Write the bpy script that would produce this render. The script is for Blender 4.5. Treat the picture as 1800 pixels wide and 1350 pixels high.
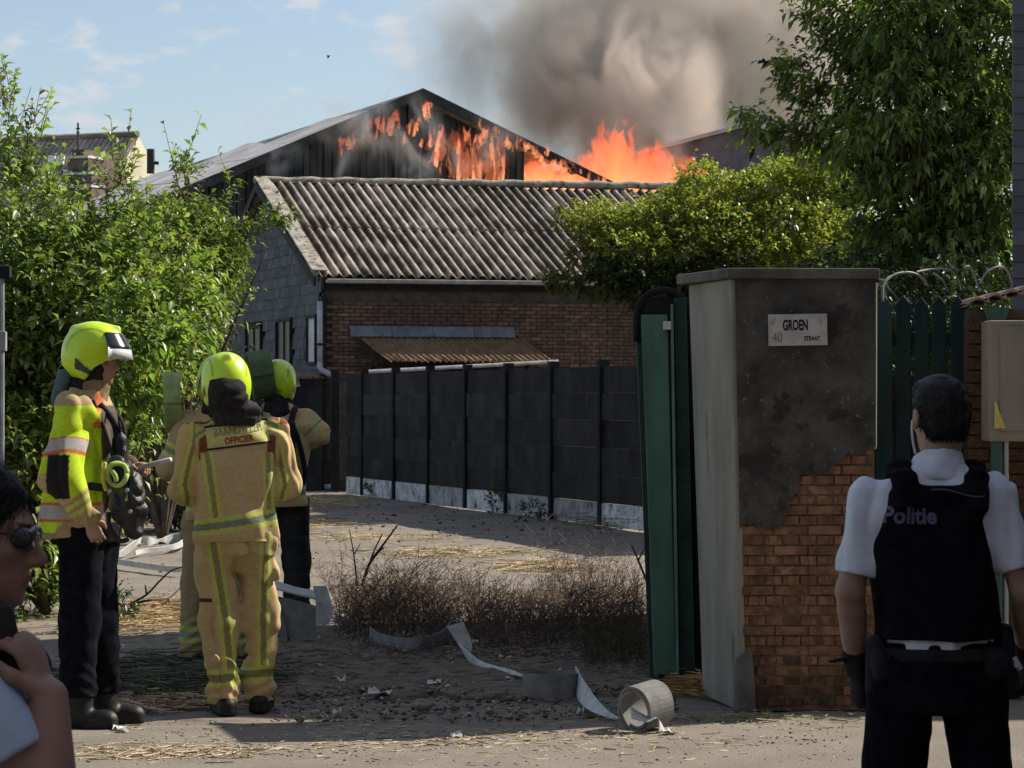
import bpy, bmesh, math, random
import numpy as np
from mathutils import Vector, Matrix
from mathutils.bvhtree import BVHTree

for _o in list(bpy.data.objects):
    bpy.data.objects.remove(_o)
S = bpy.context.scene
COL = S.collection
R = math.radians
random.seed(7)
RNG = np.random.default_rng(11)

# ------------------------------------------------------------------ camera
FPX = 4800.0            # focal length in photograph pixels (1800 wide)
EYE = 1.65
cam_d = bpy.data.cameras.new('camera')
cam = bpy.data.objects.new('camera', cam_d)
COL.objects.link(cam)
cam.location = (0, 0, EYE)
cam.rotation_euler = (R(90), 0, 0)
cam_d.sensor_width = 36
cam_d.lens = 36 * FPX / 1800
cam_d.shift_y = 25 / 1800
cam_d.clip_start = 0.1
cam_d.clip_end = 4000
cam_d.dof.use_dof = True
cam_d.dof.focus_distance = 15.5
cam_d.dof.aperture_fstop = 22
S.camera = cam

# ------------------------------------------------------------------ light
SUN_AZ = 28.0           # degrees from +X towards +Y (behind the barn side, to the right)
SUN_EL = 40.0
W = bpy.data.worlds.new('World')
S.world = W
W.use_nodes = True
wn, wl = W.node_tree.nodes, W.node_tree.links
wn.clear()
w_out = wn.new('ShaderNodeOutputWorld')
w_bg = wn.new('ShaderNodeBackground')
w_bg.inputs['Strength'].default_value = 0.085
w_sky = wn.new('ShaderNodeTexSky')
w_sky.sky_type = 'NISHITA'
w_sky.sun_disc = False
w_sky.sun_elevation = R(SUN_EL)
w_sky.sun_rotation = R(90 - SUN_AZ)
w_sky.air_density = 1.0
w_sky.dust_density = 0.6
w_sky.ozone_density = 3.0
# thin fair-weather clouds in the sky itself
w_tc = wn.new('ShaderNodeTexCoord')
w_map = wn.new('ShaderNodeMapping')
w_map.inputs['Scale'].default_value = (17.0, 17.0, 46.0)
w_map.inputs['Location'].default_value = (0.35, 0.2, 2.2)
w_nz = wn.new('ShaderNodeTexNoise')
w_nz.inputs['Scale'].default_value = 2.1
w_nz.inputs['Detail'].default_value = 5
w_nz.inputs['Roughness'].default_value = 0.55
w_rmp = wn.new('ShaderNodeMapRange')
w_rmp.interpolation_type = 'SMOOTHSTEP'
w_rmp.inputs['From Min'].default_value = 0.53
w_rmp.inputs['From Max'].default_value = 0.70
w_rmp.inputs['To Min'].default_value = 0.20
w_rmp.inputs['To Max'].default_value = 0.75
w_mix = wn.new('ShaderNodeMixRGB')
w_mix.inputs['Color2'].default_value = (5.9, 5.85, 5.9, 1)
wl.new(w_tc.outputs['Generated'], w_map.inputs['Vector'])
wl.new(w_map.outputs['Vector'], w_nz.inputs['Vector'])
wl.new(w_nz.outputs['Fac'], w_rmp.inputs['Value'])
wl.new(w_rmp.outputs['Result'], w_mix.inputs['Fac'])
wl.new(w_sky.outputs['Color'], w_mix.inputs['Color1'])
wl.new(w_mix.outputs['Color'], w_bg.inputs['Color'])
wl.new(w_bg.outputs['Background'], w_out.inputs['Surface'])

sun_d = bpy.data.lights.new('sun', 'SUN')
sun_d.energy = 4.8
sun_d.angle = R(0.55)
sun_d.color = (1.0, 0.92, 0.79)
sun = bpy.data.objects.new('sun', sun_d)
COL.objects.link(sun)
_a, _e = R(SUN_AZ), R(SUN_EL)
SUNV = Vector((math.cos(_a) * math.cos(_e), math.sin(_a) * math.cos(_e), math.sin(_e)))
sun.rotation_euler = SUNV.to_track_quat('Z', 'Y').to_euler()
sun.location = SUNV * 60

S.view_settings.view_transform = 'Standard'
S.view_settings.look = 'None'
S.view_settings.exposure = 0.55
S.view_settings.gamma = 1.0
S.view_settings.use_curve_mapping = False
S.cycles.volume_step_rate = 0.5
S.cycles.volume_max_steps = 220
S.cycles.transparent_max_bounces = 24
S.cycles.max_bounces = 8
S.cycles.volume_bounces = 4
S.cycles.use_denoising = True

# ------------------------------------------------------------------ helpers
def at(px, py, d):
    """world point seen at photograph pixel (px, py) at d metres from the camera"""
    return Vector(((px - 900) / FPX * d, d, EYE + (700 - py) / FPX * d))

def gnd(px, py, z=0.0):
    """ground point seen at a photograph pixel"""
    d = (EYE - z) * FPX / (py - 700)
    return Vector(((px - 900) / FPX * d, d, z))

_tab = np.random.default_rng(3).random((32, 32, 32)).astype(np.float32)
def vnoise(p):
    """value noise, p = (..., 3) array, result -1..1"""
    p = np.asarray(p, dtype=np.float32)
    i = np.floor(p).astype(np.int32)
    f = p - i
    f = f * f * (3 - 2 * f)
    i0 = i & 31
    i1 = (i + 1) & 31
    out = 0
    for dx in (0, 1):
        wx = f[..., 0] if dx else 1 - f[..., 0]
        ix = (i1 if dx else i0)[..., 0]
        for dy in (0, 1):
            wy = f[..., 1] if dy else 1 - f[..., 1]
            iy = (i1 if dy else i0)[..., 1]
            for dz in (0, 1):
                wz = f[..., 2] if dz else 1 - f[..., 2]
                iz = (i1 if dz else i0)[..., 2]
                out = out + wx * wy * wz * _tab[ix, iy, iz]
    return out * 2 - 1

def tag(o, label=None, cat=None, group=None, kind=None):
    if label: o['label'] = label
    if cat: o['category'] = cat
    if group: o['group'] = group
    if kind: o['kind'] = kind
    return o

def mesh_from(name, v, f, smooth=False):
    me = bpy.data.meshes.new(name)
    if isinstance(f, np.ndarray):
        n, k = f.shape
        me.vertices.add(len(v))
        me.vertices.foreach_set('co', np.asarray(v, dtype=np.float32).ravel())
        me.loops.add(n * k)
        me.loops.foreach_set('vertex_index', f.astype(np.int32).ravel())
        me.polygons.add(n)
        me.polygons.foreach_set('loop_start', np.arange(0, n * k, k, dtype=np.int32))
        me.polygons.foreach_set('loop_total', np.full(n, k, dtype=np.int32))
        me.update(calc_edges=True)
    else:
        me.from_pydata([tuple(x) for x in v], [], f)
        me.update()
    if smooth:
        me.polygons.foreach_set('use_smooth', np.ones(len(me.polygons), dtype=bool))
    return me

def link(name, me, m=None, parent=None, inv=None):
    o = bpy.data.objects.new(name, me)
    COL.objects.link(o)
    if m is not None and len(me.materials) == 0:
        me.materials.append(m)
    if parent is not None:
        o.parent = parent
        base = parent
        if inv is not False:
            mw = Matrix.LocRotScale(parent.location, parent.rotation_euler, parent.scale)
            if parent.parent is not None:
                mw = parent_world(parent)
            o.matrix_parent_inverse = mw.inverted()
    return o

def parent_world(o):
    m = Matrix.LocRotScale(o.location, o.rotation_euler, o.scale)
    if o.parent is not None:
        m = parent_world(o.parent) @ o.matrix_parent_inverse @ m
    return m

def obj(name, v, f, m, parent=None, smooth=False, inv=None):
    return link(name, mesh_from(name, v, f, smooth), m, parent, inv)

def empty(name, loc, label, cat, group=None, rz=0.0):
    o = bpy.data.objects.new(name, None)
    COL.objects.link(o)
    o.empty_display_size = 0.2
    o.location = loc
    o.rotation_euler = (0, 0, rz)
    return tag(o, label, cat, group)

class MB:
    """collects simple solids in one mesh"""
    def __init__(s):
        s.v, s.f = [], []
    def add(s, vs, fs):
        b = len(s.v)
        s.v += [tuple(x) for x in vs]
        s.f += [tuple(i + b for i in q) for q in fs]
    def box(s, c, size, rz=0.0, M=None):
        hx, hy, hz = size[0] / 2, size[1] / 2, size[2] / 2
        T = Matrix.Translation(Vector(c)) @ Matrix.Rotation(rz, 4, 'Z')
        if M is not None: T = M @ T
        vs = [T @ Vector((x * hx, y * hy, z * hz)) for x in (-1, 1) for y in (-1, 1) for z in (-1, 1)]
        s.add(vs, [(0, 1, 3, 2), (4, 6, 7, 5), (0, 4, 5, 1), (2, 3, 7, 6), (0, 2, 6, 4), (1, 5, 7, 3)])
    def hexa(s, p):
        """8 points: bottom loop of 4, then top loop of 4"""
        s.add(p, [(3, 2, 1, 0), (4, 5, 6, 7), (0, 1, 5, 4), (1, 2, 6, 5), (2, 3, 7, 6), (3, 0, 4, 7)])
    def tube(s, pts, r, n=8, cap=True):
        pts = [Vector(p) for p in pts]
        if not hasattr(r, '__len__'): r = [r] * len(pts)
        b = len(s.v)
        ref = None
        for i, p in enumerate(pts):
            t = (pts[min(i + 1, len(pts) - 1)] - pts[max(i - 1, 0)]).normalized()
            if ref is None:
                ref = Vector((0, 0, 1)) if abs(t.z) < 0.9 else Vector((1, 0, 0))
            a = (ref - t * ref.dot(t)).normalized()
            bb = t.cross(a)
            ref = a
            for k in range(n):
                th = 2 * math.pi * k / n
                s.v.append(tuple(p + (a * math.cos(th) + bb * math.sin(th)) * r[i]))
        for i in range(len(pts) - 1):
            for k in range(n):
                k2 = (k + 1) % n
                s.f.append((b + i * n + k, b + i * n + k2, b + (i + 1) * n + k2, b + (i + 1) * n + k))
        if cap:
            s.f.append(tuple(b + k for k in reversed(range(n))))
            s.f.append(tuple(b + (len(pts) - 1) * n + k for k in range(n)))
    def build(s, name, m, parent=None, smooth=False, inv=None):
        return obj(name, s.v, s.f, m, parent, smooth, inv)

def bevel(o, w=0.01, seg=2):
    md = o.modifiers.new('bevel', 'BEVEL')
    md.width = w
    md.segments = seg
    md.limit_method = 'ANGLE'
    return o

def smooth_path(pts, sub=6):
    pts = [Vector(p) for p in pts]
    out = []
    for i in range(len(pts) - 1):
        p0, p1, p2, p3 = pts[max(i - 1, 0)], pts[i], pts[i + 1], pts[min(i + 2, len(pts) - 1)]
        for k in range(sub):
            t = k / sub
            out.append(0.5 * ((2 * p1) + (p2 - p0) * t + (2 * p0 - 5 * p1 + 4 * p2 - p3) * t * t + (3 * p1 - p0 - 3 * p2 + p3) * t ** 3))
    out.append(pts[-1])
    return out

def ribbon(name, pts, widths, th, m, parent=None, sub=6):
    """flat hose / strap: centre points and width vectors at each"""
    P = smooth_path(pts, sub)
    Wd = smooth_path(widths, sub)
    v, f = [], []
    n = len(P)
    for i in range(n):
        t = (P[min(i + 1, n - 1)] - P[max(i - 1, 0)]).normalized()
        w = Wd[i]
        nn = t.cross(w)
        nn = nn.normalized() if nn.length > 1e-6 else Vector((0, 0, 1))
        for a, b in ((-.5, -.5), (.5, -.5), (.5, .5), (-.5, .5)):
            v.append(P[i] + w * a + nn * (th * b))
    for i in range(n - 1):
        for k in range(4):
            k2 = (k + 1) % 4
            f.append((i * 4 + k, i * 4 + k2, i * 4 + 4 + k2, i * 4 + 4 + k))
    f.append((3, 2, 1, 0))
    f.append(tuple((n - 1) * 4 + k for k in range(4)))
    return obj(name, v, f, m, parent)

# ------------------------------------------------------------------ materials
def mat(name, col, rough=0.8, var=0.25, scale=6.0, col2=None, bump=0.0, bscale=40.0, rnd=0.0, metal=0.0,
        spec=0.3, attr=False, trans=0.0, stretch=(1, 1, 1), spots=None, sscale=20.0, sthr=0.6, spots2=None, s2scale=30.0, s2thr=0.62,
        detail=6, coat=0.0, world=False):
    m = bpy.data.materials.new(name)
    m.use_nodes = True
    nt = m.node_tree
    N, L = nt.nodes, nt.links
    N.clear()
    out = N.new('ShaderNodeOutputMaterial')
    bs = N.new('ShaderNodeBsdfPrincipled')
    bs.inputs['Roughness'].default_value = rough
    bs.inputs['Metallic'].default_value = metal
    bs.inputs['Specular IOR Level'].default_value = spec
    if coat: bs.inputs['Coat Weight'].default_value = coat
    tc = N.new('ShaderNodeTexCoord')
    mp = N.new('ShaderNodeMapping')
    mp.inputs['Scale'].default_value = stretch
    if world:
        geo = N.new('ShaderNodeNewGeometry')
        L.new(geo.outputs['Position'], mp.inputs['Vector'])
    else:
        L.new(tc.outputs['Object'], mp.inputs['Vector'])
    vec = mp.outputs['Vector']
    oi = N.new('ShaderNodeObjectInfo')
    if rnd:
        add = N.new('ShaderNodeVectorMath'); add.operation = 'ADD'
        ml = N.new('ShaderNodeMath'); ml.operation = 'MULTIPLY'; ml.inputs[1].default_value = 37.0
        L.new(oi.outputs['Random'], ml.inputs[0])
        L.new(vec, add.inputs[0]); L.new(ml.outputs[0], add.inputs[1])
        vec = add.outputs[0]
    def noise(sc, det=detail, ro=0.6):
        n = N.new('ShaderNodeTexNoise')
        n.inputs['Scale'].default_value = sc
        n.inputs['Detail'].default_value = det
        n.inputs['Roughness'].default_value = ro
        L.new(vec, n.inputs['Vector'])
        return n.outputs['Fac']
    def ramp(src, a, b, c=0.0, d=1.0):
        r = N.new('ShaderNodeMapRange')
        r.interpolation_type = 'SMOOTHSTEP'
        r.inputs['From Min'].default_value = a; r.inputs['From Max'].default_value = b
        r.inputs['To Min'].default_value = c; r.inputs['To Max'].default_value = d
        L.new(src, r.inputs['Value'])
        return r.outputs['Result']
    def mixc(fac, c1, c2, mode='MIX'):
        x = N.new('ShaderNodeMixRGB'); x.blend_type = mode
        for s, val in ((0, fac), (1, c1), (2, c2)):
            if hasattr(val, 'is_output') or hasattr(val, 'node'): L.new(val, x.inputs[s])
            elif s == 0: x.inputs[0].default_value = val
            else: x.inputs[s].default_value = (*val[:3], 1)
        return x.outputs['Color']
    if attr:
        at_ = N.new('ShaderNodeAttribute'); at_.attribute_name = 'Col'
        base = at_.outputs['Color']
        if attr == 2:
            base = mixc(1.0, base, col, 'MULTIPLY')
        n1 = noise(scale)
        k = ramp(n1, 0.3, 0.7, 1 - var, 1 + var)
        base = mixc(1.0, base, k, 'MULTIPLY')
    else:
        n1 = noise(scale)
        c2 = col2 if col2 is not None else tuple(min(1, c * (1 + 1.3 * var) + 0.02 * var) for c in col)
        c1 = col if col2 is not None else tuple(c * (1 - var) for c in col)
        base = mixc(ramp(n1, 0.32, 0.68), c1, c2)
    if rnd:
        k = N.new('ShaderNodeMapRange')
        k.inputs['To Min'].default_value = 1 - rnd; k.inputs['To Max'].default_value = 1 + rnd
        L.new(oi.outputs['Random'], k.inputs['Value'])
        base = mixc(1.0, base, k.outputs['Result'], 'MULTIPLY')
    if spots is not None:
        base = mixc(ramp(noise(sscale, 8, 0.65), sthr, sthr + 0.1), base, spots)
    if spots2 is not None:
        base = mixc(ramp(noise(s2scale, 8, 0.65), s2thr, s2thr + 0.08), base, spots2)
    L.new(base, bs.inputs['Base Color'])
    if bump:
        b = N.new('ShaderNodeBump')
        b.inputs['Strength'].default_value = bump
        b.inputs['Distance'].default_value = 0.02
        L.new(noise(bscale, 8, 0.65), b.inputs['Height'])
        L.new(b.outputs['Normal'], bs.inputs['Normal'])
    sh = bs.outputs['BSDF']
    if trans:
        tr = N.new('ShaderNodeBsdfTranslucent')
        tcol = mixc(1.0, base, (1.25, 1.5, 0.55), 'MULTIPLY')
        L.new(tcol, tr.inputs['Color'])
        mx = N.new('ShaderNodeMixShader'); mx.inputs[0].default_value = trans
        L.new(sh, mx.inputs[1]); L.new(tr.outputs['BSDF'], mx.inputs[2])
        sh = mx.outputs['Shader']
    L.new(sh, out.inputs['Surface'])
    return m

def set_col(me, cols):
    a = me.attributes.new('Col', 'FLOAT_COLOR', 'POINT')
    c = np.ones((len(me.vertices), 4), dtype=np.float32)
    c[:, :3] = cols
    a.data.foreach_set('color', c.ravel())

# ------------------------------------------------------------------ signed distance sculpting
class SDF:
    def __init__(s, lo, hi, vs):
        s.lo = np.array(lo, dtype=np.float32); s.vs = vs
        s.n = np.ceil((np.array(hi) - np.array(lo)) / vs).astype(int) + 1
        s.D = np.full(tuple(s.n), 0.3, dtype=np.float32)
    def sub(s, lo, hi, pad):
        a = np.maximum(np.floor((np.array(lo) - pad - s.lo) / s.vs).astype(int), 0)
        b = np.minimum(np.ceil((np.array(hi) + pad - s.lo) / s.vs).astype(int) + 1, s.n)
        if np.any(b <= a): return None, None
        ax = [s.lo[i] + s.vs * np.arange(a[i], b[i], dtype=np.float32) for i in range(3)]
        G = np.meshgrid(*ax, indexing='ij')
        return tuple(slice(a[i], b[i]) for i in range(3)), np.stack(G, -1)
    def comb(s, sl, d, k, op):
        o = s.D[sl]
        if op == 'u':
            if k > 0:
                h = np.clip(0.5 + 0.5 * (o - d) / k, 0, 1)
                s.D[sl] = o * (1 - h) + d * h - k * h * (1 - h)
            else: s.D[sl] = np.minimum(o, d)
        else:
            d = -d
            if k > 0:
                h = np.clip(0.5 - 0.5 * (o - d) / k, 0, 1)
                s.D[sl] = o * (1 - h) + d * h + k * h * (1 - h)
            else: s.D[sl] = np.maximum(o, d)
    def cone(s, a, b, ra, rb, k=0.02, op='u', flat=None):
        a = np.array(a, dtype=np.float32); b = np.array(b, dtype=np.float32)
        rm = max(ra, rb)
        sl, P = s.sub(np.minimum(a, b) - rm, np.maximum(a, b) + rm, k + 2 * s.vs)
        if sl is None: return s
        ab = b - a
        L2 = max(float(ab @ ab), 1e-9)
        q = P - a
        t = np.clip((q @ ab) / L2, 0, 1)
        r = q - t[..., None] * ab
        if flat is not None:
            n = np.array(flat[0], dtype=np.float32); n /= np.linalg.norm(n)
            c = r @ n
            r = r + (c * (1 / flat[1] - 1))[..., None] * n
        d = np.linalg.norm(r, axis=-1) - (ra + (rb - ra) * t)
        if flat is not None and flat[1] < 1: d = d * (0.5 + 0.5 * flat[1])
        s.comb(sl, d, k, op)
        return s
    def chain(s, pts, rs, k=0.02, flat=None):
        for i in range(len(pts) - 1): s.cone(pts[i], pts[i + 1], rs[i], rs[i + 1], k, flat=flat)
        return s
    def ell(s, c, r, k=0.02, op='u', rot=None):
        c = np.array(c, dtype=np.float32); r = np.array(r, dtype=np.float32)
        m = float(r.max())
        sl, P = s.sub(c - m, c + m, k + 2 * s.vs)
        if sl is None: return s
        q = P - c
        if rot is not None: q = q @ np.array(rot.to_matrix() if hasattr(rot, 'to_matrix') else rot, dtype=np.float32)
        k0 = np.linalg.norm(q / r, axis=-1)
        k1 = np.linalg.norm(q / (r * r), axis=-1) + 1e-6
        d = k0 * (k0 - 1) / k1
        s.comb(sl, d, k, op)
        return s
    def stack(s, rows, k=0.02, op='u', pw=2.4):
        """rows of (z, cx, cy, rx, ry), rising z"""
        A = np.array(rows, dtype=np.float32)
        lo = [(A[:, 1] - A[:, 3]).min(), (A[:, 2] - A[:, 4]).min(), A[0, 0]]
        hi = [(A[:, 1] + A[:, 3]).max(), (A[:, 2] + A[:, 4]).max(), A[-1, 0]]
        sl, P = s.sub(lo, hi, k + 3 * s.vs)
        if sl is None: return s
        z = P[0, 0, :, 2]
        cx, cy, rx, ry = (np.interp(z, A[:, 0], A[:, i]) for i in (1, 2, 3, 4))
        q = (np.abs((P[..., 0] - cx) / rx) ** pw + np.abs((P[..., 1] - cy) / ry) ** pw) ** (1 / pw)
        d = (q - 1) * np.minimum(rx, ry)
        dz = np.maximum(A[0, 0] - z, z - A[-1, 0])
        d = np.maximum(d, dz)
        s.comb(sl, d.astype(np.float32), k, op)
        return s
    def grid(s):
        ax = [s.lo[i] + s.vs * np.arange(s.n[i], dtype=np.float32) for i in range(3)]
        return np.stack(np.meshgrid(*ax, indexing='ij'), -1)
    def folds(s, amp, freq, seed=0.0, band=0.04):
        """cloth folds near the surface: warped noise"""
        m = np.abs(s.D) < band
        ax = np.nonzero(m)
        P = np.stack([s.lo[i] + s.vs * ax[i] for i in range(3)], -1).astype(np.float32)
        fr = np.array(freq, dtype=np.float32)
        w = vnoise(P * fr * 0.6 + seed + 5)
        n = vnoise(P * fr + seed + w[:, None] * 0.9)
        n = 1 - 2 * np.abs(n)
        n2 = vnoise(P * fr * 2.3 + seed + 9)
        s.D[m] += (amp * (n * 0.75 + n2 * 0.3)).astype(np.float32)
        return s
    def cut(s, co, no):
        """keep the side the normal points away from"""
        G = s.grid()
        d = (G - np.array(co, dtype=np.float32)) @ np.array(no, dtype=np.float32)
        s.D = np.maximum(s.D, d.astype(np.float32))
        return s
    def mesh(s):
        D = s.D
        D[0], D[-1], D[:, 0], D[:, -1], D[:, :, 0], D[:, :, -1] = (0.1,) * 6
        sg = D < 0
        n = np.array(D.shape) - 1
        cnt = np.zeros(tuple(n), dtype=np.int8)
        offs = [(a, b, c) for a in (0, 1) for b in (0, 1) for c in (0, 1)]
        for a, b, c in offs:
            cnt += sg[a:n[0] + a, b:n[1] + b, c:n[2] + c]
        ci, cj, ck = np.nonzero((cnt > 0) & (cnt < 8))
        N = len(ci)
        idx = np.full(tuple(n), -1, dtype=np.int32)
        idx[ci, cj, ck] = np.arange(N)
        d8 = {o: D[ci + o[0], cj + o[1], ck + o[2]] for o in offs}
        acc = np.zeros((N, 3), dtype=np.float32); num = np.zeros(N, dtype=np.float32)
        for o in offs:
            for axn in range(3):
                if o[axn] == 1: continue
                p = list(o); p[axn] = 1; p = tuple(p)
                da, db = d8[o], d8[p]
                m = (da < 0) != (db < 0)
                t = da[m] / (da[m] - db[m])
                q = np.tile(np.array(o, dtype=np.float32), (m.sum(), 1))
                q[:, axn] += t
                acc[m] += q; num[m] += 1
        v = (acc / num[:, None] + np.stack([ci, cj, ck], -1)) * s.vs + s.lo
        F = []
        for axn in range(3):
            sl0 = [slice(1, n[i]) for i in range(3)]; sl1 = list(sl0)
            sl0[axn] = slice(0, n[axn]); sl1[axn] = slice(1, n[axn] + 1)
            a, b = sg[tuple(sl0)], sg[tuple(sl1)]
            for flip in (0, 1):
                e = np.stack(np.nonzero((a & ~b) if not flip else (~a & b)), -1)
                if len(e) == 0: continue
                u, w = (axn + 1) % 3, (axn + 2) % 3
                e[:, u] += 1; e[:, w] += 1
                def cell(du, dw):
                    c = e.copy(); c[:, u] -= du; c[:, w] -= dw
                    return idx[c[:, 0], c[:, 1], c[:, 2]]
                q = np.stack([cell(1, 1), cell(0, 1), cell(0, 0), cell(1, 0)], -1)
                if flip: q = q[:, ::-1]
                F.append(q)
        return v, np.concatenate(F)
# ------------------------------------------------------------------ materials of the setting
m_field = mat('field', (0.10, 0.11, 0.05), 0.95, 0.3, 0.05)
m_drive = mat('drive', (0.235, 0.20, 0.155), 0.95, 0.2, 0.9, col2=(0.17, 0.15, 0.125), bump=0.5, bscale=25, spots=(0.10, 0.08, 0.06), sscale=1.4, sthr=0.58,
              spots2=(0.33, 0.28, 0.2), s2scale=9, s2thr=0.6)
m_road = mat('road', (0.24, 0.21, 0.17), 0.92, 0.2, 2.2, col2=(0.19, 0.165, 0.135), bump=0.6, bscale=60, spots=(0.36, 0.31, 0.23), sscale=60, sthr=0.62,
             spots2=(0.12, 0.10, 0.08), s2scale=3.0, s2thr=0.62)
m_brick = mat('brick_old', (0.155, 0.098, 0.075), 0.9, 0.25, 9, bump=0.4, bscale=60, rnd=0.35, spots=(0.09, 0.06, 0.05), sscale=14, sthr=0.58)
m_brick_o = mat('brick_orange', (0.235, 0.122, 0.068), 0.92, 0.35, 12, bump=0.8, bscale=60, rnd=0.25, spots=(0.16, 0.095, 0.06), sscale=16, sthr=0.53)
m_brick_moss = mat('brick_moss', (0.13, 0.075, 0.045), 0.95, 0.35, 12, bump=0.8, bscale=60, rnd=0.3, spots=(0.055, 0.052, 0.035), sscale=9, sthr=0.50)
m_mortar = mat('mortar', (0.17, 0.115, 0.075), 0.95, 0.25, 8, bump=0.5, bscale=90)
m_mortar_d = mat('mortar_dark', (0.10, 0.085, 0.075), 0.95, 0.25, 8, bump=0.5, bscale=90)
m_plaster = mat('plaster_dark', (0.080, 0.077, 0.068), 0.95, 0.35, 5, bump=0.9, bscale=55, spots=(0.26, 0.25, 0.22), sscale=30, sthr=0.60,
                spots2=(0.045, 0.042, 0.038), s2scale=4, s2thr=0.56)
m_concrete = mat('concrete_pale', (0.25, 0.24, 0.20), 0.9, 0.2, 3, bump=0.25, bscale=60, stretch=(1, 1, 0.35), spots=(0.13, 0.13, 0.10), sscale=3.5, sthr=0.60)
m_conc_d = mat('concrete_dark', (0.12, 0.115, 0.10), 0.95, 0.3, 5, bump=0.5, bscale=40)
m_tar = mat('tar_black', (0.015, 0.0147, 0.0147), 0.9, 0.4, 2.2, bump=0.35, bscale=30, stretch=(1, 1, .6), rnd=0.3, spots=(0.050, 0.048, 0.046), sscale=4, sthr=0.58, spots2=(0.075, 0.072, 0.066), s2scale=22, s2thr=0.64)
m_tar2 = mat('tar_wall', (0.014, 0.014, 0.016), 0.8, 0.4, 3, bump=0.3)
m_plinth = mat('plinth_white', (0.46, 0.46, 0.46), 0.9, 0.3, 5, bump=0.3, spots=(0.10, 0.095, 0.09), sscale=3.5, sthr=0.54, rnd=0.3, spots2=(0.2, 0.19, 0.17), s2scale=18, s2thr=0.56)
m_post_blk = mat('post_black', (0.010, 0.010, 0.010), 0.9, 0.3, 4, bump=0.2)
m_fibre = mat('fibre_cement', (0.37, 0.315, 0.255), 0.95, 0.25, 3, bump=0.7, bscale=40, attr=2, spots2=(0.46, 0.43, 0.37), s2scale=15, s2thr=0.64, rnd=0.10)
m_fibre_p = mat('fibre_cement_flat', (0.33, 0.30, 0.25), 0.95, 0.3, 4, bump=0.7, bscale=40, spots=(0.10, 0.085, 0.06), sscale=9, sthr=0.52, spots2=(0.46, 0.44, 0.38), s2scale=20, s2thr=0.6)
m_rust = mat('rusty_sheet', (0.26, 0.155, 0.085), 0.95, 0.3, 6, col2=(0.17, 0.115, 0.065), bump=0.6, bscale=50, spots=(0.42, 0.34, 0.22), sscale=16, sthr=0.58, rnd=0.15,
             spots2=(0.09, 0.05, 0.03), s2scale=10, s2thr=0.6)
m_slate = mat('slate', (0.075, 0.08, 0.095), 0.7, 0.25, 5, bump=0.2, bscale=40, rnd=0.28)
m_zinc = mat('zinc', (0.42, 0.43, 0.45), 0.55, 0.2, 6, metal=0.3, bump=0.1)
m_lead = mat('lead_sheet', (0.17, 0.185, 0.21), 0.7, 0.2, 5, bump=0.3, bscale=20)
m_pvc = mat('pipe_grey', (0.40, 0.42, 0.46), 0.6, 0.15, 5)
m_fascia = mat('fascia_black', (0.016, 0.015, 0.018), 0.7, 0.3, 5)
m_glass = mat('window_glass', (0.010, 0.011, 0.012), 0.35, 0.2, 3, spec=0.2)
m_white = mat('paint_white', (0.62, 0.61, 0.58), 0.7, 0.12, 4, spots=(0.40, 0.38, 0.33), sscale=5, sthr=0.62)
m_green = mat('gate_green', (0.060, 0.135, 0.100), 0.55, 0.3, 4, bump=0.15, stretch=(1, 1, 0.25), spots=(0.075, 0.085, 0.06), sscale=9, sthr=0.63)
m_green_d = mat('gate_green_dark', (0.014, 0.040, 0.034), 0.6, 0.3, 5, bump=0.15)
m_green_e = mat('gate_edge', (0.12, 0.19, 0.155), 0.5, 0.2, 5)
m_picket = mat('picket_green', (0.012, 0.042, 0.045), 0.65, 0.35, 4, stretch=(1, 1, 0.2), bump=0.2, rnd=0.25)
m_wire = mat('wire_galvanised', (0.30, 0.30, 0.28), 0.6, 0.2, 10, metal=0.4)
m_char = mat('charred_plank', (0.030, 0.029, 0.031), 0.85, 0.45, 2.5, bump=0.4, bscale=30, stretch=(3, 3, 0.4), rnd=0.55, spots=(0.10, 0.095, 0.095), sscale=5, sthr=0.62)
m_barnroof = mat('barn_roof_sheet', (0.40, 0.385, 0.375), 0.75, 0.25, 0.8, bump=0.3, bscale=12, spots=(0.24, 0.22, 0.20), sscale=1.2, sthr=0.58, rnd=0.12)
m_verge = mat('charred_verge', (0.035, 0.032, 0.034), 0.85, 0.4, 2)
m_tile = mat('clay_tile_brown', (0.25, 0.205, 0.175), 0.9, 0.3, 1.2, rnd=0.3)
m_cream = mat('cream_render', (0.62, 0.57, 0.42), 0.9, 0.12, 0.8)
m_brick_far = mat('brick_far', (0.13, 0.09, 0.085), 0.9, 0.3, 2)
m_siding = mat('siding_grey', (0.115, 0.12, 0.14), 0.75, 0.15, 3, rnd=0.08)

# ------------------------------------------------------------------ ground
def sheet(name, x0, x1, y0, y1, nx, ny, zf, m):
    xs, ys = np.linspace(x0, x1, nx), np.linspace(y0, y1, ny)
    X, Y = np.meshgrid(xs, ys, indexing='ij')
    Z = zf(X, Y)
    v = np.stack([X, Y, Z], -1).reshape(-1, 3)
    i, j = np.meshgrid(np.arange(nx - 1), np.arange(ny - 1), indexing='ij')
    a = (i * ny + j).ravel()
    f = np.stack([a, a + ny, a + ny + 1, a + 1], -1)
    return tag(obj(name, v, f, m, smooth=True), kind='structure')

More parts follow.
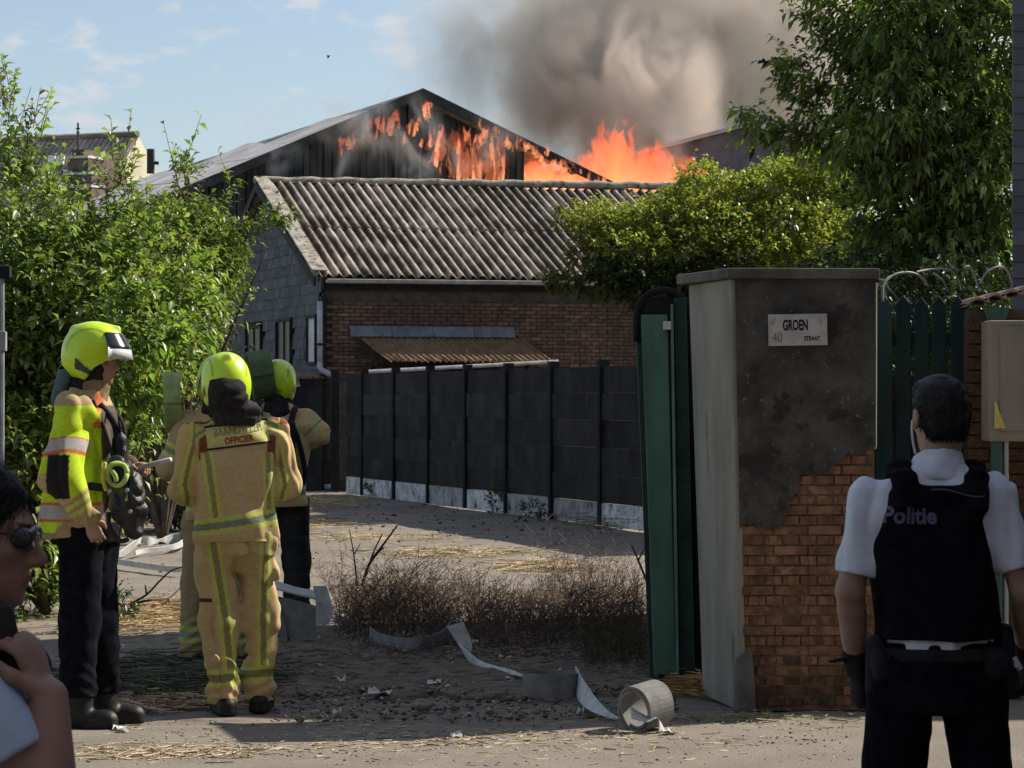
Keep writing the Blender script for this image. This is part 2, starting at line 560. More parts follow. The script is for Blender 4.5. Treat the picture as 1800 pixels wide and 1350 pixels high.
sheet('ground', -900, 900, -60, 1800, 12, 12, lambda X, Y: 0 * X - 0.06, m_field)
def dz(X, Y):
    p = np.stack([X * 1.3, Y * 0.5, 0 * X], -1)
    q = np.stack([X * 5, Y * 3, 0 * X + 3], -1)
    return 0.012 * vnoise(p) + 0.006 * vnoise(q) - 0.012
sheet('driveway', -16, 16, 13.0, 66, 150, 260, dz, m_drive)
def rz_(X, Y):
    edge = 13.75 + 0.10 * vnoise(np.stack([X * 2, 0 * X, 0 * X], -1)) + 0.05 * vnoise(np.stack([X * 9, 0 * X, 0 * X + 2], -1))
    return np.where(Y < edge, 0.006 + 0.003 * vnoise(np.stack([X * 3, Y * 3, 0 * X], -1)), -0.055)
sheet('road', -16, 16, -6, 14.1, 200, 220, rz_, m_road)

# ------------------------------------------------------------------ far house beyond the shrubs
def far_house():
    d = 112.0
    base = at(160, 700, d); base.z = 0
    H = empty('house', base, 'distant house with brown tiled roof, cream gable and brick dormer beyond the green shrubs', 'house')
    a = R(-24)
    u = Vector((math.cos(a), math.sin(a), 0)); v = Vector((-u.y, u.x, 0))
    pr = at(243, 241, d)               # right end of the ridge
    zr = pr.z
    half, drop, Lr = 4.2, 4.0, 6.6
    ze = zr - drop
    r0 = pr - u * Lr
    e0, e1 = r0 - v * half, pr - v * half
    b0, b1 = r0 + v * half, pr + v * half
    for e in (e0, e1, b0, b1): e.z = ze
    mb = MB()
    lo = [Vector((p.x, p.y, 0)) for p in (e0, e1, b1, b0)]
    mb.hexa(lo + [e0, e1, b1, b0])
    mb.build('wall', m_brick_far, H)
    mb = MB(); off = u * 0.03
    mb.add([e1 + off, b1 + off, pr + off, Vector((e1.x, e1.y, 0)) + off, Vector((b1.x, b1.y, 0)) + off], [(0, 1, 2), (3, 4, 1, 0)])
    mb.build('gable_wall', m_cream, H)
    # roof: rolled tile courses, each vertical roll a strip of the slope
    rf = MB()
    n = 26
    for k in range(n):
        s0, s1 = k / n, (k + 0.78) / n
        for sg, ee0 in ((-1, e0), (1, b0)):
            p = [r0 + u * (Lr * s) for s in (s0, s1)]
            q = [ee0 + u * (Lr * s) + v * (sg * 0.35) - Vector((0, 0, 0.33)) for s in (s0, s1)]
            up = Vector((0, 0, 0.10))
            rf.hexa([q[0], q[1], p[1], p[0], q[0] + up, q[1] + up, p[1] + up, p[0] + up])
    for sg, ee0 in ((-1, e0), (1, b0)):
        q = [ee0 + v * (sg * 0.35) - Vector((0, 0, 0.33)), ee0 + u * Lr + v * (sg * 0.35) - Vector((0, 0, 0.33))]
        up = Vector((0, 0, 0.04))
        rf.hexa([q[0], q[1], pr, r0, q[0] + up, q[1] + up, pr + up, r0 + up])
    roof = rf.build('roof', m_tile, H)
    mb = MB(); mb.tube([r0 + Vector((0, 0, .12)), pr + Vector((0, 0, .12))], 0.14, 6); mb.build('ridge_tiles', m_tile, roof)
    # brick dormer with stepped top and white bands
    D = MB()
    f = at(137, 345, d - 4.6)
    w = 1.15
    z0, z1 = ze - 2.2, at(137, 285, d - 4.6).z
    c = Vector((f.x, f.y, 0))
    def blk(mb, wx, za, zb, dy0=0.0, dy1=2.6, ox=0.0):
        p = [c + u * (sx * wx / 2 + ox) + v * dy for sx, dy in ((-1, dy0), (1, dy0), (1, dy1), (-1, dy1))]
        mb.hexa([Vector((q.x, q.y, za)) for q in p] + [Vector((q.x, q.y, zb)) for q in p])
    blk(D, 1.25, z0, z1 - .5); blk(D, .95, z1 - .5, z1 + 0.15); blk(D, 0.55, z1 + .15, z1 + 0.5)
    dorm = D.build('dormer', m_brick_far, H)
    B = MB()
    for zz, ww in ((z1 - 1.0, 1.32), (z1 - .5, 1.32), (z1 + .15, 1.0)): blk(B, ww, zz, zz + .10, -.05, 1)
    B.build('stone_band', m_white, dorm)
    Wn = MB(); ring = []
    for k in range(13):
        th = math.pi * k / 12
        ring.append(c - v * .04 + u * (0.42 * math.cos(th)) + Vector((0, 0, z1 - 2.0 + 0.42 * math.sin(th))))
    ring += [c - v * .04 - u * .42 + Vector((0, 0, z1 - 3.4)), c - v * .04 + u * .42 + Vector((0, 0, z1 - 3.4))]
    Wn.add(ring + [p - v * .02 for p in ring], [tuple(range(15, 30))])
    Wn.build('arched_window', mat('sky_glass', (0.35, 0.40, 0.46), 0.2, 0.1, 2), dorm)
    k = MB(); k.tube([at(265, 305, d - 1), at(265, 262, d - 1)], 0.16, 8); k.tube([at(265, 285, d - 1), at(279, 287, d - 1)], .07, 6); k.build('flue_pipe', m_verge, H)
    k = MB(); k.tube([at(137, 268, d - 3), at(137, 216, d - 3)], 0.04, 5)
    for yy, hw in ((226, 4), (233, 3)): k.tube([at(137 - hw, yy, d - 3), at(137 + hw, yy, d - 3)], 0.025, 4)
    k.build('antenna', m_verge, H)
    # skylights lying on the front slope
    for px in (92, 108):
        def onslope(x, y):
            o = Vector((0, 0, EYE)); dr = at(x, y, 1.0) - o
            nn = (u.cross((e0 - r0))).normalized()
            t = (r0 - o).dot(nn) / dr.dot(nn)
            return o + dr * t
        q = [onslope(px - 7, 294), onslope(px + 6, 294), onslope(px + 9, 281), onslope(px - 3, 281)]
        nn = (q[1] - q[0]).cross(q[3] - q[0]).normalized()
        s = MB(); s.hexa([p + nn * 0.10 for p in q] + [p + nn * 0.24 for p in q]); s.build('skylight', m_white, roof)
far_house()

# ------------------------------------------------------------------ the burning barn
BA = R(21)
BU = Vector((math.cos(BA), math.sin(BA), 0)); BV = Vector((-BU.y, BU.x, 0))
PK = at(735, 162, 75.0)
SLL, SLR = 0.432, 0.425
def barn_pt(s, dv=0.0, dz=0.0):
    p = PK + BU * s + BV * dv
    p.z = PK.z - (SLR * s if s > 0 else -SLL * s) + dz
    return p
def barn():
    b = Vector((PK.x, PK.y, 0))
    B = empty('barn', b, 'burning barn with a charred plank gable and smoking grey roof', 'barn')
    me = None
    unit = MB(); unit.box((0, 0, 0.5), (0.215, 0.035, 1.0)); me = mesh_from('plank', unit.v, unit.f)
    me.materials.append(m_char)
    unit2 = MB(); unit2.box((0, 0, 0.5), (0.16, 0.05, 1.0)); me2 = mesh_from('plank', unit2.v, unit2.f); me2.materials.append(m_char)
    s = -9.6; k = 0
    rr = random.Random(5)
    while s < 8.6:
        top = barn_pt(s + .1).z - 0.18 - rr.uniform(0, 0.05)
        hole = s > 3.1
        if hole: top -= rr.uniform(0.55, 1.3)
        zb = 3.2
        if top > zb + .2:
            o = link('plank', me if k % 2 else me2, None, B)
            p = PK + BU * s + BV * (0.0 if k % 2 else 0.05)
            o.location = (p.x, p.y, zb)
            o.rotation_euler = (0, rr.uniform(-.006, .006), BA)
            o.scale = (rr.uniform(0.9, 1.08), 1, top - zb)
        s += 0.2; k += 1
    # wall core keeps the daylight out behind the planks
    c = MB()
    lp = [barn_pt(-9.6, 0.10, -.2), barn_pt(-.01, 0.10, -.2), barn_pt(3.0, .1, -.2)]
    c.add([Vector((lp[0].x, lp[0].y, 0)), Vector((lp[2].x, lp[2].y, 0)), lp[2], lp[1], lp[0]] +
          [q + BV * .1 for q in (Vector((lp[0].x, lp[0].y, 0)), Vector((lp[2].x, lp[2].y, 0)), lp[2], lp[1], lp[0])],
          [(0, 1, 2, 3, 4), (9, 8, 7, 6, 5), (0, 5, 6, 1), (1, 6, 7, 2), (2, 7, 8, 3), (3, 8, 9, 4), (4, 9, 5, 0)])
    c.build('wall_core', m_verge, B)
    # left roof slope, sheet rows with a sagging broken line
    L = 31.0
    rows = 7
    for i in range(rows):
        for j in range(3):
            dv0, dv1 = -0.35 + i * L / rows, -0.35 + (i + 1) * L / rows + 0.10
            s0, s1 = -j * 3.3, -(j + 1) * 3.3 - (0.12)
            sag = (0.0, -.14, 0.02, -.22, 0.05, -.18, 0.0)[i]
            sag1 = (-.14, 0.02, -.22, 0.05, -.18, 0.0, .06)[i]
            h = 0.05 + 0.012 * (j == 0) + 0.006 * (i % 2)
            q = [barn_pt(s1, dv0, sag), barn_pt(s0 - 1e-4, dv0, sag), barn_pt(s0 - 1e-4, dv1, sag1), barn_pt(s1, dv1, sag1)]
            m_ = MB(); m_.hexa([p + Vector((0, 0, 0.0)) for p in q] + [p + Vector((0, 0, h)) for p in q])
            m_.build('roof_sheet', m_barnroof, B)
    # right slope: what is left of it after the fire
    for dv0, dv1, s1 in ((-0.35, 5.0, 4.2), (5.1, 9.0, 2.6), (9.1, 31, 1.2)):
        q = [barn_pt(1e-4, dv0), barn_pt(s1, dv0), barn_pt(s1, dv1), barn_pt(1e-4, dv1)]
        m_ = MB(); m_.hexa(q + [p + Vector((0, 0, .05)) for p in q]); m_.build('roof_sheet', m_barnroof, B)
    # verge boards and the bare rafters
    for s0, s1 in ((-9.9, -0.0001), (0.0001, 7.4)):
        q = [barn_pt(s0, -.42, -.2), barn_pt(s1, -.42, -.2), barn_pt(s1, -.34, -.2), barn_pt(s0, -.34, -.2)]
        m_ = MB(); m_.hexa(q + [p + Vector((0, 0, .27)) for p in q]); m_.build('verge_board', m_verge, B)
    for dv in (1.6, 3.4, 5.2, 7.0):
        q = [barn_pt(2.2, dv, -.32), barn_pt(7.6, dv, -.32), barn_pt(7.6, dv + .12, -.32), barn_pt(2.2, dv + .12, -.32)]
        m_ = MB(); m_.hexa(q + [p + Vector((0, 0, .2)) for p in q]); m_.build('rafter', m_verge, B)
    for s in (4.6, 5.6, 6.6):
        q = [barn_pt(s, -.2, -.1), barn_pt(s + .12, -.2, -.1), barn_pt(s + .12, 7.5, -.1), barn_pt(s, 7.5, -.1)]
        m_ = MB(); m_.hexa(q + [p + Vector((0, 0, .14)) for p in q]); m_.build('purlin', m_verge, B)
barn()

def back_barn():
    d = 82.5
    pk = at(1312, 224, d)
    a = R(12); u = Vector((math.cos(a), math.sin(a), 0)); v = Vector((-u.y, u.x, 0))
    B = empty('barn', (pk.x, pk.y, 0), 'second barn roof, dull grey in the smoke behind the flames', 'barn')
    def pt(s, dv, z=0):
        p = pk + u * s + v * dv; p.z = pk.z - abs(s) * 0.27 + z; return p
    lo = [pt(-3.2, 0), pt(3.2, 0), pt(3.2, 7), pt(-3.2, 7)]
    m_ = MB()
    m_.hexa([Vector((p.x, p.y, 0)) for p in lo] + lo)
    m_.add([pt(-3.2, 0), pt(3.2, 0), pt(0, 0), pt(-3.2, 7), pt(3.2, 7), pt(0, 7)], [(0, 1, 2), (5, 4, 3)])
    m_.build('wall', m_siding, B)
    for sg in (-1, 1):
        q = [pt(sg * 3.5, -.3, .02), pt(sg * .0001, -.3, .02), pt(sg * .0001, 7, .02), pt(sg * 3.5, 7, .02)]
        if sg > 0: q = [q[1], q[0], q[3], q[2]]
        m_ = MB(); m_.hexa(q + [p + Vector((0, 0, .12)) for p in q]); m_.build('roof_slope', m_barnroof, B)
back_barn()

# ------------------------------------------------------------------ brick outbuilding with corrugated roof
OA = R(18)
OU = Vector((math.cos(OA), math.sin(OA), 0)); OV = Vector((-OU.y, OU.x, 0))
OC = at(567, 700, 49.5); OC.z = 0        # near left corner on the ground
OEZ, ORZ, OHD, OLEN = 3.92, 5.84, 4.5, 9.0
ROT_O = Matrix.Translation(OC) @ Matrix.Rotation(OA, 4, 'Z')    # local: x along the front wall, y into the depth
def corrug(name, x0, x1, y0, z0, y1, z1, pitch, amp, m, parent, M, ny=7, wob=0.01, th=0.012, seed=0, dirt=None, skew=0.0):
    """one corrugated sheet from edge (y0,z0) up to (y1,z1), waves along x"""
    n = int(round((x1 - x0) / pitch * 8))
    v = []
    rr = np.random.default_rng(seed)
    for j in range(ny):
        t = j / (ny - 1)
        for i in range(n + 1):
            x = x0 + (x1 - x0) * i / n
            w = amp * math.sin(2 * math.pi * x / pitch)
            e = rr.normal(0, wob * 0.3) if j in (0, ny - 1) else rr.normal(0, wob * .12)
            v.append(M @ Vector((x + skew * (1 - t), y0 + (y1 - y0) * t + (e if j in (0,) else 0), z0 + (z1 - z0) * t + w + e * .4)))
    nv = len(v)
    v += [p - Vector((0, 0, th)) for p in v]
    f = []
    for j in range(ny - 1):
        for i in range(n):
            a = j * (n + 1) + i
            f.append((a, a + 1, a + n + 2, a + n + 1))
            f.append((nv + a + n + 1, nv + a + n + 2, nv + a + 1, nv + a))
    for i in range(n):
        f.append((nv + i, nv + i + 1, i + 1, i))
        a = (ny - 1) * (n + 1) + i
        f.append((a, a + 1, nv + a + 1, nv + a))
    for j in range(ny - 1):
        a = j * (n + 1)
        f.append((a, a + n + 1, nv + a + n + 1, nv + a))
        a = j * (n + 1) + n
        f.append((nv + a, nv + a + n + 1, a + n + 1, a))
    o = obj(name, v, f, m, parent, smooth=True)
    if dirt is not None:
        # moss and soot that collect in the valleys of the sheet
        q = np.array([tuple(p) for p in v]); ph = np.array([[math.sin(2 * math.pi * (x0 + (x1 - x0) * i / n) / pitch) for i in range(n + 1)] for j in range(ny)]).ravel()
        ph = np.concatenate([ph, ph])
        nz = vnoise(q * np.array([3.0, 2.0, 2.0])) * .55 + vnoise(q * 9.0) * .45
        t = np.clip((ph * .75 + .42 + nz * 1.5) * .9, 0, 1)[:, None]
        c = np.array([dirt, dirt * .86, dirt * .70]) * (1 - t) + t
        set_col(o.data, c)
    return o

def outbuilding():
    M = ROT_O
    O = empty('outbuilding', OC, 'brick outbuilding with slate gable and long corrugated grey roof', 'outbuilding', rz=0)
    # backing walls
    w = MB()
    w.box((OLEN / 2 + .02, 0.16, OEZ / 2), (OLEN - .04, 0.2, OEZ), M=M)
    w.build('front_wall', m_mortar_d, O)
    w = MB()
    g0, g1, gm = (0.03, 0.02), (0.03, 2 * OHD - .02), (0.03, OHD)
    pts = [Vector((0.03, .06, 0)), Vector((0.03, 2 * OHD, 0)), Vector((0.03, 2 * OHD, OEZ - .02)), Vector((.03, OHD, ORZ - .06)), Vector((.03, .06, OEZ - .02))]
    pts2 = [p + Vector((0.22, 0, 0)) for p in pts]
    w.add([M @ p for p in pts + pts2], [(4, 3, 2, 1, 0), (5, 6, 7, 8, 9), (0, 1, 6, 5), (1, 2, 7, 6), (2, 3, 8, 7), (3, 4, 9, 8), (4, 0, 5, 9)])
    w.build('gable_wall', m_fascia, O)
    w = MB(); w.box((OLEN / 2, 2 * OHD - .1, OEZ / 2), (OLEN, .2, OEZ), M=M); w.box((OLEN - .1, OHD, OEZ / 2), (.2, 2 * OHD - .5, OEZ), M=M)
    w.build('rear_wall', m_brick_far, O)
    # bricks of the visible front wall
    bl, bh, bt, j = 0.205, 0.058, 0.05, 0.012
    unit = MB(); unit.box((0, 0, 0), (bl, bt, bh)); bm_ = mesh_from('brick', unit.v, unit.f); bm_.materials.append(m_brick)
    rr = random.Random(3)
    rest = MB(); single = []
    nz = int((3.45 - 2.02) / (bh + j))
    for r in range(nz):
        z = 2.05 + r * (bh + j)
        x = 0.08 + (0.5 * (bl + j) if r % 2 else 0) + bl / 2
        while x < 6.6:
            hidden = (0.62 < x < 3.75 and 2.35 < z < 2.62)
            if not hidden: single.append((x, z))
            x += bl + j
    single.sort(key=lambda q: (abs(q[0] - 4.3) > 1.25 and not (0 < q[0] < .75), q[0]))
    for k, (x, z) in enumerate(single):
        y = 0.045 - rr.uniform(0, 0.012)
        if k < 298:
            o = link('brick', bm_, None, O)
            o.location = M @ Vector((x, y, z)); o.rotation_euler = (0, rr.uniform(-.01, .01), OA)
        else:
            rest.box((x, y, z), (bl, bt, bh), M=M)
    tag(rest.build('brickwork', m_brick, O), kind='stuff')
    # fascia under the eave
    w = MB(); w.box((OLEN / 2, -0.02, OEZ - .17), (OLEN, .06, .26), M=M); w.build('fascia', m_fascia, O)
    w = MB(); w.box((-.0, -.03, 2.0), (.10, .10, 3.0), M=M); w.build('corner_board', m_fascia, O)
    # roof sheets, two rows
    sl = (ORZ - OEZ) / OHD
    ym = OHD * 0.47
    x = -0.22; i = 0
    while x < OLEN:
        x1 = min(x + 0.975, OLEN + .1)
        if x1 - x > .3:
            corrug('roof_sheet', x, x1 + .02, -0.26, OEZ - .26 * sl + .06, ym + .1, OEZ + (ym + .1) * sl + .06, 0.195, 0.038, m_fibre, O, M, seed=i, wob=.06, ny=16, dirt=.17)
            corrug('roof_sheet', x, x1 + .02, ym - .08, OEZ + (ym - .08) * sl + .085, OHD, ORZ + .085, 0.195, 0.038, m_fibre, O, M, seed=i + 50, wob=.06, ny=16, dirt=.17)
        x = x1; i += 1
    q = [M @ Vector(p) for p in ((-.22, OHD + .02, ORZ + .03), (OLEN, OHD + .02, ORZ + .03), (OLEN, 2 * OHD + .26, OEZ - .1), (-.22, 2 * OHD + .26, OEZ - .1))]
    w = MB(); w.hexa([p - Vector((0, 0, .05)) for p in q] + q); w.build('rear_roof_sheet', m_fibre_p, O)
    w = MB()
    n = 40
    pts = [M @ Vector((-.26 + (OLEN + .3) * k / n, OHD, ORZ + .10 + .012 * math.sin(k * 1.7) + 0.006 * math.sin(k * 4.1) + .10 * k / n)) for k in range(n + 1)]
    w.tube(pts, 0.075, 8); w.build('ridge_cap', m_fibre_p, O, smooth=True)
    # verge trim at the left end
    for ya, za, yb, zb in ((-0.26, OEZ - .13, OHD, ORZ + .0), (2 * OHD + .26, OEZ - .13, OHD, ORZ + .0)):
        q = [Vector((-.23, ya, za - .12)), Vector((-.19, ya, za - .12)), Vector((-.19, yb, zb - .12)), Vector((-.23, yb, zb - .12))]
        w = MB(); w.hexa([M @ p for p in q] + [M @ (p + Vector((0, 0, .17))) for p in q]); w.build('verge_board', m_fascia, O)
    # verge sheet flat strip (lichen)
    q = [Vector((-.26, -.27, OEZ - .26 * sl + .135)), Vector((0.02, -.27, OEZ - .26 * sl + .135)), Vector((0.02, OHD, ORZ + .155)), Vector((-.26, OHD, ORZ + .155))]
    w = MB(); w.hexa([M @ p for p in q] + [M @ (p + Vector((0, 0, .022))) for p in q]); w.build('verge_sheet', m_fibre_p, O)
    # gutter
    w = MB()
    for k in range(12):
        a0, a1 = math.pi * k / 12, math.pi * (k + 1) / 12
        for (r0, ofs) in ((.065, 0),):
            pa = [Vector((0.0, -.30 - r0 * math.cos(t), OEZ - .13 - r0 * math.sin(t))) for t in (a0, a1)]
            pb = [p + Vector((5.6, 0, 0.02)) for p in pa]
            w.add([M @ p for p in (pa[0], pa[1], pb[1], pb[0])], [(0, 1, 2, 3)])
    w.tube([M @ Vector((0, -.365, OEZ - .13)), M @ Vector((5.6, -.365, OEZ - .11))], .012, 6)
    w.build('gutter', m_zinc, O)
    # slate cladding of the gable: each slate a piece; the face looks along local -x
    su = MB(); su.box((0, 0, 0), (0.02, 0.405, 0.29)); sm = mesh_from('slate', su.v, su.f); sm.materials.append(m_slate)
    z = 2.0; r = 0; cnt = 0; rest = MB()
    wins = ((0.38, 0.98, 2.32, 3.12), (2.35, 3.5, 2.32, 3.12), (4.9, 6.2, 2.25, 3.05))
    while z < ORZ - .1:
        top = z + .25
        y = 0.25 + (0.2 if r % 2 else 0)
        lim = 2 * OHD if z < OEZ else 2 * OHD - (z - OEZ) / sl
        lo = 0 if z < OEZ else (z - OEZ) / sl
        while y < 2 * OHD:
            if lo + .22 < y < lim - .22 and not any(a - .12 < y < b + .12 and c - .05 < z < d_ + .02 for a, b, c, d_ in wins):
                if cnt < 290:
                    o = link('slate', sm, None, O)
                    o.location = M @ Vector((-.0 - rr.uniform(0, .006), y, z + .12))
                    o.rotation_euler = (rr.uniform(-.012, .012), R(4.5), OA)
                    cnt += 1
            y += .415
        z += .20; r += 1
    # windows: dark opening, frame; the right one closed by a white board
    for (a, b, c, d_), mm in zip(wins, (m_white, m_glass, m_glass)):
        f = MB()
        for (ya, yb, za, zb) in ((a - .06, a, c - .06, d_ + .06), (b, b + .06, c - .06, d_ + .06), (a, b, d_, d_ + .06), (a, b, c - .06, c)):
            f.box((-.03, (ya + yb) / 2, (za + zb) / 2), (.07, yb - ya, zb - za), M=M)
        fr = f.build('window', m_fascia, O)
        p = MB(); p.box((-.015, (a + b) / 2, (c + d_) / 2), (.02, b - a - .004, d_ - c - .004), M=M)
        if mm is m_white: p.build('shutter_board', m_white, fr)
        else:
            p.build('pane', m_glass, fr)
            t = MB(); t.box((-.03, (a + b) / 2, (c + d_) / 2), (.03, .04, d_ - c - .01), M=M); t.build('mullion', m_fascia, fr)
    # downpipe at the corner
    def lp(x, y, z): return M @ Vector((x, y, z))
    dp = MB()
    dp.tube([lp(-.10, -.20, 3.40), lp(-.10, -.20, 2.30)], .052, 10)
    dp.tube(smooth_path([lp(-.10, -.20, 2.30), lp(-.09, -.22, 2.18), lp(.04, -.26, 2.10), lp(.16, -.30, 2.04), lp(.175, -.32, 1.9)], 5), .052, 10)
    dp.tube([lp(.175, -.32, 1.92), lp(.175, -.32, .04), ], .052, 10)
    dp.tube([lp(.175, -.32, .06), lp(-.05, -.34, .05)], .05, 8)
    pipe = dp.build('downpipe', m_pvc, O, smooth=True)
    for zz, xx, yy in ((2.62, -.10, -.20), (1.35, .175, -.32), (.55, .175, -.32)):
        b_ = MB(); b_.tube([lp(xx, yy, zz - .025), lp(xx, yy, zz + .025)], .06, 10); b_.build('pipe_clip', m_fascia, pipe)
    # lean-to canopy on the front wall
    cx0, cx1 = .60, 3.72
    corr_n = 4
    C = None
    for k in range(corr_n):
        xa = cx0 + (cx1 - cx0) * k / corr_n; xb = cx0 + (cx1 - cx0) * (k + 1) / corr_n
        corrug('canopy_sheet', xa, xb + .02, -.85 , 2.32, -.02, 2.80, 0.115, 0.018, m_rust, O, M, ny=6, wob=.05, seed=90 + k, skew=.40)
    for k in range(4):
        xa = .50 + 3.15 * k / 4; xb = .50 + 3.15 * (k + 1) / 4
        w = MB()
        q = [Vector((xa, -.10, 2.76)), Vector((xb - .01, -.10, 2.76)), Vector((xb - .01, .01, 2.95)), Vector((xa, .01, 2.95))]
        w.hexa([M @ p for p in q] + [M @ (p + Vector((0, -.03, .015))) for p in q]); w.build('lead_flashing', m_lead, O)
    w = MB(); w.tube([lp(.55, -1.0, 2.12), lp(4.20, -.92, 2.32)], .035, 8); w.build('canopy_gutter', m_zinc, O)
    w = MB()
    w.box((2.2, -.42, 2.12), (3.0, .78, .05), M=M)
    w.build('canopy_soffit', m_fascia, O)
    for xx in (.8, 2.3, 3.7):
        w = MB(); w.tube([lp(xx, -.01, 2.0), lp(xx, -.75, 2.26)], .03, 6); w.build('bracket', m_fascia, O)
    # low black lean-to at the gable
    w = MB(); w.box((-1.1, -.45 + .55, 1.0), (1.95, 1.1, 2.0), M=M)
    w.build('lean_to_wall', m_tar2, O)
    corrug('lean_to_sheet', -2.15, -.12, -.62, 2.03, .9, 2.12, .115, .016, m_rust, O, M, ny=5, wob=.05, seed=120)
outbuilding()

# ------------------------------------------------------------------ black concrete fence along the drive
def fence():
    A = Vector((1.79, 33.5, 0)); Bp = Vector((-2.5, 46.2, 0))
    dirv = (Bp - A).normalized(); n = 7
    step = (Bp - A).length / n
    ang = math.atan2(dirv.y, dirv.x)
    F = empty('fence', (A + Bp) / 2, 'black tarred concrete panel fence with a white base along the drive', 'fence')
    pm = MB(); pm.box((0, 0, 1.07), (.09, .13, 2.14)); pme = mesh_from('post', pm.v, pm.f); pme.materials.append(m_post_blk)
    rr = random.Random(8)
    hs = (.30, .355, .355, .355, .355, .345)
    mes = []
    for q, h in enumerate(hs):
        m_ = MB(); m_.box((0, 0, h / 2), (step - .092, .055, h - .008)); e = mesh_from('plate', m_.v, m_.f)
        e.materials.append(m_plinth if q == 0 else m_tar); mes.append(e)
    for k in range(-2, n + 2):
        p = A + dirv * (step * k)
        if k < n + 2:
            o = link('post', pme, None, F); o.location = p + Vector((0, 0, .01)); o.rotation_euler = (0, rr.uniform(-.004, .004), ang)
        if k < n + 1:
            L = 1.0 if k < n else .55
            c = p + dirv * (step * .5 * L)
            z = 0.0
            for q, h in enumerate(hs):
                o = link('plate', mes[q], None, F)
                o.location = c + Vector((0, 0, z)) + Vector((-dirv.y, dirv.x, 0)) * rr.uniform(-.013, .013)
                o.rotation_euler = (rr.uniform(-.014, .014), rr.uniform(-.003, .003), ang); o.scale = (L, 1, 1)
                z += h
fence()
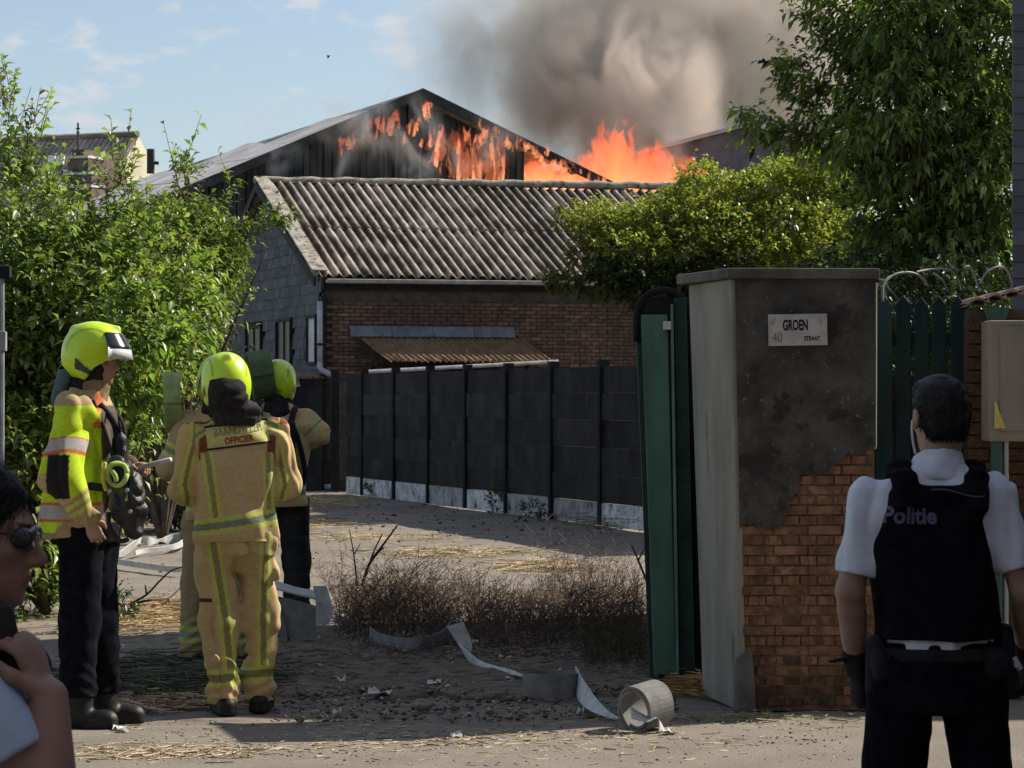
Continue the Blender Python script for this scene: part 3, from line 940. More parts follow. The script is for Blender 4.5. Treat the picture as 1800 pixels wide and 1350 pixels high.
# ------------------------------------------------------------------ gate pillar
PC = gnd(1306, 1250)                     # near left corner of the pillar on the ground
PD = PC.y
PA = R(3)
PU = Vector((math.cos(PA), math.sin(PA), 0)); PV = Vector((-PU.y, PU.x, 0))
MP = Matrix.Translation(PC) @ Matrix.Rotation(PA, 4, 'Z')     # x along the front face, y = depth
PW, PDEP, PH = 0.700, 0.66, 2.28
def pillar():
    P = empty('gate_pillar', PC, 'thick rendered gate pillar with its plaster fallen off the lower orange bricks', 'pillar')
    # left face leans out of the gate line: quadrilateral plan, as seen beside the gate
    bl = at(1243, 700, PD + .72); bl.z = 0
    tl = at(1218, 700, PD + .72); tl.z = 0
    c0, c1 = PC.copy(), PC + PU * PW
    c2 = c1 + PV * PDEP
    tp = Vector((-.045, 0, 0))
    core = MB()
    core.hexa([c0 + PV * .006, c1 + PV * .006, c2, bl] + [c0 + PV * .006 + tp + Vector((0, 0, PH)), c1 + PV * .006 + Vector((-.0, 0, PH)), c2 + Vector((0, 0, PH)), tl + Vector((0, 0, PH))])
    core.build('core', m_mortar, P)
    # pale concrete left face
    nrm = Vector((-1, -.15, 0)).normalized()
    lf = MB()
    q0 = [c0 + Vector((0, -.01, 0)), bl + Vector((0, .02, 0))]
    q1 = [c0 + tp + Vector((0, -.01, PH)), tl + Vector((0, .02, PH))]
    lf.hexa([q0[0] + nrm * .025, q0[0] - nrm * .02, q0[1] - nrm * .02, q0[1] + nrm * .025, q1[0] + nrm * .025, q1[0] - nrm * .02, q1[1] - nrm * .02, q1[1] + nrm * .025])
    bevel(lf.build('side_face', m_concrete, P), .012)
    # dark plaster on the front, with the broken lower edge (x from the left corner, z of the edge)
    edge = [(0, .93), (.03, .96), (.08, .99), (.14, .985), (.20, .99), (.235, 1.0), (.25, 1.06), (.27, 1.13), (.31, 1.18), (.33, 1.235), (.40, 1.25), (.45, 1.24), (.50, 1.29), (.53, 1.32), (.56, 1.35), (.63, 1.37), (PW, 1.38)]
    ex = [e[0] for e in edge]; ez = [e[1] for e in edge]
    n = 150
    v, f = [], []
    rr = np.random.default_rng(4)
    for i in range(n + 1):
        x = PW * i / n
        zb = float(np.interp(x, ex, ez)) + float(rr.normal(0, .004)) + .030 * float(vnoise(np.array([x * 11, 2.0, 0]))) + .016 * float(vnoise(np.array([x * 34, 7.0, 0])))
        for k in range(25):
            z = zb + (PH - zb) * k / 24
            tw = -.045 * (z / PH) * (1 - x / PW)
            rough = .006 * float(vnoise(np.array([x * 14, 1.0, z * 14]))) + .004 * float(vnoise(np.array([x * 45, 5.0, z * 45])))
            v.append(MP @ Vector((x + tw, -.020 + rough, z)))
    for i in range(n):
        for k in range(24):
            a = i * 25 + k
            f.append((a, a + 25, a + 26, a + 1))
    b0 = len(v)
    for i in range(n + 1):
        p = MP.inverted() @ v[i * 25]
        v.append(MP @ Vector((p.x, .032, p.z)))
    for i in range(n):
        f.append((i * 25, b0 + i, b0 + i + 1, (i + 1) * 25))
    obj('plaster', v, f, m_plaster, P)
    # stain-dark lower render by the left edge and the foot
    ft = MB()
    ft.hexa([MP @ Vector(p) for p in ((-.05, -.035, -.02), (.07, -.05, -.02), (.07, .03, -.02), (-.05, .03, -.02), (-.035, -.02, .30), (.05, -.026, .33), (.05, .03, .33), (-.035, .03, .30))])
    bevel(ft.build('foot_patch', m_conc_d, P), .03, 3)
    # exposed bricks, each its own piece
    blen, bh, j = .170, .0445, .0085
    u = MB(); u.box((0, 0, 0), (blen, .06, bh)); me = mesh_from('brick', u.v, u.f); me.materials.append(m_brick_o)
    r_ = random.Random(2)
    m2 = me.copy(); m2.materials.clear(); m2.materials.append(m_brick_moss)
    row = 0; z = .03 + bh / 2
    while z < 1.45:
        x = .0 + (.0 if row % 2 else -(blen + j) / 4)
        bw = blen if row % 2 else blen / 2 - .004
        while x < PW - .02:
            xa, xb = max(x, 0.004), min(x + bw, PW - .003)
            if xb - xa > .03:
                xc = (xa + xb) / 2
                if z - bh / 2 < np.interp(xc, ex, ez) + .07 and not (row == 23 and abs(xc - .52) < .06):
                    o = link('brick', m2 if z + r_.uniform(-.14, .14) + .22 * (xc - .3) < .20 else me, None, P)
                    o.location = MP @ Vector((xc - .045 * z / PH * (1 - xc / PW), .026 + r_.uniform(-.006, .009), z))
                    o.rotation_euler = (r_.uniform(-.02, .02), r_.uniform(-.012, .012), PA + r_.uniform(-.01, .01))
                    o.scale = ((xb - xa) / blen, 1, r_.uniform(.93, 1.05))
            x += bw + j
        z += bh + j; row += 1
    # right corner bead of the plaster and the cap slab
    ed = MB(); ed.tube([MP @ Vector((PW + .002, -.008, 1.38)), MP @ Vector((PW + .004, -.008, PH - .02))], .008, 6); ed.build('corner_bead', m_concrete, P)
    cp = MB()
    a = [MP @ Vector((-.085, -.05, PH)), MP @ Vector((PW + .02, -.05, PH)), MP @ Vector((PW + .02, PDEP + .03, PH)), tl + Vector((-.09, .05, PH))]
    cp.hexa(a + [p + Vector((0, 0, .055)) for p in a])
    bevel(cp.build('cap', m_conc_d, P), .008)
    return P
pillar()

# the street name plate, a thing of its own
m_plate = mat('sign_plate', (0.46, 0.45, 0.43), 0.6, 0.12, 12, spots=(0.33, 0.32, 0.28), sscale=9, sthr=0.6)
m_ink = mat('ink_black', (0.015, 0.015, 0.018), 0.6, 0.1, 4)
m_pencil = mat('pencil_grey', (0.17, 0.15, 0.145), 0.8, 0.1, 4)
def text_mesh(body, size, bold=0.0, shear=0.0, sx=1.0):
    c = bpy.data.curves.new('txt', 'FONT')
    c.body = body; c.size = size; c.offset = bold; c.shear = shear
    c.align_x = 'CENTER'; c.align_y = 'CENTER'; c.resolution_u = 3
    o = bpy.data.objects.new('txt', c); COL.objects.link(o)
    dg = bpy.context.evaluated_depsgraph_get()
    me = bpy.data.meshes.new_from_object(o.evaluated_get(dg))
    v = [Vector((p.co.x * sx, p.co.y, p.co.z)) for p in me.vertices]
    f = [tuple(p.vertices) for p in me.polygons]
    bpy.data.objects.remove(o); bpy.data.curves.remove(c); bpy.data.meshes.remove(me)
    return v, f
def sign():
    c = at(1401, 580, PD - .01)
    SG = empty('street_sign', c, 'white street name plate reading GROEN STRAAT on the dark pillar', 'sign')
    Ms = Matrix.Translation(c + Vector((0, -.03, 0))) @ Matrix.Rotation(PA, 4, 'Z') @ Matrix.Rotation(R(-1.0), 4, 'Y')
    p = MB(); p.box((0, 0, 0), (.310, .008, .164), M=Ms)
    pl = bevel(p.build('plate', m_plate, SG), .003)
    rim = MB()
    for x, z, w, h in ((0, .079, .312, .007), (0, -.079, .312, .007), (-.152, 0, .007, .151), (.152, 0, .007, .151)): rim.box((x, -.005, z), (w, .005, h), M=Ms)
    rim.build('rim', m_plate, SG)
    def put(body, size, x, z, m, bold=0.0, sx=1.0, name='lettering', rot=0):
        v, f = text_mesh(body, size, bold, 0, sx)
        Mx = Ms @ Matrix.Translation((x, -.0048, z)) @ Matrix.Rotation(R(90), 4, 'X') @ Matrix.Rotation(rot, 4, 'Z')
        obj(name, [Mx @ q for q in v], f, m, SG)
    put('GROEN', .075, -.012, .022, m_ink, .0032, .52)
    put('STRAAT', .032, .075, -.047, m_ink, .0014, .72)
    put('40', .075, -.108, -.042, m_pencil, -.0004, .75, 'house_number', .05)
    put('\u2020', .040, .122, .045, m_pencil, 0, .9, 'emblem')
sign()

# ------------------------------------------------------------------ open green gate leaf, edge on
def gate():
    n0 = gnd(1192, 1196)
    G = empty('gate_leaf', n0, 'green steel gate leaf standing open edge-on beside the pillar', 'gate')
    d0 = n0.y
    def fr(px, d, z):  # point on a vertical plane at depth d
        return Vector(((px - 900) / FPX * d, d, z))
    H = 2.30
    # the lock stile that faces us: a folded steel box, leaning a little
    def prism(name, x0b, x1b, x0t, x1t, da, db, z0, z1, m, bev=.006):
        b = [fr(x0b, da, z0), fr(x1b, da, z0), fr(x1b, da, z0) + Vector((0, db, 0)), fr(x0b, da, z0) + Vector((0, db, 0))]
        t = [fr(x0t, da, z1), fr(x1t, da, z1), fr(x1t, da, z1) + Vector((0, db, 0)), fr(x0t, da, z1) + Vector((0, db, 0))]
        mb = MB(); mb.hexa(b + t)
        return bevel(mb.build(name, m, G), bev)
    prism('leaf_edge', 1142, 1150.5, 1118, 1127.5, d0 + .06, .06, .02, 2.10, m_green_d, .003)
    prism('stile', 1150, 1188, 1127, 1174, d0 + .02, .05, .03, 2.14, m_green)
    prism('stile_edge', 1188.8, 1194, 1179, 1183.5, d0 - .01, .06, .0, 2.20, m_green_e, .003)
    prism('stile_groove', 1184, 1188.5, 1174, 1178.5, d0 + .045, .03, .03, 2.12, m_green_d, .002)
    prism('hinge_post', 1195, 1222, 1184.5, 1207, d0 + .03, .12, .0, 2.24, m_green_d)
    prism('gap_shade_strip', 1222.5, 1244, 1207.5, 1221, d0 + .10, .05, .0, 2.22, m_post_blk)  # black strip standing in for the shaded, overgrown gap beside the pillar
    # the leaf itself runs back into the yard along the line of sight
    far = Vector((1.30, d0 + 5.2, 0))
    near = fr(1163, d0 + .09, 0)
    dv = (far - near); L = dv.length; dv.normalize(); nn = Vector((-dv.y, dv.x, 0))
    for k in range(8):
        a = near + dv * (L * k / 8 + .01); b = near + dv * (L * (k + 1) / 8 - .01)
        mb = MB(); mb.hexa([a - nn * .02, b - nn * .02, b + nn * .02, a + nn * .02] + [p + Vector((0, 0, 2.12)) for p in (a - nn * .02, b - nn * .02, b + nn * .02, a + nn * .02)])
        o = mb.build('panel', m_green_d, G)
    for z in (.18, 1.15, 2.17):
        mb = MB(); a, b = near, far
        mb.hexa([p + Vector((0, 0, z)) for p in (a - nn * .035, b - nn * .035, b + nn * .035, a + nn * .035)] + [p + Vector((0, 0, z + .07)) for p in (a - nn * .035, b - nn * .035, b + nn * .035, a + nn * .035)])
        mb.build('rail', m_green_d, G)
    # rounded black rubber hood over the top with a pale clip
    mb = MB()
    pts = []
    for k in range(13):
        th = math.pi * k / 12
        pts.append(fr(1166 - 47 * math.cos(th), d0 + .06, 2.14 + .145 * math.sin(th)))
    mb.tube([fr(1119, d0 + .06, 1.98)] + pts + [fr(1213, d0 + .06, 1.9)], .020, 8)
    mb.build('rubber_seal', m_post_blk, G, smooth=True)
    hd = SDF((fr(1112, d0, 0).x, d0 - .03, 2.06), (fr(1222, d0, 0).x, d0 + .3, 2.36), .008)
    c = fr(1166, d0 + .11, 2.14)
    hd.ell(c, (.150, .085, .125), 0); hd.folds(.016, (14, 14, 20), 3)
    hd.cut(c - Vector((0, 0, .02)), (0, 0, -1))
    v, f = hd.mesh(); obj('hood', v, f, m_post_blk, G, smooth=True)
    prism('lock_clip', 1166, 1180, 1166, 1180, d0 - .015, .03, 2.05, 2.10, m_white, .004)
    return G
gate()

# ------------------------------------------------------------------ green picket fence right of the pillar
def picket_fence():
    d = 15.3
    b = at(1620, 700, d); b.z = 0
    F = empty('picket_fence', b, 'dark green picket fence between the pillar and the brown gatepost', 'fence')
    xs = [1555, 1588, 1620, 1651, 1684]
    ws = [27, 26, 24, 25, 25]
    rr = random.Random(4)
    for i, (x, w) in enumerate(zip(xs, ws)):
        top = at(x, 536 + rr.uniform(-4, 4), d)
        wm = w / FPX * d
        mb = MB()
        x0, x1 = top.x - wm / 2, top.x + wm / 2
        mb.hexa([Vector((x0, d, .06)), Vector((x1, d, .06)), Vector((x1, d + .025, .06)), Vector((x0, d + .025, .06)),
                 Vector((x0, d, top.z)), Vector((x1, d, top.z)), Vector((x1, d + .025, top.z)), Vector((x0, d + .025, top.z))])
        mb.add([Vector((x0 + .008, d, top.z)), Vector((x1 - .008, d, top.z)), Vector((top.x, d, top.z + .045)), Vector((x0 + .008, d + .025, top.z)), Vector((x1 - .008, d + .025, top.z)), Vector((top.x, d + .025, top.z + .045))],
               [(0, 1, 2), (5, 4, 3), (0, 2, 5, 3), (1, 4, 5, 2)])
        bevel(mb.build('picket', m_picket, F), .004)
    for z in (.35, 1.15, 1.98):
        mb = MB(); xa, xb = at(1542, 700, d).x, at(1700, 700, d).x
        mb.box(((xa + xb) / 2, d + .05, z), (xb - xa, .045, .07)); mb.build('rail', m_picket, F)
    # pale sheet seen in the gaps behind the pickets
    mb = MB(); mb.box((at(1620, 700, d).x, d + .16, .9), (at(1700, 700, d).x - at(1540, 700, d).x, .02, 1.74))
    mb.build('backing_sheet', m_conc_d, F)
    # coil of barbed wire on top, its own thing
    Wr = empty('barbed_wire', at(1640, 505, d), 'loose coils of barbed wire above the green pickets', 'wire')
    def loop(pts, r=.006):
        mb = MB(); P = smooth_path([at(x, y, d + dd) for x, y, dd in pts], 8); mb.tube(P, r, 5)
        for k in range(3, len(P) - 2, 7):
            mb.tube([P[k] + Vector((-.012, -.008, .018)), P[k] + Vector((.012, .008, -.018))], .003, 4)
        mb.build('strand', m_wire, Wr)
    loop([(1552, 530, 0), (1553, 500, 0), (1570, 484, .05), (1596, 479, .1), (1618, 486, .15), (1631, 503, .2)], .008)
    loop([(1545, 490, 0), (1560, 505, .05), (1575, 522, .1), (1582, 540, .2)])
    loop([(1612, 478, .1), (1640, 473, .2), (1668, 474, .25), (1684, 490, .3), (1690, 510, .3)])
    loop([(1640, 480, .2), (1656, 492, .2), (1666, 512, .25)])
    loop([(1694, 470, .1), (1704, 469, .12), (1713, 486, .16), (1721, 512, .2)])
    loop([(1722, 498, .1), (1733, 480, .12), (1752, 469, .15), (1768, 473, .2), (1778, 494, .2), (1779, 512, .2)])
    loop([(1536, 492, .0), (1540, 505, .0), (1550, 498, .02), (1556, 520, .04), (1547, 533, .05)])
picket_fence()

# ------------------------------------------------------------------ brown gatepost, tile cap, meter box
m_brownpost = mat('brown_post', (0.085, 0.052, 0.028), 0.9, 0.35, 6, bump=0.4, bscale=40, stretch=(1, 1, .4))
m_box = mat('meter_box', (0.255, 0.235, 0.195), 0.85, 0.2, 3, bump=0.25, bscale=40, stretch=(1, 1, .35), spots=(0.15, 0.115, 0.10), sscale=4, sthr=0.57)
m_yel = mat('yellow_print', (0.60, 0.55, 0.14), 0.6, 0.15, 10)
m_clay = mat('clay_cap', (0.36, 0.28, 0.23), 0.9, 0.3, 8, bump=0.4)
def right_post():
    d = 15.1
    b = at(1740, 700, d); b.z = 0
    P = empty('brick_gatepost', b, 'brown brick gatepost with a tiled cap right of the green pickets', 'gatepost')
    xa, xb = at(1700, 700, d).x, at(1812, 700, d).x
    ztop = at(0, 543, d).z
    bh, j = .062, .010
    core = MB(); core.box(((xa + xb) / 2, d + .2, ztop / 2), (xb - xa - .03, .36, ztop)); core.build('core', m_mortar_d, P)
    u = MB(); u.box((0, 0, 0), (1, 1, 1)); me = mesh_from('brick', u.v, u.f); me.materials.append(m_brownpost)
    z = bh / 2 + .01; row = 0
    rr = random.Random(6)
    while z < ztop - .02:
        cuts = [xa, (xa + xb) / 2 + (.05 if row % 2 else -.05), xb]
        for k in range(2):
            o = link('brick', me, None, P)
            o.location = ((cuts[k] + cuts[k + 1]) / 2, d + .03 + rr.uniform(-.004, .004), z); o.scale = (cuts[k + 1] - cuts[k] - j, .06, bh)
        z += bh + j; row += 1
    # cap of overlapping clay tiles
    for k in range(4):
        x0 = xa - .01 + k * .095
        zz = at(0, 534, d).z + k * .022
        mb = MB()
        n = 6; vs = []
        for dd in (0, .42):
            for i in range(n + 1):
                t = i / n
                vs.append(Vector((x0 + .125 * t, d - .05 + dd, zz + .03 * math.sin(math.pi * t) + .02 * t)))
        vs2 = [p + Vector((0, 0, -.016)) for p in vs]
        m_ = len(vs)
        fs = []
        for i in range(n):
            fs.append((i, i + 1, n + 2 + i, n + 1 + i)); fs.append((m_ + n + 1 + i, m_ + n + 2 + i, m_ + i + 1, m_ + i)); fs.append((m_ + i, m_ + i + 1, i + 1, i))
        mb.add(vs + vs2, fs); mb.build('cap_tile', m_clay, P, smooth=True)
    mb = MB(); mb.hexa([at(1735, 562, d - .02), at(1768, 562, d - .02), at(1768, 562, d + .3), at(1735, 562, d + .3), at(1728, 540, d - .02), at(1775, 540, d - .02), at(1775, 540, d + .3), at(1728, 540, d + .3)])
    mb.build('corbel', m_green, P)
    # meter box
    d2 = 14.8
    Bx = empty('meter_box', at(1770, 668, d2), 'weathered concrete meter box with a yellow mark on the brown gatepost', 'meter box')
    x0, x1, z0, z1 = at(1738, 0, d2).x, at(1836, 0, d2).x, at(0, 776, d2).z, at(0, 563, d2).z
    mb = MB(); mb.box(((x0 + x1) / 2, d2 + .12, (z0 + z1) / 2), (x1 - x0, .24, z1 - z0)); bevel(mb.build('box', m_box, Bx), .010)
    mb = MB(); mb.box(((x0 + x1) / 2 + .02, d2 - .006, (z0 + z1) / 2 + .01), (x1 - x0 - .08, .014, z1 - z0 - .09)); bevel(mb.build('door', m_box, Bx), .006)
    mb = MB(); q = [at(1748, 753, d2 - .016), at(1768, 753, d2 - .016), at(1757, 725, d2 - .016), at(1751, 706, d2 - .016), at(1748, 706, d2 - .016)]
    mb.add(q + [p + Vector((0, .004, 0)) for p in q], [(0, 1, 2, 3, 4), (0, 5, 6, 1), (1, 6, 7, 2), (2, 7, 8, 3), (3, 8, 9, 4)])
    mb.build('sticker', m_yel, Bx)
    mb = MB(); mb.tube([at(1752, 776, d2 + .05), at(1752, 1260, d2 + .05)], .035, 10)
    mb.build('conduit', m_green, Bx)
    mb = MB(); mb.tube([at(1769, 776, d2 + .04), at(1769, 1260, d2 + .04)], .012, 8); mb.build('cable_pipe', m_pvc, Bx)
right_post()

# ------------------------------------------------------------------ grey neighbouring house at the right edge
def side_house():
    d = 18.6
    c = at(1783, 700, d); c.z = 0
    a = R(11.5)
    u = Vector((math.cos(a - R(11)), math.sin(a - R(11)), 0))
    H = empty('house', c, 'tall house wall clad in grey siding at the edge of the yard', 'house')
    uu = Vector((1, 0, 0)); vv = Vector((math.sin(a), math.cos(a), 0))
    hh = 7.6; Ld, Lw = 4.3, 7.0
    q = [c, c + uu * Lw, c + uu * Lw + vv * Ld, c + vv * Ld]
    mb = MB(); ins = .04
    mb.hexa([p for p in q] + [p + Vector((0, 0, hh)) for p in q]); mb.build('wall', m_fascia, H)
    s = MB(); s.box((0, 0, 0), (Lw + .02, .03, .118)); me = mesh_from('siding_board', s.v, s.f); me.materials.append(m_siding)
    z = .06
    while z < hh - .05:
        o = link('siding_board', me, None, H); o.location = c + uu * (Lw / 2) + Vector((-.005, -.016, z)); o.rotation_euler = (R(-5), 0, 0); z += .112
    mb = MB(); mb.box(c + uu * (Lw / 2) + vv * (Ld / 2) + Vector((0, 0, hh + .06)), (Lw + .3, Ld + .2, .12)); mb.build('roof', m_fascia, H)
side_house()

# house on the street side, to the right of the camera: it keeps the near pavement in the shade
def street_house():
    x0, x1, y0, y1, h = 5.0, 11.5, 2.0, 11.6, 8.6
    H = empty('house', ((x0 + x1) / 2, (y0 + y1) / 2, 0), 'brick street house standing outside the frame beside the pavement', 'house')
    mb = MB(); mb.box(((x0 + x1) / 2, (y0 + y1) / 2, h / 2), (x1 - x0, y1 - y0, h)); mb.build('wall', m_brick_far, H)
    mb = MB(); xm = (x0 + x1) / 2
    mb.add([(x0 - .2, y0 - .1, h), (x1 + .2, y0 - .1, h), (xm, y0 - .1, h + 2.4), (x0 - .2, y1, h), (x1 + .2, y1, h), (xm, y1, h + 2.4)], [(0, 1, 2), (5, 4, 3), (0, 2, 5, 3), (1, 4, 5, 2), (0, 3, 4, 1)])
    mb.build('roof', m_tile, H)
    for yy in (3.6, 6.6, 9.6):
        for zz in (1.7, 5.0):
            f = MB()
            for (dy, dzz, sy, sz) in ((-.5, 0, .08, 1.6), (.5, 0, .08, 1.6), (0, .8, 1.08, .08), (0, -.8, 1.16, .1)): f.box((x0 - .03, yy + dy, zz + dzz), (.08, sy, sz))
            w = f.build('window', m_white, H)
            p = MB(); p.box((x0 - .01, yy, zz), (.03, .92, 1.52)); p.build('pane', m_glass, w)
street_house()

# grey post at the left edge of the drive
def left_post():
    d = 16.4
    b = at(3, 700, d); b.z = 0
    m_gp = mat('post_grey', (0.24, 0.25, 0.26), 0.6, 0.2, 5)
    P = empty('metal_post', b, 'grey metal post with a flat cap beside the left shrub', 'post')
    mb = MB(); mb.tube([b + Vector((-.005, 0, 0)), b + Vector((-.005, 0, at(0, 490, d).z))], .022, 10); mb.build('shaft', m_gp, P)
    mb = MB(); c = at(3, 478, d); mb.box(c, (.11, .08, .075)); bevel(mb.build('cap', m_post_blk, P), .01)
    mb = MB(); c = at(4, 600, d); mb.box(c, (.05, .06, .12)); bevel(mb.build('bracket', m_gp, P), .008)
left_post()

def bird():
    c = at(577, 100, 60)
    B = MB()
    B.tube([c + Vector((-.014, 0, -.04)), c + Vector((0, 0, 0)), c + Vector((.006, 0, .03))], [.004, .02, .006], 6)
    bb = B.build('bird', m_post_blk)
    tag(bb, 'small dark bird flying high in the open sky', 'bird')
    w = MB()
    for s in (-1, 1):
        w.add([c + Vector((0, .0, .03)), c + Vector((s * .035, .02, .05)), c + Vector((s * .018, .02, -.01)), c + Vector((0, .01, .024)), c + Vector((s * .035, .03, .046)), c + Vector((s * .018, .03, -.014))],
              [(0, 1, 2), (5, 4, 3), (0, 3, 4, 1), (1, 4, 5, 2), (2, 5, 3, 0)])
    w.build('wing', m_post_blk, bb)
bird()
# unseen houses added across the street, behind the camera, to block low sky light
def added_opposite_houses():
    for k, (x0, x1, h) in enumerate(((-16, -5.2, 9.5), (-5.1, 4.9, 10.5), (5.0, 16, 9.8))):
        lab = ('added unseen brick house across the street, the one behind the left of the camera', 'tallest added unseen brick house across the street, straight behind the camera', 'added unseen brick house across the street, the one behind the right of the camera')[k]
        H = empty('house', ((x0 + x1) / 2, -8, 0), lab, 'house')
        mb = MB(); mb.box(((x0 + x1) / 2, -8.5, h / 2), (x1 - x0, 7, h)); mb.build('wall', m_brick_far, H)
        mb = MB(); mb.add([(x0, -4.9, h), (x1, -4.9, h), (x1, -8.5, h + 3), (x0, -8.5, h + 3), (x0, -12.1, h), (x1, -12.1, h)], [(0, 1, 2, 3), (3, 2, 5, 4), (0, 3, 4), (1, 5, 2)]); mb.build('roof', m_tile, H)
        for xx in np.linspace(x0 + 1.4, x1 - 1.4, 4):
            for zz in (1.7, 4.8, 7.6):
                f = MB()
                for dx, dz_, sx, sz in ((-.5, 0, .08, 1.6), (.5, 0, .08, 1.6), (0, .8, 1.08, .08), (0, -.8, 1.16, .1)): f.box((xx + dx, -4.97, zz + dz_), (sx, .08, sz))
                w = f.build('window', m_white, H)
                p = MB(); p.box((xx, -4.99, zz), (.92, .03, 1.52)); p.build('pane', m_glass, w)
added_opposite_houses()
# ------------------------------------------------------------------ foliage
def leaf_mat(name, col, trans=0.35, rough=0.45):
    return mat(name, col, rough, 0.12, 12, attr=True, trans=trans, spec=0.45)
m_leaf = leaf_mat('leaf_bright', (0.09, 0.16, 0.03), .42, .4)
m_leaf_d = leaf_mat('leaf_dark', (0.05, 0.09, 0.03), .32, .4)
m_bark = mat('bark', (0.075, 0.058, 0.042), 0.95, 0.35, 12, bump=0.5, bscale=50)
m_twig = mat('twig_dry', (0.11, 0.075, 0.05), 0.95, 0.35, 14)

def leaves_mesh(P, Dr, Up, Ln, Wd, cols, fold=0.22, droop=0.25):
    """P base points, Dr directions, Up normals: one bent, folded leaf each"""
    n = len(P)
    Dr = Dr / (np.linalg.norm(Dr, axis=1, keepdims=True) + 1e-9)
    S_ = np.cross(Dr, Up); S_ /= (np.linalg.norm(S_, axis=1, keepdims=True) + 1e-9)
    U = np.cross(S_, Dr)
    L, Wh = Ln[:, None], Wd[:, None] / 2
    dn = np.array([0, 0, -1.0])
    mid = P + Dr * L * 0.45 + dn * (L * droop * 0.12)
    tip = P + Dr * L + dn * (L * droop)
    lf = mid - S_ * Wh + U * (Wh * fold * 2)
    rt = mid + S_ * Wh + U * (Wh * fold * 2)
    v = np.stack([P, lf, mid, rt, tip], 1).reshape(-1, 3)
    b = np.arange(n)[:, None] * 5
    f = np.concatenate([b + np.array([[0, 2, 1]]), b + np.array([[0, 3, 2]]), b + np.array([[1, 2, 4]]), b + np.array([[2, 3, 4]])], 0)
    return v, f.astype(np.int32), np.repeat(cols, 5, axis=0)

def blob_points(rng, blobs, n, shell=0.55):
    """points in the outer part of a set of ellipsoids; returns points and outward normals"""
    c = np.array([b[0] for b in blobs], float); r = np.array([b[1] for b in blobs], float)
    w = (r[:, 0] * r[:, 1] * r[:, 2]) ** (2 / 3); w /= w.sum()
    k = rng.choice(len(blobs), n, p=w)
    d = rng.normal(size=(n, 3)); d /= np.linalg.norm(d, axis=1, keepdims=True)
    s = rng.uniform(shell ** 3, 1, n) ** (1 / 3)
    p = c[k] + d * r[k] * s[:, None]
    nn = d / r[k]; nn /= np.linalg.norm(nn, axis=1, keepdims=True)
    return p, nn

def twig_cloud(rng, P, Nn, per, tl, leafL, leafW, base, var, droop=0.25, up=0.35, gravity=0.0, sprout=0.0, spread=.8):
    """leaves set along short twigs starting at P"""
    n = len(P)
    td = Nn + rng.normal(0, 0.55, (n, 3)) + np.array([0, 0, up])
    td /= np.linalg.norm(td, axis=1, keepdims=True)
    tlen = tl * rng.uniform(.5, 1.25, n) * (1 + sprout * (rng.random(n) < .07))
    tone = np.array(base) * (1 + rng.normal(0, var, (n, 1)))
    LP, LD, LU, LL, LW, LC = [], [], [], [], [], []
    for k in range(per):
        t = (k + .6) / per
        pos = P + td * (tlen * t)[:, None] + np.array([0, 0, -gravity]) * ((tlen * t) ** 2)[:, None]
        az = rng.uniform(0, 2 * math.pi, n)
        a = np.cross(td, np.array([0.3, 0.2, 1.0])); a /= np.linalg.norm(a, axis=1, keepdims=True) + 1e-9
        b = np.cross(td, a)
        out = a * np.cos(az)[:, None] + b * np.sin(az)[:, None]
        dd = td * rng.uniform(.25, .9, (n, 1)) + out * spread + np.array([0, 0, -gravity * .6])
        uu = np.array([0, 0, 1.0]) + rng.normal(0, .45, (n, 3)) + np.array(SUNV)[None] * .35
        sz = rng.uniform(.6, 1.2, n)
        LP.append(pos); LD.append(dd); LU.append(uu); LL.append(leafL * sz); LW.append(leafW * sz)
        LC.append(np.clip(tone * (1 + rng.normal(0, .14, (n, 1))) * (1 + np.stack([rng.normal(0, .12, n), 0 * sz, rng.normal(0, .1, n)], 1)), .005, 1))
    tw = (P, P + td * tlen[:, None] + np.array([0, 0, -gravity]) * (tlen ** 2)[:, None])
    return [np.concatenate(x) for x in (LP, LD, LU, LL, LW, LC)], tw

def stick_mesh(A, B, r):
    """three-sided sticks from A to B (arrays)"""
    n = len(A)
    d = B - A
    d = d / (np.linalg.norm(d, axis=1, keepdims=True) + 1e-9)
    a = np.cross(d, np.array([.31, .62, .72])); a /= np.linalg.norm(a, axis=1, keepdims=True) + 1e-9
    b = np.cross(d, a)
    r = np.broadcast_to(np.asarray(r, float), (n,))[:, None]
    v = []
    for k in range(3):
        o = (a * math.cos(k * 2.094) + b * math.sin(k * 2.094))
        v += [A + o * r, B + o * r * .5]
    v = np.stack(v, 1).reshape(-1, 3)
    q = np.arange(n)[:, None] * 6
    f = np.concatenate([q + np.array([[0, 2, 3, 1]]), q + np.array([[2, 4, 5, 3]]), q + np.array([[4, 0, 1, 5]])], 0)
    return v, f.astype(np.int32)

def limb_set(rng, base, tips, r0, parent, name='limb', mid=.45):
    mb = MB()
    base = Vector(base)
    for t in tips:
        t = Vector(t)
        m1 = base.lerp(t, mid) + Vector(tuple(rng.normal(0, .12, 3))) * (t - base).length * .5 + Vector((0, 0, .12 * (t - base).length))
        P = smooth_path([base, m1, t], 6)
        mb.tube(P, [r0 * (1 - .85 * i / (len(P) - 1)) for i in range(len(P))], 6)
    return mb.build(name, m_bark, parent, smooth=True)

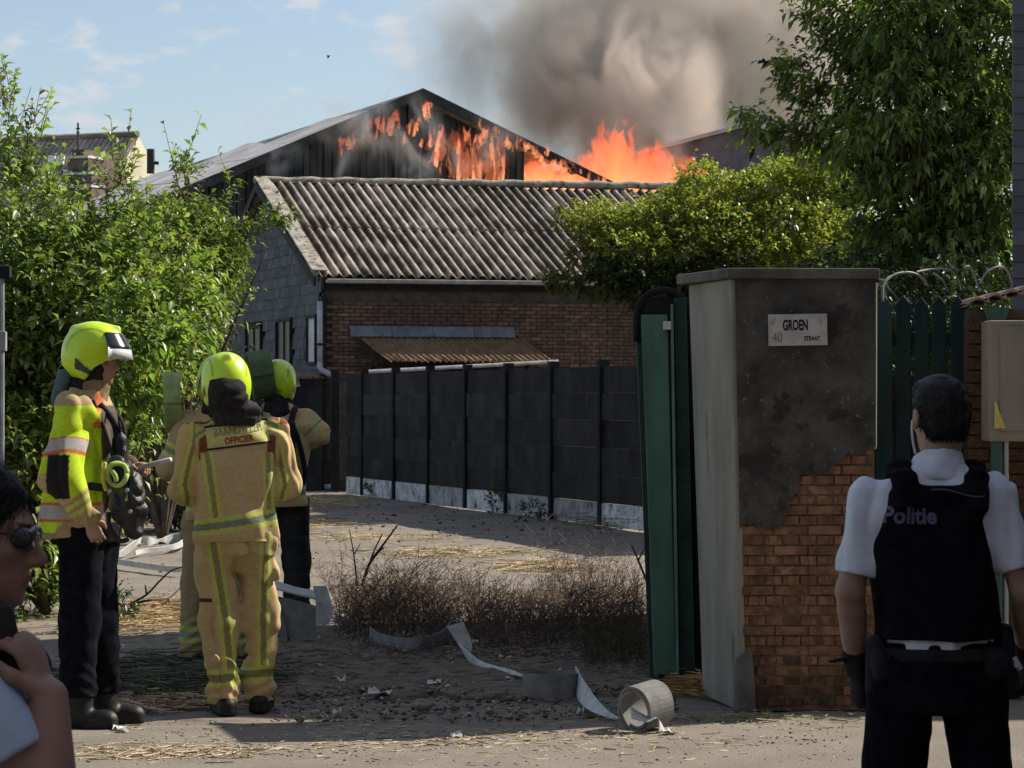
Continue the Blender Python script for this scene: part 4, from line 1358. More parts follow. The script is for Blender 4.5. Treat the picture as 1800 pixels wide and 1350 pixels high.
def plant(kind, loc, label, cat, blobs, n, per, tl, lL, lW, base, var, m, seed, group=None, shell=.55, droop=.25, up=.35, gravity=0, sprout=0.0, tips=14, r0=.05,
          trunk=None, extra=None, twigs=True, spread=.8, keep=None, fold=.22):
    rng = np.random.default_rng(seed)
    T = empty(kind, loc, label, cat, group)
    P, Nn = blob_points(rng, blobs, n, shell)
    if keep is not None:
        k = keep(P); P, Nn = P[k], Nn[k]
    if extra is not None:
        P = np.concatenate([P, extra[0]]); Nn = np.concatenate([Nn, extra[1]])
    k = P[:, 2] > .02; P, Nn = P[k], Nn[k]
    L, tw = twig_cloud(rng, P, Nn, per, tl, lL, lW, base, var, droop, up, gravity, sprout, spread)
    v, f, c = leaves_mesh(*L, fold=fold, droop=droop)
    me = mesh_from('foliage', v, f); set_col(me, c)
    tag(link('foliage', me, m, T), kind='stuff')
    if twigs:
        v, f = stick_mesh(*tw, .004)
        tag(obj('twigs', v, f, m_bark, T), kind='stuff')
    if trunk is not None:
        mb = MB(); pts = smooth_path(trunk[0], 6)
        mb.tube(pts, list(np.linspace(trunk[1], trunk[2], len(pts))), 9); mb.build('trunk', m_bark, T, smooth=True)
        b = trunk[0][-1]
    else: b = Vector(loc)
    if tips:
        idx = rng.choice(len(P), tips)
        limb_set(rng, b, [tuple(P[i] * .92 + np.array(b) * .08) for i in idx], r0, T)
    return T

def bl(px, py, d, rx, ry, rz):
    """blob centred at a photograph pixel, at depth d, radii in metres"""
    return (tuple(at(px, py, d)), (rx, ry, rz))
def line_extra(rng, pts, n, jit):
    P = smooth_path([at(*p) for p in pts], 10)
    A = np.array([tuple(q) for q in P]); i = rng.integers(1, len(A), n)
    p = A[i] + rng.normal(0, jit, (n, 3))
    nn = A[i] - A[i - 1]; nn /= np.linalg.norm(nn, axis=1, keepdims=True)
    return p, nn
def cat_extra(*e): return np.concatenate([x[0] for x in e]), np.concatenate([x[1] for x in e])
_r = np.random.default_rng(77)

G1 = (0.215, 0.275, 0.075)
# big bright shrub on the left
D1 = 21.0
ex = cat_extra(line_extra(_r, [(20, 300, D1), (12, 230, D1), (8, 165, D1)], 26, .05), line_extra(_r, [(30, 330, D1), (52, 262, D1), (60, 225, D1)], 22, .04),
               line_extra(_r, [(215, 450, D1), (228, 350, D1), (215, 285, D1)], 20, .04), line_extra(_r, [(100, 390, D1), (60, 330, D1), (30, 290, D1)], 30, .06),
               line_extra(_r, [(180, 420, D1), (200, 350, D1), (205, 300, D1)], 16, .04),
               line_extra(_r, [(300, 400, D1), (318, 330, D1), (322, 285, D1)], 14, .03))
plant('shrub', at(80, 1040, D1).xy.to_3d(), 'tall bright green leafy shrub behind the firefighter in the yellow vest', 'shrub',
      [bl(5, 430, D1, .60, .8, .62), bl(100, 530, D1, .75, .8, .62), bl(50, 560, D1, .9, .9, .8), bl(170, 560, D1, .75, .8, .72), bl(235, 520, D1 + .3, .55, .7, .55), bl(225, 600, D1 - .2, .45, .6, .5), bl(270, 490, D1 + .5, .33, .5, .40),
       bl(20, 720, D1, .9, .9, .8), bl(110, 730, D1, .7, .8, .7), bl(-60, 600, D1, .9, .9, 1.0), bl(-40, 850, D1 - .6, .8, .8, .7), bl(60, 850, D1 + .2, .6, .7, .5), bl(215, 690, D1 - .1, .30, .5, .25)],
      5200, 7, .26, .088, .042, G1, .2, m_leaf, 1, 'shrubs and trees round the yard', sprout=.9, extra=ex, tips=30, r0=.035)
# olive shrub in front of the barn
D2 = 31.0
ex = cat_extra(line_extra(_r, [(400, 400, D2), (440, 395, D2), (486, 380, D2)], 26, .05), line_extra(_r, [(330, 350, D2), (350, 300, D2), (330, 290, D2)], 12, .05), line_extra(_r, [(430, 420, D2), (460, 405, D2), (492, 395, D2)], 14, .04),
               line_extra(_r, [(390, 360, D2), (398, 340, D2), (402, 322, D2)], 10, .04))
plant('shrub', at(285, 960, D2).xy.to_3d(), 'olive green small-leaved shrub in front of the charred barn and slate gable', 'shrub',
      [bl(290, 465, D2, .8, 1, .55), bl(335, 440, D2, .50, .8, .42), bl(280, 480, D2, .9, 1, .8), bl(300, 510, D2, .6, .8, .6), bl(338, 455, D2, .40, .6, .4), bl(300, 415, D2, .55, .8, .35), bl(220, 560, D2, 1, 1, 1), bl(265, 620, D2 + .3, .75, .9, .9)],
      3600, 7, .26, .10, .040, (0.150, 0.185, 0.050), .2, m_leaf, 2, 'shrubs and trees round the yard', sprout=.6, extra=ex, tips=24, r0=.04)
# dark hedge mass under it
D3 = 34.0
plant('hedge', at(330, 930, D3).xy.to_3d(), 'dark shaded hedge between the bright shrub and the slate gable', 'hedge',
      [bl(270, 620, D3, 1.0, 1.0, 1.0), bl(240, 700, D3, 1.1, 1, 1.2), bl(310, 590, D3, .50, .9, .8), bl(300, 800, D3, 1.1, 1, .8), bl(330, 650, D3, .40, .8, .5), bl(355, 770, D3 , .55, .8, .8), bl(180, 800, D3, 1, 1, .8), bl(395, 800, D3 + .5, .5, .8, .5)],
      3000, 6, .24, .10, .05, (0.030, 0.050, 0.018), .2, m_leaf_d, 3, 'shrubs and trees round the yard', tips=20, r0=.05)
# the branch with big leaves reaching out beside the hose roll
D5 = 19.5
ex = cat_extra(line_extra(_r, [(180, 640, D5), (235, 610, D5), (290, 600, D5), (335, 605, D5)], 40, .035), line_extra(_r, [(180, 690, D5), (225, 705, D5), (268, 715, D5)], 26, .035),
               line_extra(_r, [(190, 600, D5), (240, 580, D5), (300, 590, D5)], 18, .03), line_extra(_r, [(160, 560, D5), (215, 530, D5), (250, 520, D5)], 24, .04))
plant('branch', at(175, 1020, D5).xy.to_3d(), 'low leafy branch reaching from the bright shrub towards the upright hose roll', 'branch',
      [bl(190, 640, D5, .2, .25, .25), bl(235, 605, D5, .16, .2, .09)], 60, 6, .20, .10, .045, (0.21, 0.28, 0.07), .14, m_leaf, 5, 'shrubs and trees round the yard', extra=ex, tips=5, r0=.02)
# low grass and weeds by the feet of the firefighter in yellow
D6 = 20.0
plant('weed_clump', gnd(90, 1075), 'low pale green weeds at the foot of the left shrub', 'weeds',
      [(tuple(gnd(95, 1075) + Vector((0, 0, .25))), (.28, .5, .36)), (tuple(gnd(60, 1080) + Vector((0, 0, .25))), (.30, .5, .45)), (tuple(gnd(20, 1075) + Vector((0, 0, .3))), (.4, .5, .5))],
      420, 6, .16, .075, .035, (0.20, 0.27, 0.07), .2, m_leaf, 6, up=.8, tips=0)

# ivy and shrubs over the right end of the outbuilding roof
DI = 46.5
def bb(px, py, dd, rx, rz, ry=1.2): return bl(px, py, DI + dd, rx, ry, rz)
plant('climbing_shrub', at(1300, 880, DI).xy.to_3d(), 'yellow-green shrub spilling over the right end of the corrugated roof', 'shrub',
      [bb(1400, 330, 1, 1.0, .42), bb(1330, 340, 1, .8, .30), bb(1455, 320, 1, .7, .42), bb(1480, 380, 1, .5, .5), bb(1250, 350, 1, .75, .36), bb(1200, 375, .6, .7, .36), bb(1270, 400, .3, .9, .35), bb(1380, 400, .2, 1.0, .40),
       bb(1450, 430, 0, .7, .4), bb(1160, 400, .4, .6, .33), bb(1110, 395, .5, .5, .24), bb(1050, 385, .6, .45, .16), bb(1130, 440, 0, .6, .35), bb(1215, 440, 0, .7, .36), bb(1310, 450, -.2, .8, .35), bb(1080, 440, 0, .35, .25), bb(1400, 460, -.2, .9, .4), bb(1230, 310, 1, .30, .14), bb(1420, 300, 1.2, .5, .2)],
      6800, 7, .22, .095, .055, (0.27, 0.285, 0.060), .26, m_leaf, 8, 'shrubs and trees round the yard', up=.5, tips=30, r0=.05, sprout=.4, shell=.6)
plant('ivy', at(1080, 880, DI - .4).xy.to_3d(), 'dark ivy hanging over the gutter above the brick wall', 'ivy',
      [bb(1000, 492, -.9, .35, .10, .3), bb(1060, 500, -.9, .40, .16, .35), bb(1110, 490, -.9, .45, .25, .4), bb(1080, 470, -.8, .4, .2, .4), bb(1170, 500, -.8, .6, .35, .5), bb(1250, 490, -.8, .8, .35, .5), bb(1140, 540, -.9, .25, .2, .3)],
      1500, 6, .18, .085, .06, (0.055, 0.075, 0.022), .25, m_leaf_d, 9, 'shrubs and trees round the yard', up=-.2, tips=10, r0=.02)
# thin creeper thread on the lower roof
plant('creeper', at(1000, 880, DI - .6).xy.to_3d(), 'sparse brownish creeper spreading on the corrugated roof beside the shrub', 'creeper',
      [bb(1010, 380, 1.2, .35, .10, .3), bb(1040, 410, .6, .35, .14, .3), bb(1075, 440, .2, .35, .14, .3), bb(985, 492, -.9, .3, .05, .2), bb(1100, 395, .7, .5, .12, .4), bb(1030, 450, .0, .35, .10, .3)], 800, 6, .2, .075, .045, (0.13, 0.12, 0.035), .25, m_leaf, 10, 'shrubs and trees round the yard', tips=4, r0=.012)

# the big tree on the right with drooping leaves
DT = 42.0
tb = at(1660, 888, DT); tb.z = 0
def tbl(px, py, dd, rx, rz, ry=1.3): return bl(px, py, DT + dd, rx, ry, rz)
ex = cat_extra(line_extra(_r, [(1500, 260, DT), (1400, 225, DT), (1318, 208, DT)], 60, .10), line_extra(_r, [(1520, 180, DT), (1450, 150, DT), (1395, 118, DT)], 70, .12),
               line_extra(_r, [(1560, 100, DT), (1480, 50, DT), (1430, 15, DT)], 90, .16), line_extra(_r, [(1520, 215, DT), (1440, 195, DT), (1390, 155, DT)], 60, .1), line_extra(_r, [(1540, 140, DT), (1500, 110, DT), (1450, 78, DT)], 60, .12),
               line_extra(_r, [(1480, 265, DT), (1420, 250, DT), (1360, 240, DT)], 40, .08))
plant('tree', tb, 'large dark tree with drooping leaves above the green picket fence', 'tree',
      [tbl(1680, 60, 0, 1.3, .9), tbl(1590, 60, 0, .8, .7), tbl(1540, 40, 0, .55, .4), tbl(1600, 170, -.3, .9, .8), tbl(1700, 190, 0, 1.2, 1.0), tbl(1560, 250, -.2, .7, .55), tbl(1500, 235, 0, .5, .22), tbl(1640, 300, 0, 1.0, .8), tbl(1740, 320, 0, .9, .9),
       tbl(1580, 380, .3, .8, .7), tbl(1680, 430, 0, 1.1, .8), tbl(1560, 450, .6, .9, .6), tbl(1650, -120, 0, 1.8, 1.5), tbl(1800, 100, .3, 1.3, 1.6), tbl(1640, 530, .5, 1.3, .9), tbl(1760, 480, .5, 1.0, 1.0), tbl(1540, 540, 1, .9, .7), tbl(1800, 330, 1.5, 1.3, 2)],
      6600, 7, .40, .165, .072, (0.165, 0.205, 0.060), .38, m_leaf, 12, 'shrubs and trees round the yard', up=.1, droop=.38, gravity=.4, extra=ex, tips=46, r0=.07,
      trunk=([tb, tb + Vector((.1, 0, 1.6)), tb + Vector((.05, .1, 3.4))], .22, .15), spread=.55, shell=.5)
# dark shrub base behind the pickets and pillar
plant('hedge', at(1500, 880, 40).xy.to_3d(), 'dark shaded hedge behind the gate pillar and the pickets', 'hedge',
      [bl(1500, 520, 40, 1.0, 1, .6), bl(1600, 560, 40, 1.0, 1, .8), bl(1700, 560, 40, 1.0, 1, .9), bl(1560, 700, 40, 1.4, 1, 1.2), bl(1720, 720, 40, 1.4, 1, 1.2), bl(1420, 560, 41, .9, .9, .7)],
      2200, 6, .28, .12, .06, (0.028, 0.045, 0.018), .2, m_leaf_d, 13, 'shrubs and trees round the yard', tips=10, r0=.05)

# ------------------------------------------------------------------ ground litter
def stick_field(name, n, centre, sx, sy, h, ln, r, col, seed, label, cat, var=.25, zs=.05, curve=0, group=None, fall=2.0):
    rng = np.random.default_rng(seed)
    p = np.stack([centre[0] + rng.normal(0, sx, n), centre[1] + rng.normal(0, sy, n), np.abs(rng.normal(0, h, n)) + .004], 1)
    th = rng.uniform(0, 2 * math.pi, n)
    L = ln * rng.uniform(.35, 1.3, n)
    d = np.stack([np.cos(th), np.sin(th), rng.normal(0, zs, n)], 1)
    v, f = stick_mesh(p - d * L[:, None] / 2, p + d * L[:, None] / 2, r * rng.uniform(.6, 1.5, n))
    v[:, 2] = np.maximum(v[:, 2], .002)
    me = mesh_from(name, v, f)
    c = np.array(col) * (1 + rng.normal(0, var, (n, 1)))
    set_col(me, np.repeat(np.clip(c, .01, 1), 6, axis=0))
    return tag(link(name, me, m_straw), label, cat, group, 'stuff')
m_straw = mat('straw', (.4, .3, .16), .95, .2, 20, attr=True)
SC = (0.50, 0.40, 0.25)
def straw(px, py, wx, wy, n, seed, h=.02, ln=.16, col=SC, label='scattered dry straw on the drive'):
    c = gnd(px, py)
    sx = wx / FPX * c.y / 2
    y0, y1 = gnd(px, py + wy / 2).y, gnd(px, py - wy / 2).y
    stick_field('straw', n, c, sx, abs(y1 - y0) / 4, h, ln, .0035, col, seed, label, 'straw', group='straw scattered on the ground')
straw(285, 905, 70, 40, 900, 1, .03, .25, label='bright straw heap on the drive behind the black bag')
straw(570, 890, 60, 14, 700, 2, .06, .3, label='bright straw heap at the far end of the black fence')
straw(540, 920, 90, 22, 500, 3, .015, .25, label='thin straw patch before the far straw heap')
straw(800, 972, 130, 16, 700, 4, .015, .25, label='pale straw strewn on the sunny drive beyond the dry weeds')
straw(950, 998, 90, 18, 600, 5, .02, .22, label='pale straw beyond the dry weeds, nearer the fence')
straw(270, 1085, 130, 60, 1300, 6, .015, .18, (0.42, 0.30, 0.16), label='brown straw patch behind the officer and the vest wearer')
straw(290, 1240, 150, 22, 1100, 7, .018, .16, (0.45, 0.34, 0.22), label='straw line at the road edge between the two nearest firefighters')
straw(300, 1325, 180, 26, 380, 8, .006, .10, (0.46, 0.37, 0.25), label='straw bits on the near pavement at the lower left')
straw(800, 1305, 500, 60, 700, 9, .004, .07, (0.48, 0.38, 0.24), label='fine straw flecks along the near pavement')
straw(1080, 920, 70, 22, 500, 10, .10, .3, (0.20, 0.15, 0.09), label='dry brown tuft at the foot of the fence near the gate')
straw(850, 1160, 420, 90, 1100, 11, .012, .12, (0.22, 0.16, 0.10), label='dark chopped stalks before the dry weeds')
straw(1220, 1215, 46, 24, 420, 12, .035, .12, (0.40, 0.24, 0.10), label='dry orange-brown leaves heaped between gate and pillar')
straw(1300, 1262, 240, 26, 300, 13, .006, .08, (0.30, 0.28, 0.16), label='small dry leaves on the pavement before the pillar')
straw(640, 945, 200, 14, 260, 14, .006, .3, label='thin straw traces on the drive before the black fence')

# bare brown soil with chopped litter in front of the gate
def soil():
    def zf(X, Y):
        e = 1 - ((X + .35) / 1.75) ** 2 - ((Y - 17.3) / 2.5) ** 2 + .45 * vnoise(np.stack([X * 2.2, Y * 1.3, 0 * X + 7], -1)) + .2 * vnoise(np.stack([X * 7, Y * 4, 0 * X + 9], -1))
        return np.where(e > 0, .004 + .014 * np.clip(e, 0, 1) + .012 * vnoise(np.stack([X * 9, Y * 6, 0 * X], -1)), -.05)
    sheet('soil', -2.6, 1.3, 13.9, 20.2, 130, 160, zf, mat('soil', (0.145, 0.112, 0.085), .97, .3, 7, bump=.8, bscale=50, spots=(.19, .15, .11), sscale=40, sthr=.60, spots2=(.06, .045, .035), s2scale=5, s2thr=.56))
soil()

# green cut grass lying in the shade between the two nearest firefighters
stick_field('cut_grass', 3200, gnd(290, 1195), .28, .55, .03, .22, .004, (0.10, 0.105, 0.065), 31, 'dark green cut grass in the shade between the two nearest firefighters', 'grass')

# dry standing weeds by the gate
def weeds(name, px0, px1, py0, py1, n, hmin, hmax, col, seed, label, lean=.35, side=2.2, r=.0035):
    rng = np.random.default_rng(seed)
    px = rng.uniform(px0, px1, n); py = rng.uniform(py0, py1, n)
    d = EYE * FPX / (py - 700)
    base = np.stack([(px - 900) / FPX * d, d, 0 * d], 1)
    hgt = rng.uniform(hmin, hmax, n) * (0.62 + .8 * vnoise(np.stack([base[:, 0] * 4.5, base[:, 1] * 1.5, 0 * d + seed], 1)))
    hgt = np.maximum(hgt, .05)
    A, B, Rr = [], [], []
    p = base.copy(); dr = np.stack([rng.normal(0, lean, n), rng.normal(0, lean, n), np.ones(n)], 1)
    for k in range(3):
        q = p + dr * (hgt / 3)[:, None]
        A.append(p); B.append(q); Rr.append(np.full(n, r * (1 - .25 * k)))
        for _ in range(2):
            o = np.stack([rng.normal(0, .7, n), rng.normal(0, .7, n), rng.uniform(.1, 1, n)], 1)
            A.append(q); B.append(q + o * (hgt * .22)[:, None]); Rr.append(np.full(n, r * .6))
        dr = dr + np.stack([rng.normal(0, lean * .8, n), rng.normal(0, lean * .8, n), -rng.uniform(0, .25, n)], 1)
        p = q
    A, B, Rr = np.concatenate(A), np.concatenate(B), np.concatenate(Rr)
    v, f = stick_mesh(A, B, Rr)
    v[:, 2] = np.maximum(v[:, 2], .002)
    me = mesh_from(name, v, f)
    c = np.array(col) * (1 + rng.normal(0, .28, (len(A), 1)))
    set_col(me, np.repeat(np.clip(c, .008, 1), 6, axis=0))
    return tag(link(name, me, m_straw), label, 'weeds', 'dry weeds by the gate', 'stuff')
weeds('dry_weeds', 590, 790, 1060, 1125, 700, .12, .48, (0.115, 0.082, 0.058), 41, 'dense brown dry weeds left of the gate, nearest the officer')
weeds('dry_weeds', 770, 1130, 1045, 1140, 2000, .05, .32, (0.125, 0.085, 0.060), 42, 'low reddish brown dry weeds in the shade of the gate')
weeds('dry_weeds', 950, 1125, 1020, 1075, 230, .22, .58, (0.12, 0.085, 0.06), 43, 'tall thin dry stalks next to the green gate leaf', lean=.2)
weeds('dry_weeds', 1020, 1180, 1120, 1180, 500, .06, .2, (0.10, 0.085, 0.05), 44, 'short dark weeds at the foot of the green gate leaf')
weeds('dry_weeds', 600, 1120, 1075, 1165, 900, .03, .12, (0.07, 0.05, 0.04), 45, 'flat trampled dark stalks in front of the standing dry weeds', lean=1.2)
weeds('dry_weeds', 610, 760, 1055, 1100, 45, .35, .62, (0.06, 0.045, 0.04), 46, 'few tall bare stems over the left part of the dry weeds', lean=.3, r=.005)
def greenweed(px, py, seed, h=.22, label='', n=40):
    c = gnd(px, py)
    plant('weed', c, label, 'weed', [(tuple(c + Vector((0, 0, h * .5))), (h * .7, h * .5, h * .6))], n, 5, .1, .07, .03, (0.05, 0.085, 0.025), .2, m_leaf_d, seed, 'green weeds at the foot of the fence', up=.8, tips=0)
greenweed(660, 874, 51, .25, 'small green weed at the fence foot beside the downpipe')
greenweed(890, 903, 52, .40, 'bushy green weed at the middle of the fence foot', 80)
greenweed(935, 915, 53, .22, 'low green weed just right of the bushy one at the fence foot')
greenweed(790, 887, 54, .15, 'tiny green weed at the fence foot under the canopy')
greenweed(190, 1105, 55, .25, 'dark weed clump beside the boots of the vest wearer', 60)

# bare branches
def branch(paths, label, r=.012, m=m_twig):
    B = empty('dry_branch', paths[0][0], label, 'branch', 'bare branches lying about')
    for k, p in enumerate(paths):
        mb = MB(); P = smooth_path(p, 6); mb.tube(P, list(np.linspace(r * (1 if k == 0 else .7), r * .35, len(P))), 6); mb.build('limb', m, B, smooth=True)
def gz(px, py, z): 
    return gnd(px, py, z)
def st(px, py, b): return at(px, py, gnd(700, b).y)
m_branch = mat('branch_dark', (0.045, 0.034, 0.028), .95, .3, 12)
branch([[gz(160, 1056, .02), gz(195, 1050, .05), gz(215, 1065, .05), gz(232, 1062, .05), gz(262, 1055, .1), gz(295, 1052, .08), gz(322, 1030, .12), gz(340, 1028, .12)],
        [st(232, 1060, 1066), st(258, 1045, 1066), st(280, 1022, 1066), st(300, 1004, 1066), st(322, 996, 1066)], [gz(295, 1052, .08), gz(298, 1060, .02)], [gz(225, 1066, .05), gz(216, 1080, .01)], [st(258, 1045, 1066), st(255, 1028, 1066)]],
       'dark forked branch lying on the drive behind the officer', .014, m_branch)
branch([[st(636, 1030, 1080), st(650, 990, 1080), st(668, 965, 1080), st(690, 935, 1080), st(699, 922, 1080)], [st(650, 990, 1080), st(666, 970, 1080), st(676, 962, 1080)], [st(644, 1010, 1080), st(655, 975, 1080), st(672, 938, 1080)]], 'two bare twigs sticking up from the dry weeds', .013, m_branch)
branch([[st(628, 1030, 1082), st(622, 975, 1082), st(614, 930, 1082)], [st(622, 975, 1082), st(634, 955, 1082)]], 'thin bare stem at the weeds edge towards the officer', .008, m_branch)
branch([[st(1140, 1030, 1100), st(1122, 985, 1100), st(1110, 958, 1100)], [st(1122, 985, 1100), st(1132, 965, 1100)]], 'dark bare stem beside the gate stile', .010, m_branch)
branch([[gz(215, 1228, .02), gz(250, 1240, .03), gz(290, 1248, .02), gz(330, 1238, .03)]], 'pale stripped stick in the straw at the road edge', .012, mat('stick_pale', (.5, .42, .34), .9, .2, 9))
branch([[gz(520, 1215, .01), gz(560, 1228, .03), gz(590, 1240, .02)], [gz(560, 1228, .03), gz(580, 1220, .03)]], 'small twig on the shaded ground right of the officer boots', .008)
branch([[gz(770, 1212, .01), gz(790, 1195, .12), gz(797, 1185, .16)], [gz(780, 1205, .05), gz(765, 1196, .10)]], 'bundle of split stalks standing by the paper scraps', .008, mat('stick_tan', (.33, .27, .19), .9, .2, 9))

# scraps of paper and rubble
m_paper = mat('paper', (0.60, 0.58, 0.54), .9, .12, 8, rnd=.15)
m_stone = mat('rubble', (0.30, 0.275, 0.24), .95, .25, 12, bump=.4, rnd=.2)
def scrap(px, py, w, seed, label, m=m_paper, h=.03):
    rng = np.random.default_rng(seed); c = gnd(px, py); n = 5
    s = w / FPX * c.y
    v, f = [], []
    for i in range(n):
        for j in range(n):
            v.append(c + Vector(((i / (n - 1) - .5) * s * rng.uniform(.8, 1.1), (j / (n - 1) - .5) * s * 1.3 * rng.uniform(.7, 1.1), .006 + abs(rng.normal(0, h * .5)))))
    for i in range(n - 1):
        for j in range(n - 1):
            a = i * n + j; f.append((a, a + n, a + n + 1, a + 1))
    o = obj('scrap', v, f, m); md = o.modifiers.new('th', 'SOLIDIFY'); md.thickness = .003
    tag(o, label, 'scrap', 'scraps lying on the drive')
for k, (px, py, w, lb) in enumerate([(840, 1133, 22, 'crumpled white scrap beside the raised end of the hose'), (668, 1222, 40, 'white torn paper on the shaded ground right of the officer'), (763, 1204, 26, 'folded pale scrap before the stalks bundle'),
                                     (600, 1200, 14, 'small pale flake left of the torn paper'), (678, 1259, 9, 'tiny white flake in front of the pale stone'), (1175, 1292, 22, 'white flake on the pavement before the standing hose roll'),
                                     (1020, 1256, 12, 'little scrap under the hose end'), (592, 1256, 14, 'pale chip near the officer boots'), (887, 1160, 22, 'pale chip lying above the flat hose'), (300, 945, 16, 'white flake on the drive beside the far hose'),
                                     (213, 1140, 14, 'small white twist in the grass beside the vest wearer boots'), (935, 1125, 20, 'pale scrap in the low weeds'), (802, 1297, 20, 'straw coloured chip on the sunny pavement'), (210, 1285, 22, 'pale chips on the pavement by the straw line')]):
    scrap(px, py, w, 60 + k, lb)
def stone(px, py, w, h, seed, label, m=m_stone):
    c = gnd(px, py); s = w / FPX * c.y / 2; hh = h / FPX * c.y
    q = SDF((c.x - s * 1.3, c.y - s * 1.3, -.02), (c.x + s * 1.3, c.y + s * 1.3, hh * 1.4 + .02), max(s / 12, .003))
    q.ell(c + Vector((0, 0, hh * .4)), (s, s * .8, hh * .6), 0); q.folds(s * .12, (3 / s * .5,) * 3, seed)
    v, f = q.mesh(); tag(obj('stone', v, f, m, smooth=True), label, 'stone', 'stones on the ground')
stone(742, 1248, 40, 20, 1, 'pale rounded stone on the shaded ground before the hose')
stone(215, 1290, 26, 10, 2, 'flat stone chip on the pavement beside the black boots')
stone(600, 1095, 26, 16, 3, 'pale stone under the bent flat hose')
stone(555, 1255, 18, 9, 4, 'small stone by the shadow edge right of the officer boots')

# loose chips, crumbs of plaster and clods over the shaded soil and the pavement
def chips(name, n, x0, x1, y0, y1, smin, smax, cols, seed, label, group='chips and clods on the ground'):
    rng = np.random.default_rng(seed)
    px = rng.uniform(x0, x1, n); py = rng.uniform(y0, y1, n)
    d = EYE * FPX / (py - 700)
    c = np.stack([(px - 900) / FPX * d, d, 0 * d], 1)
    s = rng.uniform(smin, smax, (n, 1)) * rng.uniform(.4, 1.3, (n, 1))
    base = np.array([[1, 0, 0], [0, 1, 0], [-1, 0, 0], [0, -1, 0], [0, 0, .55], [0, 0, -.4]], float)
    v = np.repeat(base[None], n, 0) * rng.uniform(.5, 1.3, (n, 6, 1)) * s[:, None]
    a = rng.uniform(0, 6.28, n); ca, sa = np.cos(a)[:, None], np.sin(a)[:, None]
    x, y = v[..., 0] * ca - v[..., 1] * sa, v[..., 0] * sa + v[..., 1] * ca
    v = np.stack([x, y, v[..., 2]], -1) + c[:, None] + np.array([0, 0, .006])
    f = (np.arange(n)[:, None, None] * 6 + np.array([[0, 1, 4], [1, 2, 4], [2, 3, 4], [3, 0, 4], [1, 0, 5], [2, 1, 5], [3, 2, 5], [0, 3, 5]])[None]).reshape(-1, 3)
    me = mesh_from(name, v.reshape(-1, 3), f.astype(np.int32))
    k = np.array(cols)[rng.integers(0, len(cols), n)] * (1 + rng.normal(0, .2, (n, 1)))
    set_col(me, np.repeat(np.clip(k, .01, 1), 6, axis=0))
    return tag(link(name, me, m_straw), label, 'debris', group, 'stuff')
CH = [(.10, .075, .055), (.16, .12, .09), (.07, .055, .045), (.24, .20, .15), (.30, .27, .23), (.13, .085, .06)]
chips('debris', 2600, 480, 1190, 1085, 1270, .008, .026, CH, 71, 'brown clods and crumbs over the shaded soil before the gate')
chips('debris', 120, 520, 1190, 1110, 1265, .012, .030, [(.55, .53, .50), (.42, .40, .36)], 72, 'pale plaster crumbs over the shaded soil')
chips('debris', 900, 190, 1500, 1265, 1348, .004, .012, CH + [(.42, .36, .26)], 73, 'grit and crumbs over the sunny pavement')
chips('debris', 700, 190, 1130, 900, 1060, .006, .022, CH + [(.42, .36, .26), (.34, .29, .22)], 74, 'clods and chips over the sunny drive')
chips('debris', 500, 620, 1140, 868, 945, .010, .034, CH, 75, 'dirt crumbs along the foot of the fence')
# ------------------------------------------------------------------ hoses
m_hose = mat('hose_canvas', (0.50, 0.51, 0.50), .85, .15, 12, bump=.2, bscale=120, spots=(.34, .33, .30), sscale=9, sthr=.6)
m_hose_g = mat('hose_grey', (0.20, 0.20, 0.195), .85, .15, 12, bump=.2, bscale=120)
m_hose_green = mat('hose_green', (0.085, 0.13, 0.055), .75, .2, 14, bump=.25, bscale=90)
m_hose_lime = mat('hose_lime', (0.26, 0.33, 0.12), .75, .2, 14, bump=.25, bscale=90)
def hose_main():
    H = empty('fire_hose', gnd(960, 1240), 'long flat white fire hose snaking over the shaded ground to the gate', 'hose', 'hoses lying on the ground')
    def P(px, py, z): return gnd(px, py, 0).xy.to_3d() + Vector((0, 0, z))
    Z = Vector
    # dark slack loop on the left, then the raised end, then the strip to the coil
    ribbon('slack_loop', [P(650, 1128, .05), P(668, 1140, .05), P(705, 1148, .05), P(745, 1148, .055), P(775, 1140, .06), P(792, 1128, .085), P(797, 1120, .10)],
           [Z((0, .01, .10))] * 7, .006, m_hose_g, H)
    a = gnd(800, 1168); b = gnd(838, 1176)
    ribbon('raised_end', [a + Z((.0, 0, .25)), a + Z((.04, .0, .16)), a + Z((.06, -.02, .07)), b + Z((.03, 0, .025)), P(880, 1182, .02)],
           [Z((.10, -.02, .03)), Z((.13, -.02, -.06)), Z((.06, -.05, -.10)), Z((.03, -.10, -.05)), Z((.02, -.13, -.01))], .007, m_hose, H)
    pts = [P(872, 1181, .022), P(905, 1192, .03), P(930, 1200, .03), P(955, 1206, .03), P(985, 1200, .045)]
    ribbon('strip', pts, [Z((.02, -.12, -.01)), Z((.02, -.12, -.02)), Z((.01, -.11, .03)), Z((.01, -.10, .02)), Z((.01, -.05, .09))], .007, m_hose, H)
    # the loop standing on edge
    c = gnd(968, 1226); ring, wv = [], []
    for k in range(19):
        th = R(60) + 2 * math.pi * k / 17
        rr = .150 + .006 * k / 18
        ring.append(c + Z((rr * math.cos(th), rr * .85 * math.sin(th), .072))); wv.append(Z((.0, .0, .135)))
    ribbon('standing_loop', ring, wv, .007, m_hose_g, H, 3)
    ribbon('strip', [P(1012, 1222, .10), P(1022, 1236, .07), P(1040, 1254, .05), P(1062, 1266, .035), P(1086, 1274, .03)],
           [Z((.0, 0, .12)), Z((.03, -.04, .10)), Z((.06, -.07, .05)), Z((.06, -.09, .02)), Z((.03, -.10, .02))], .007, m_hose, H)
hose_main()
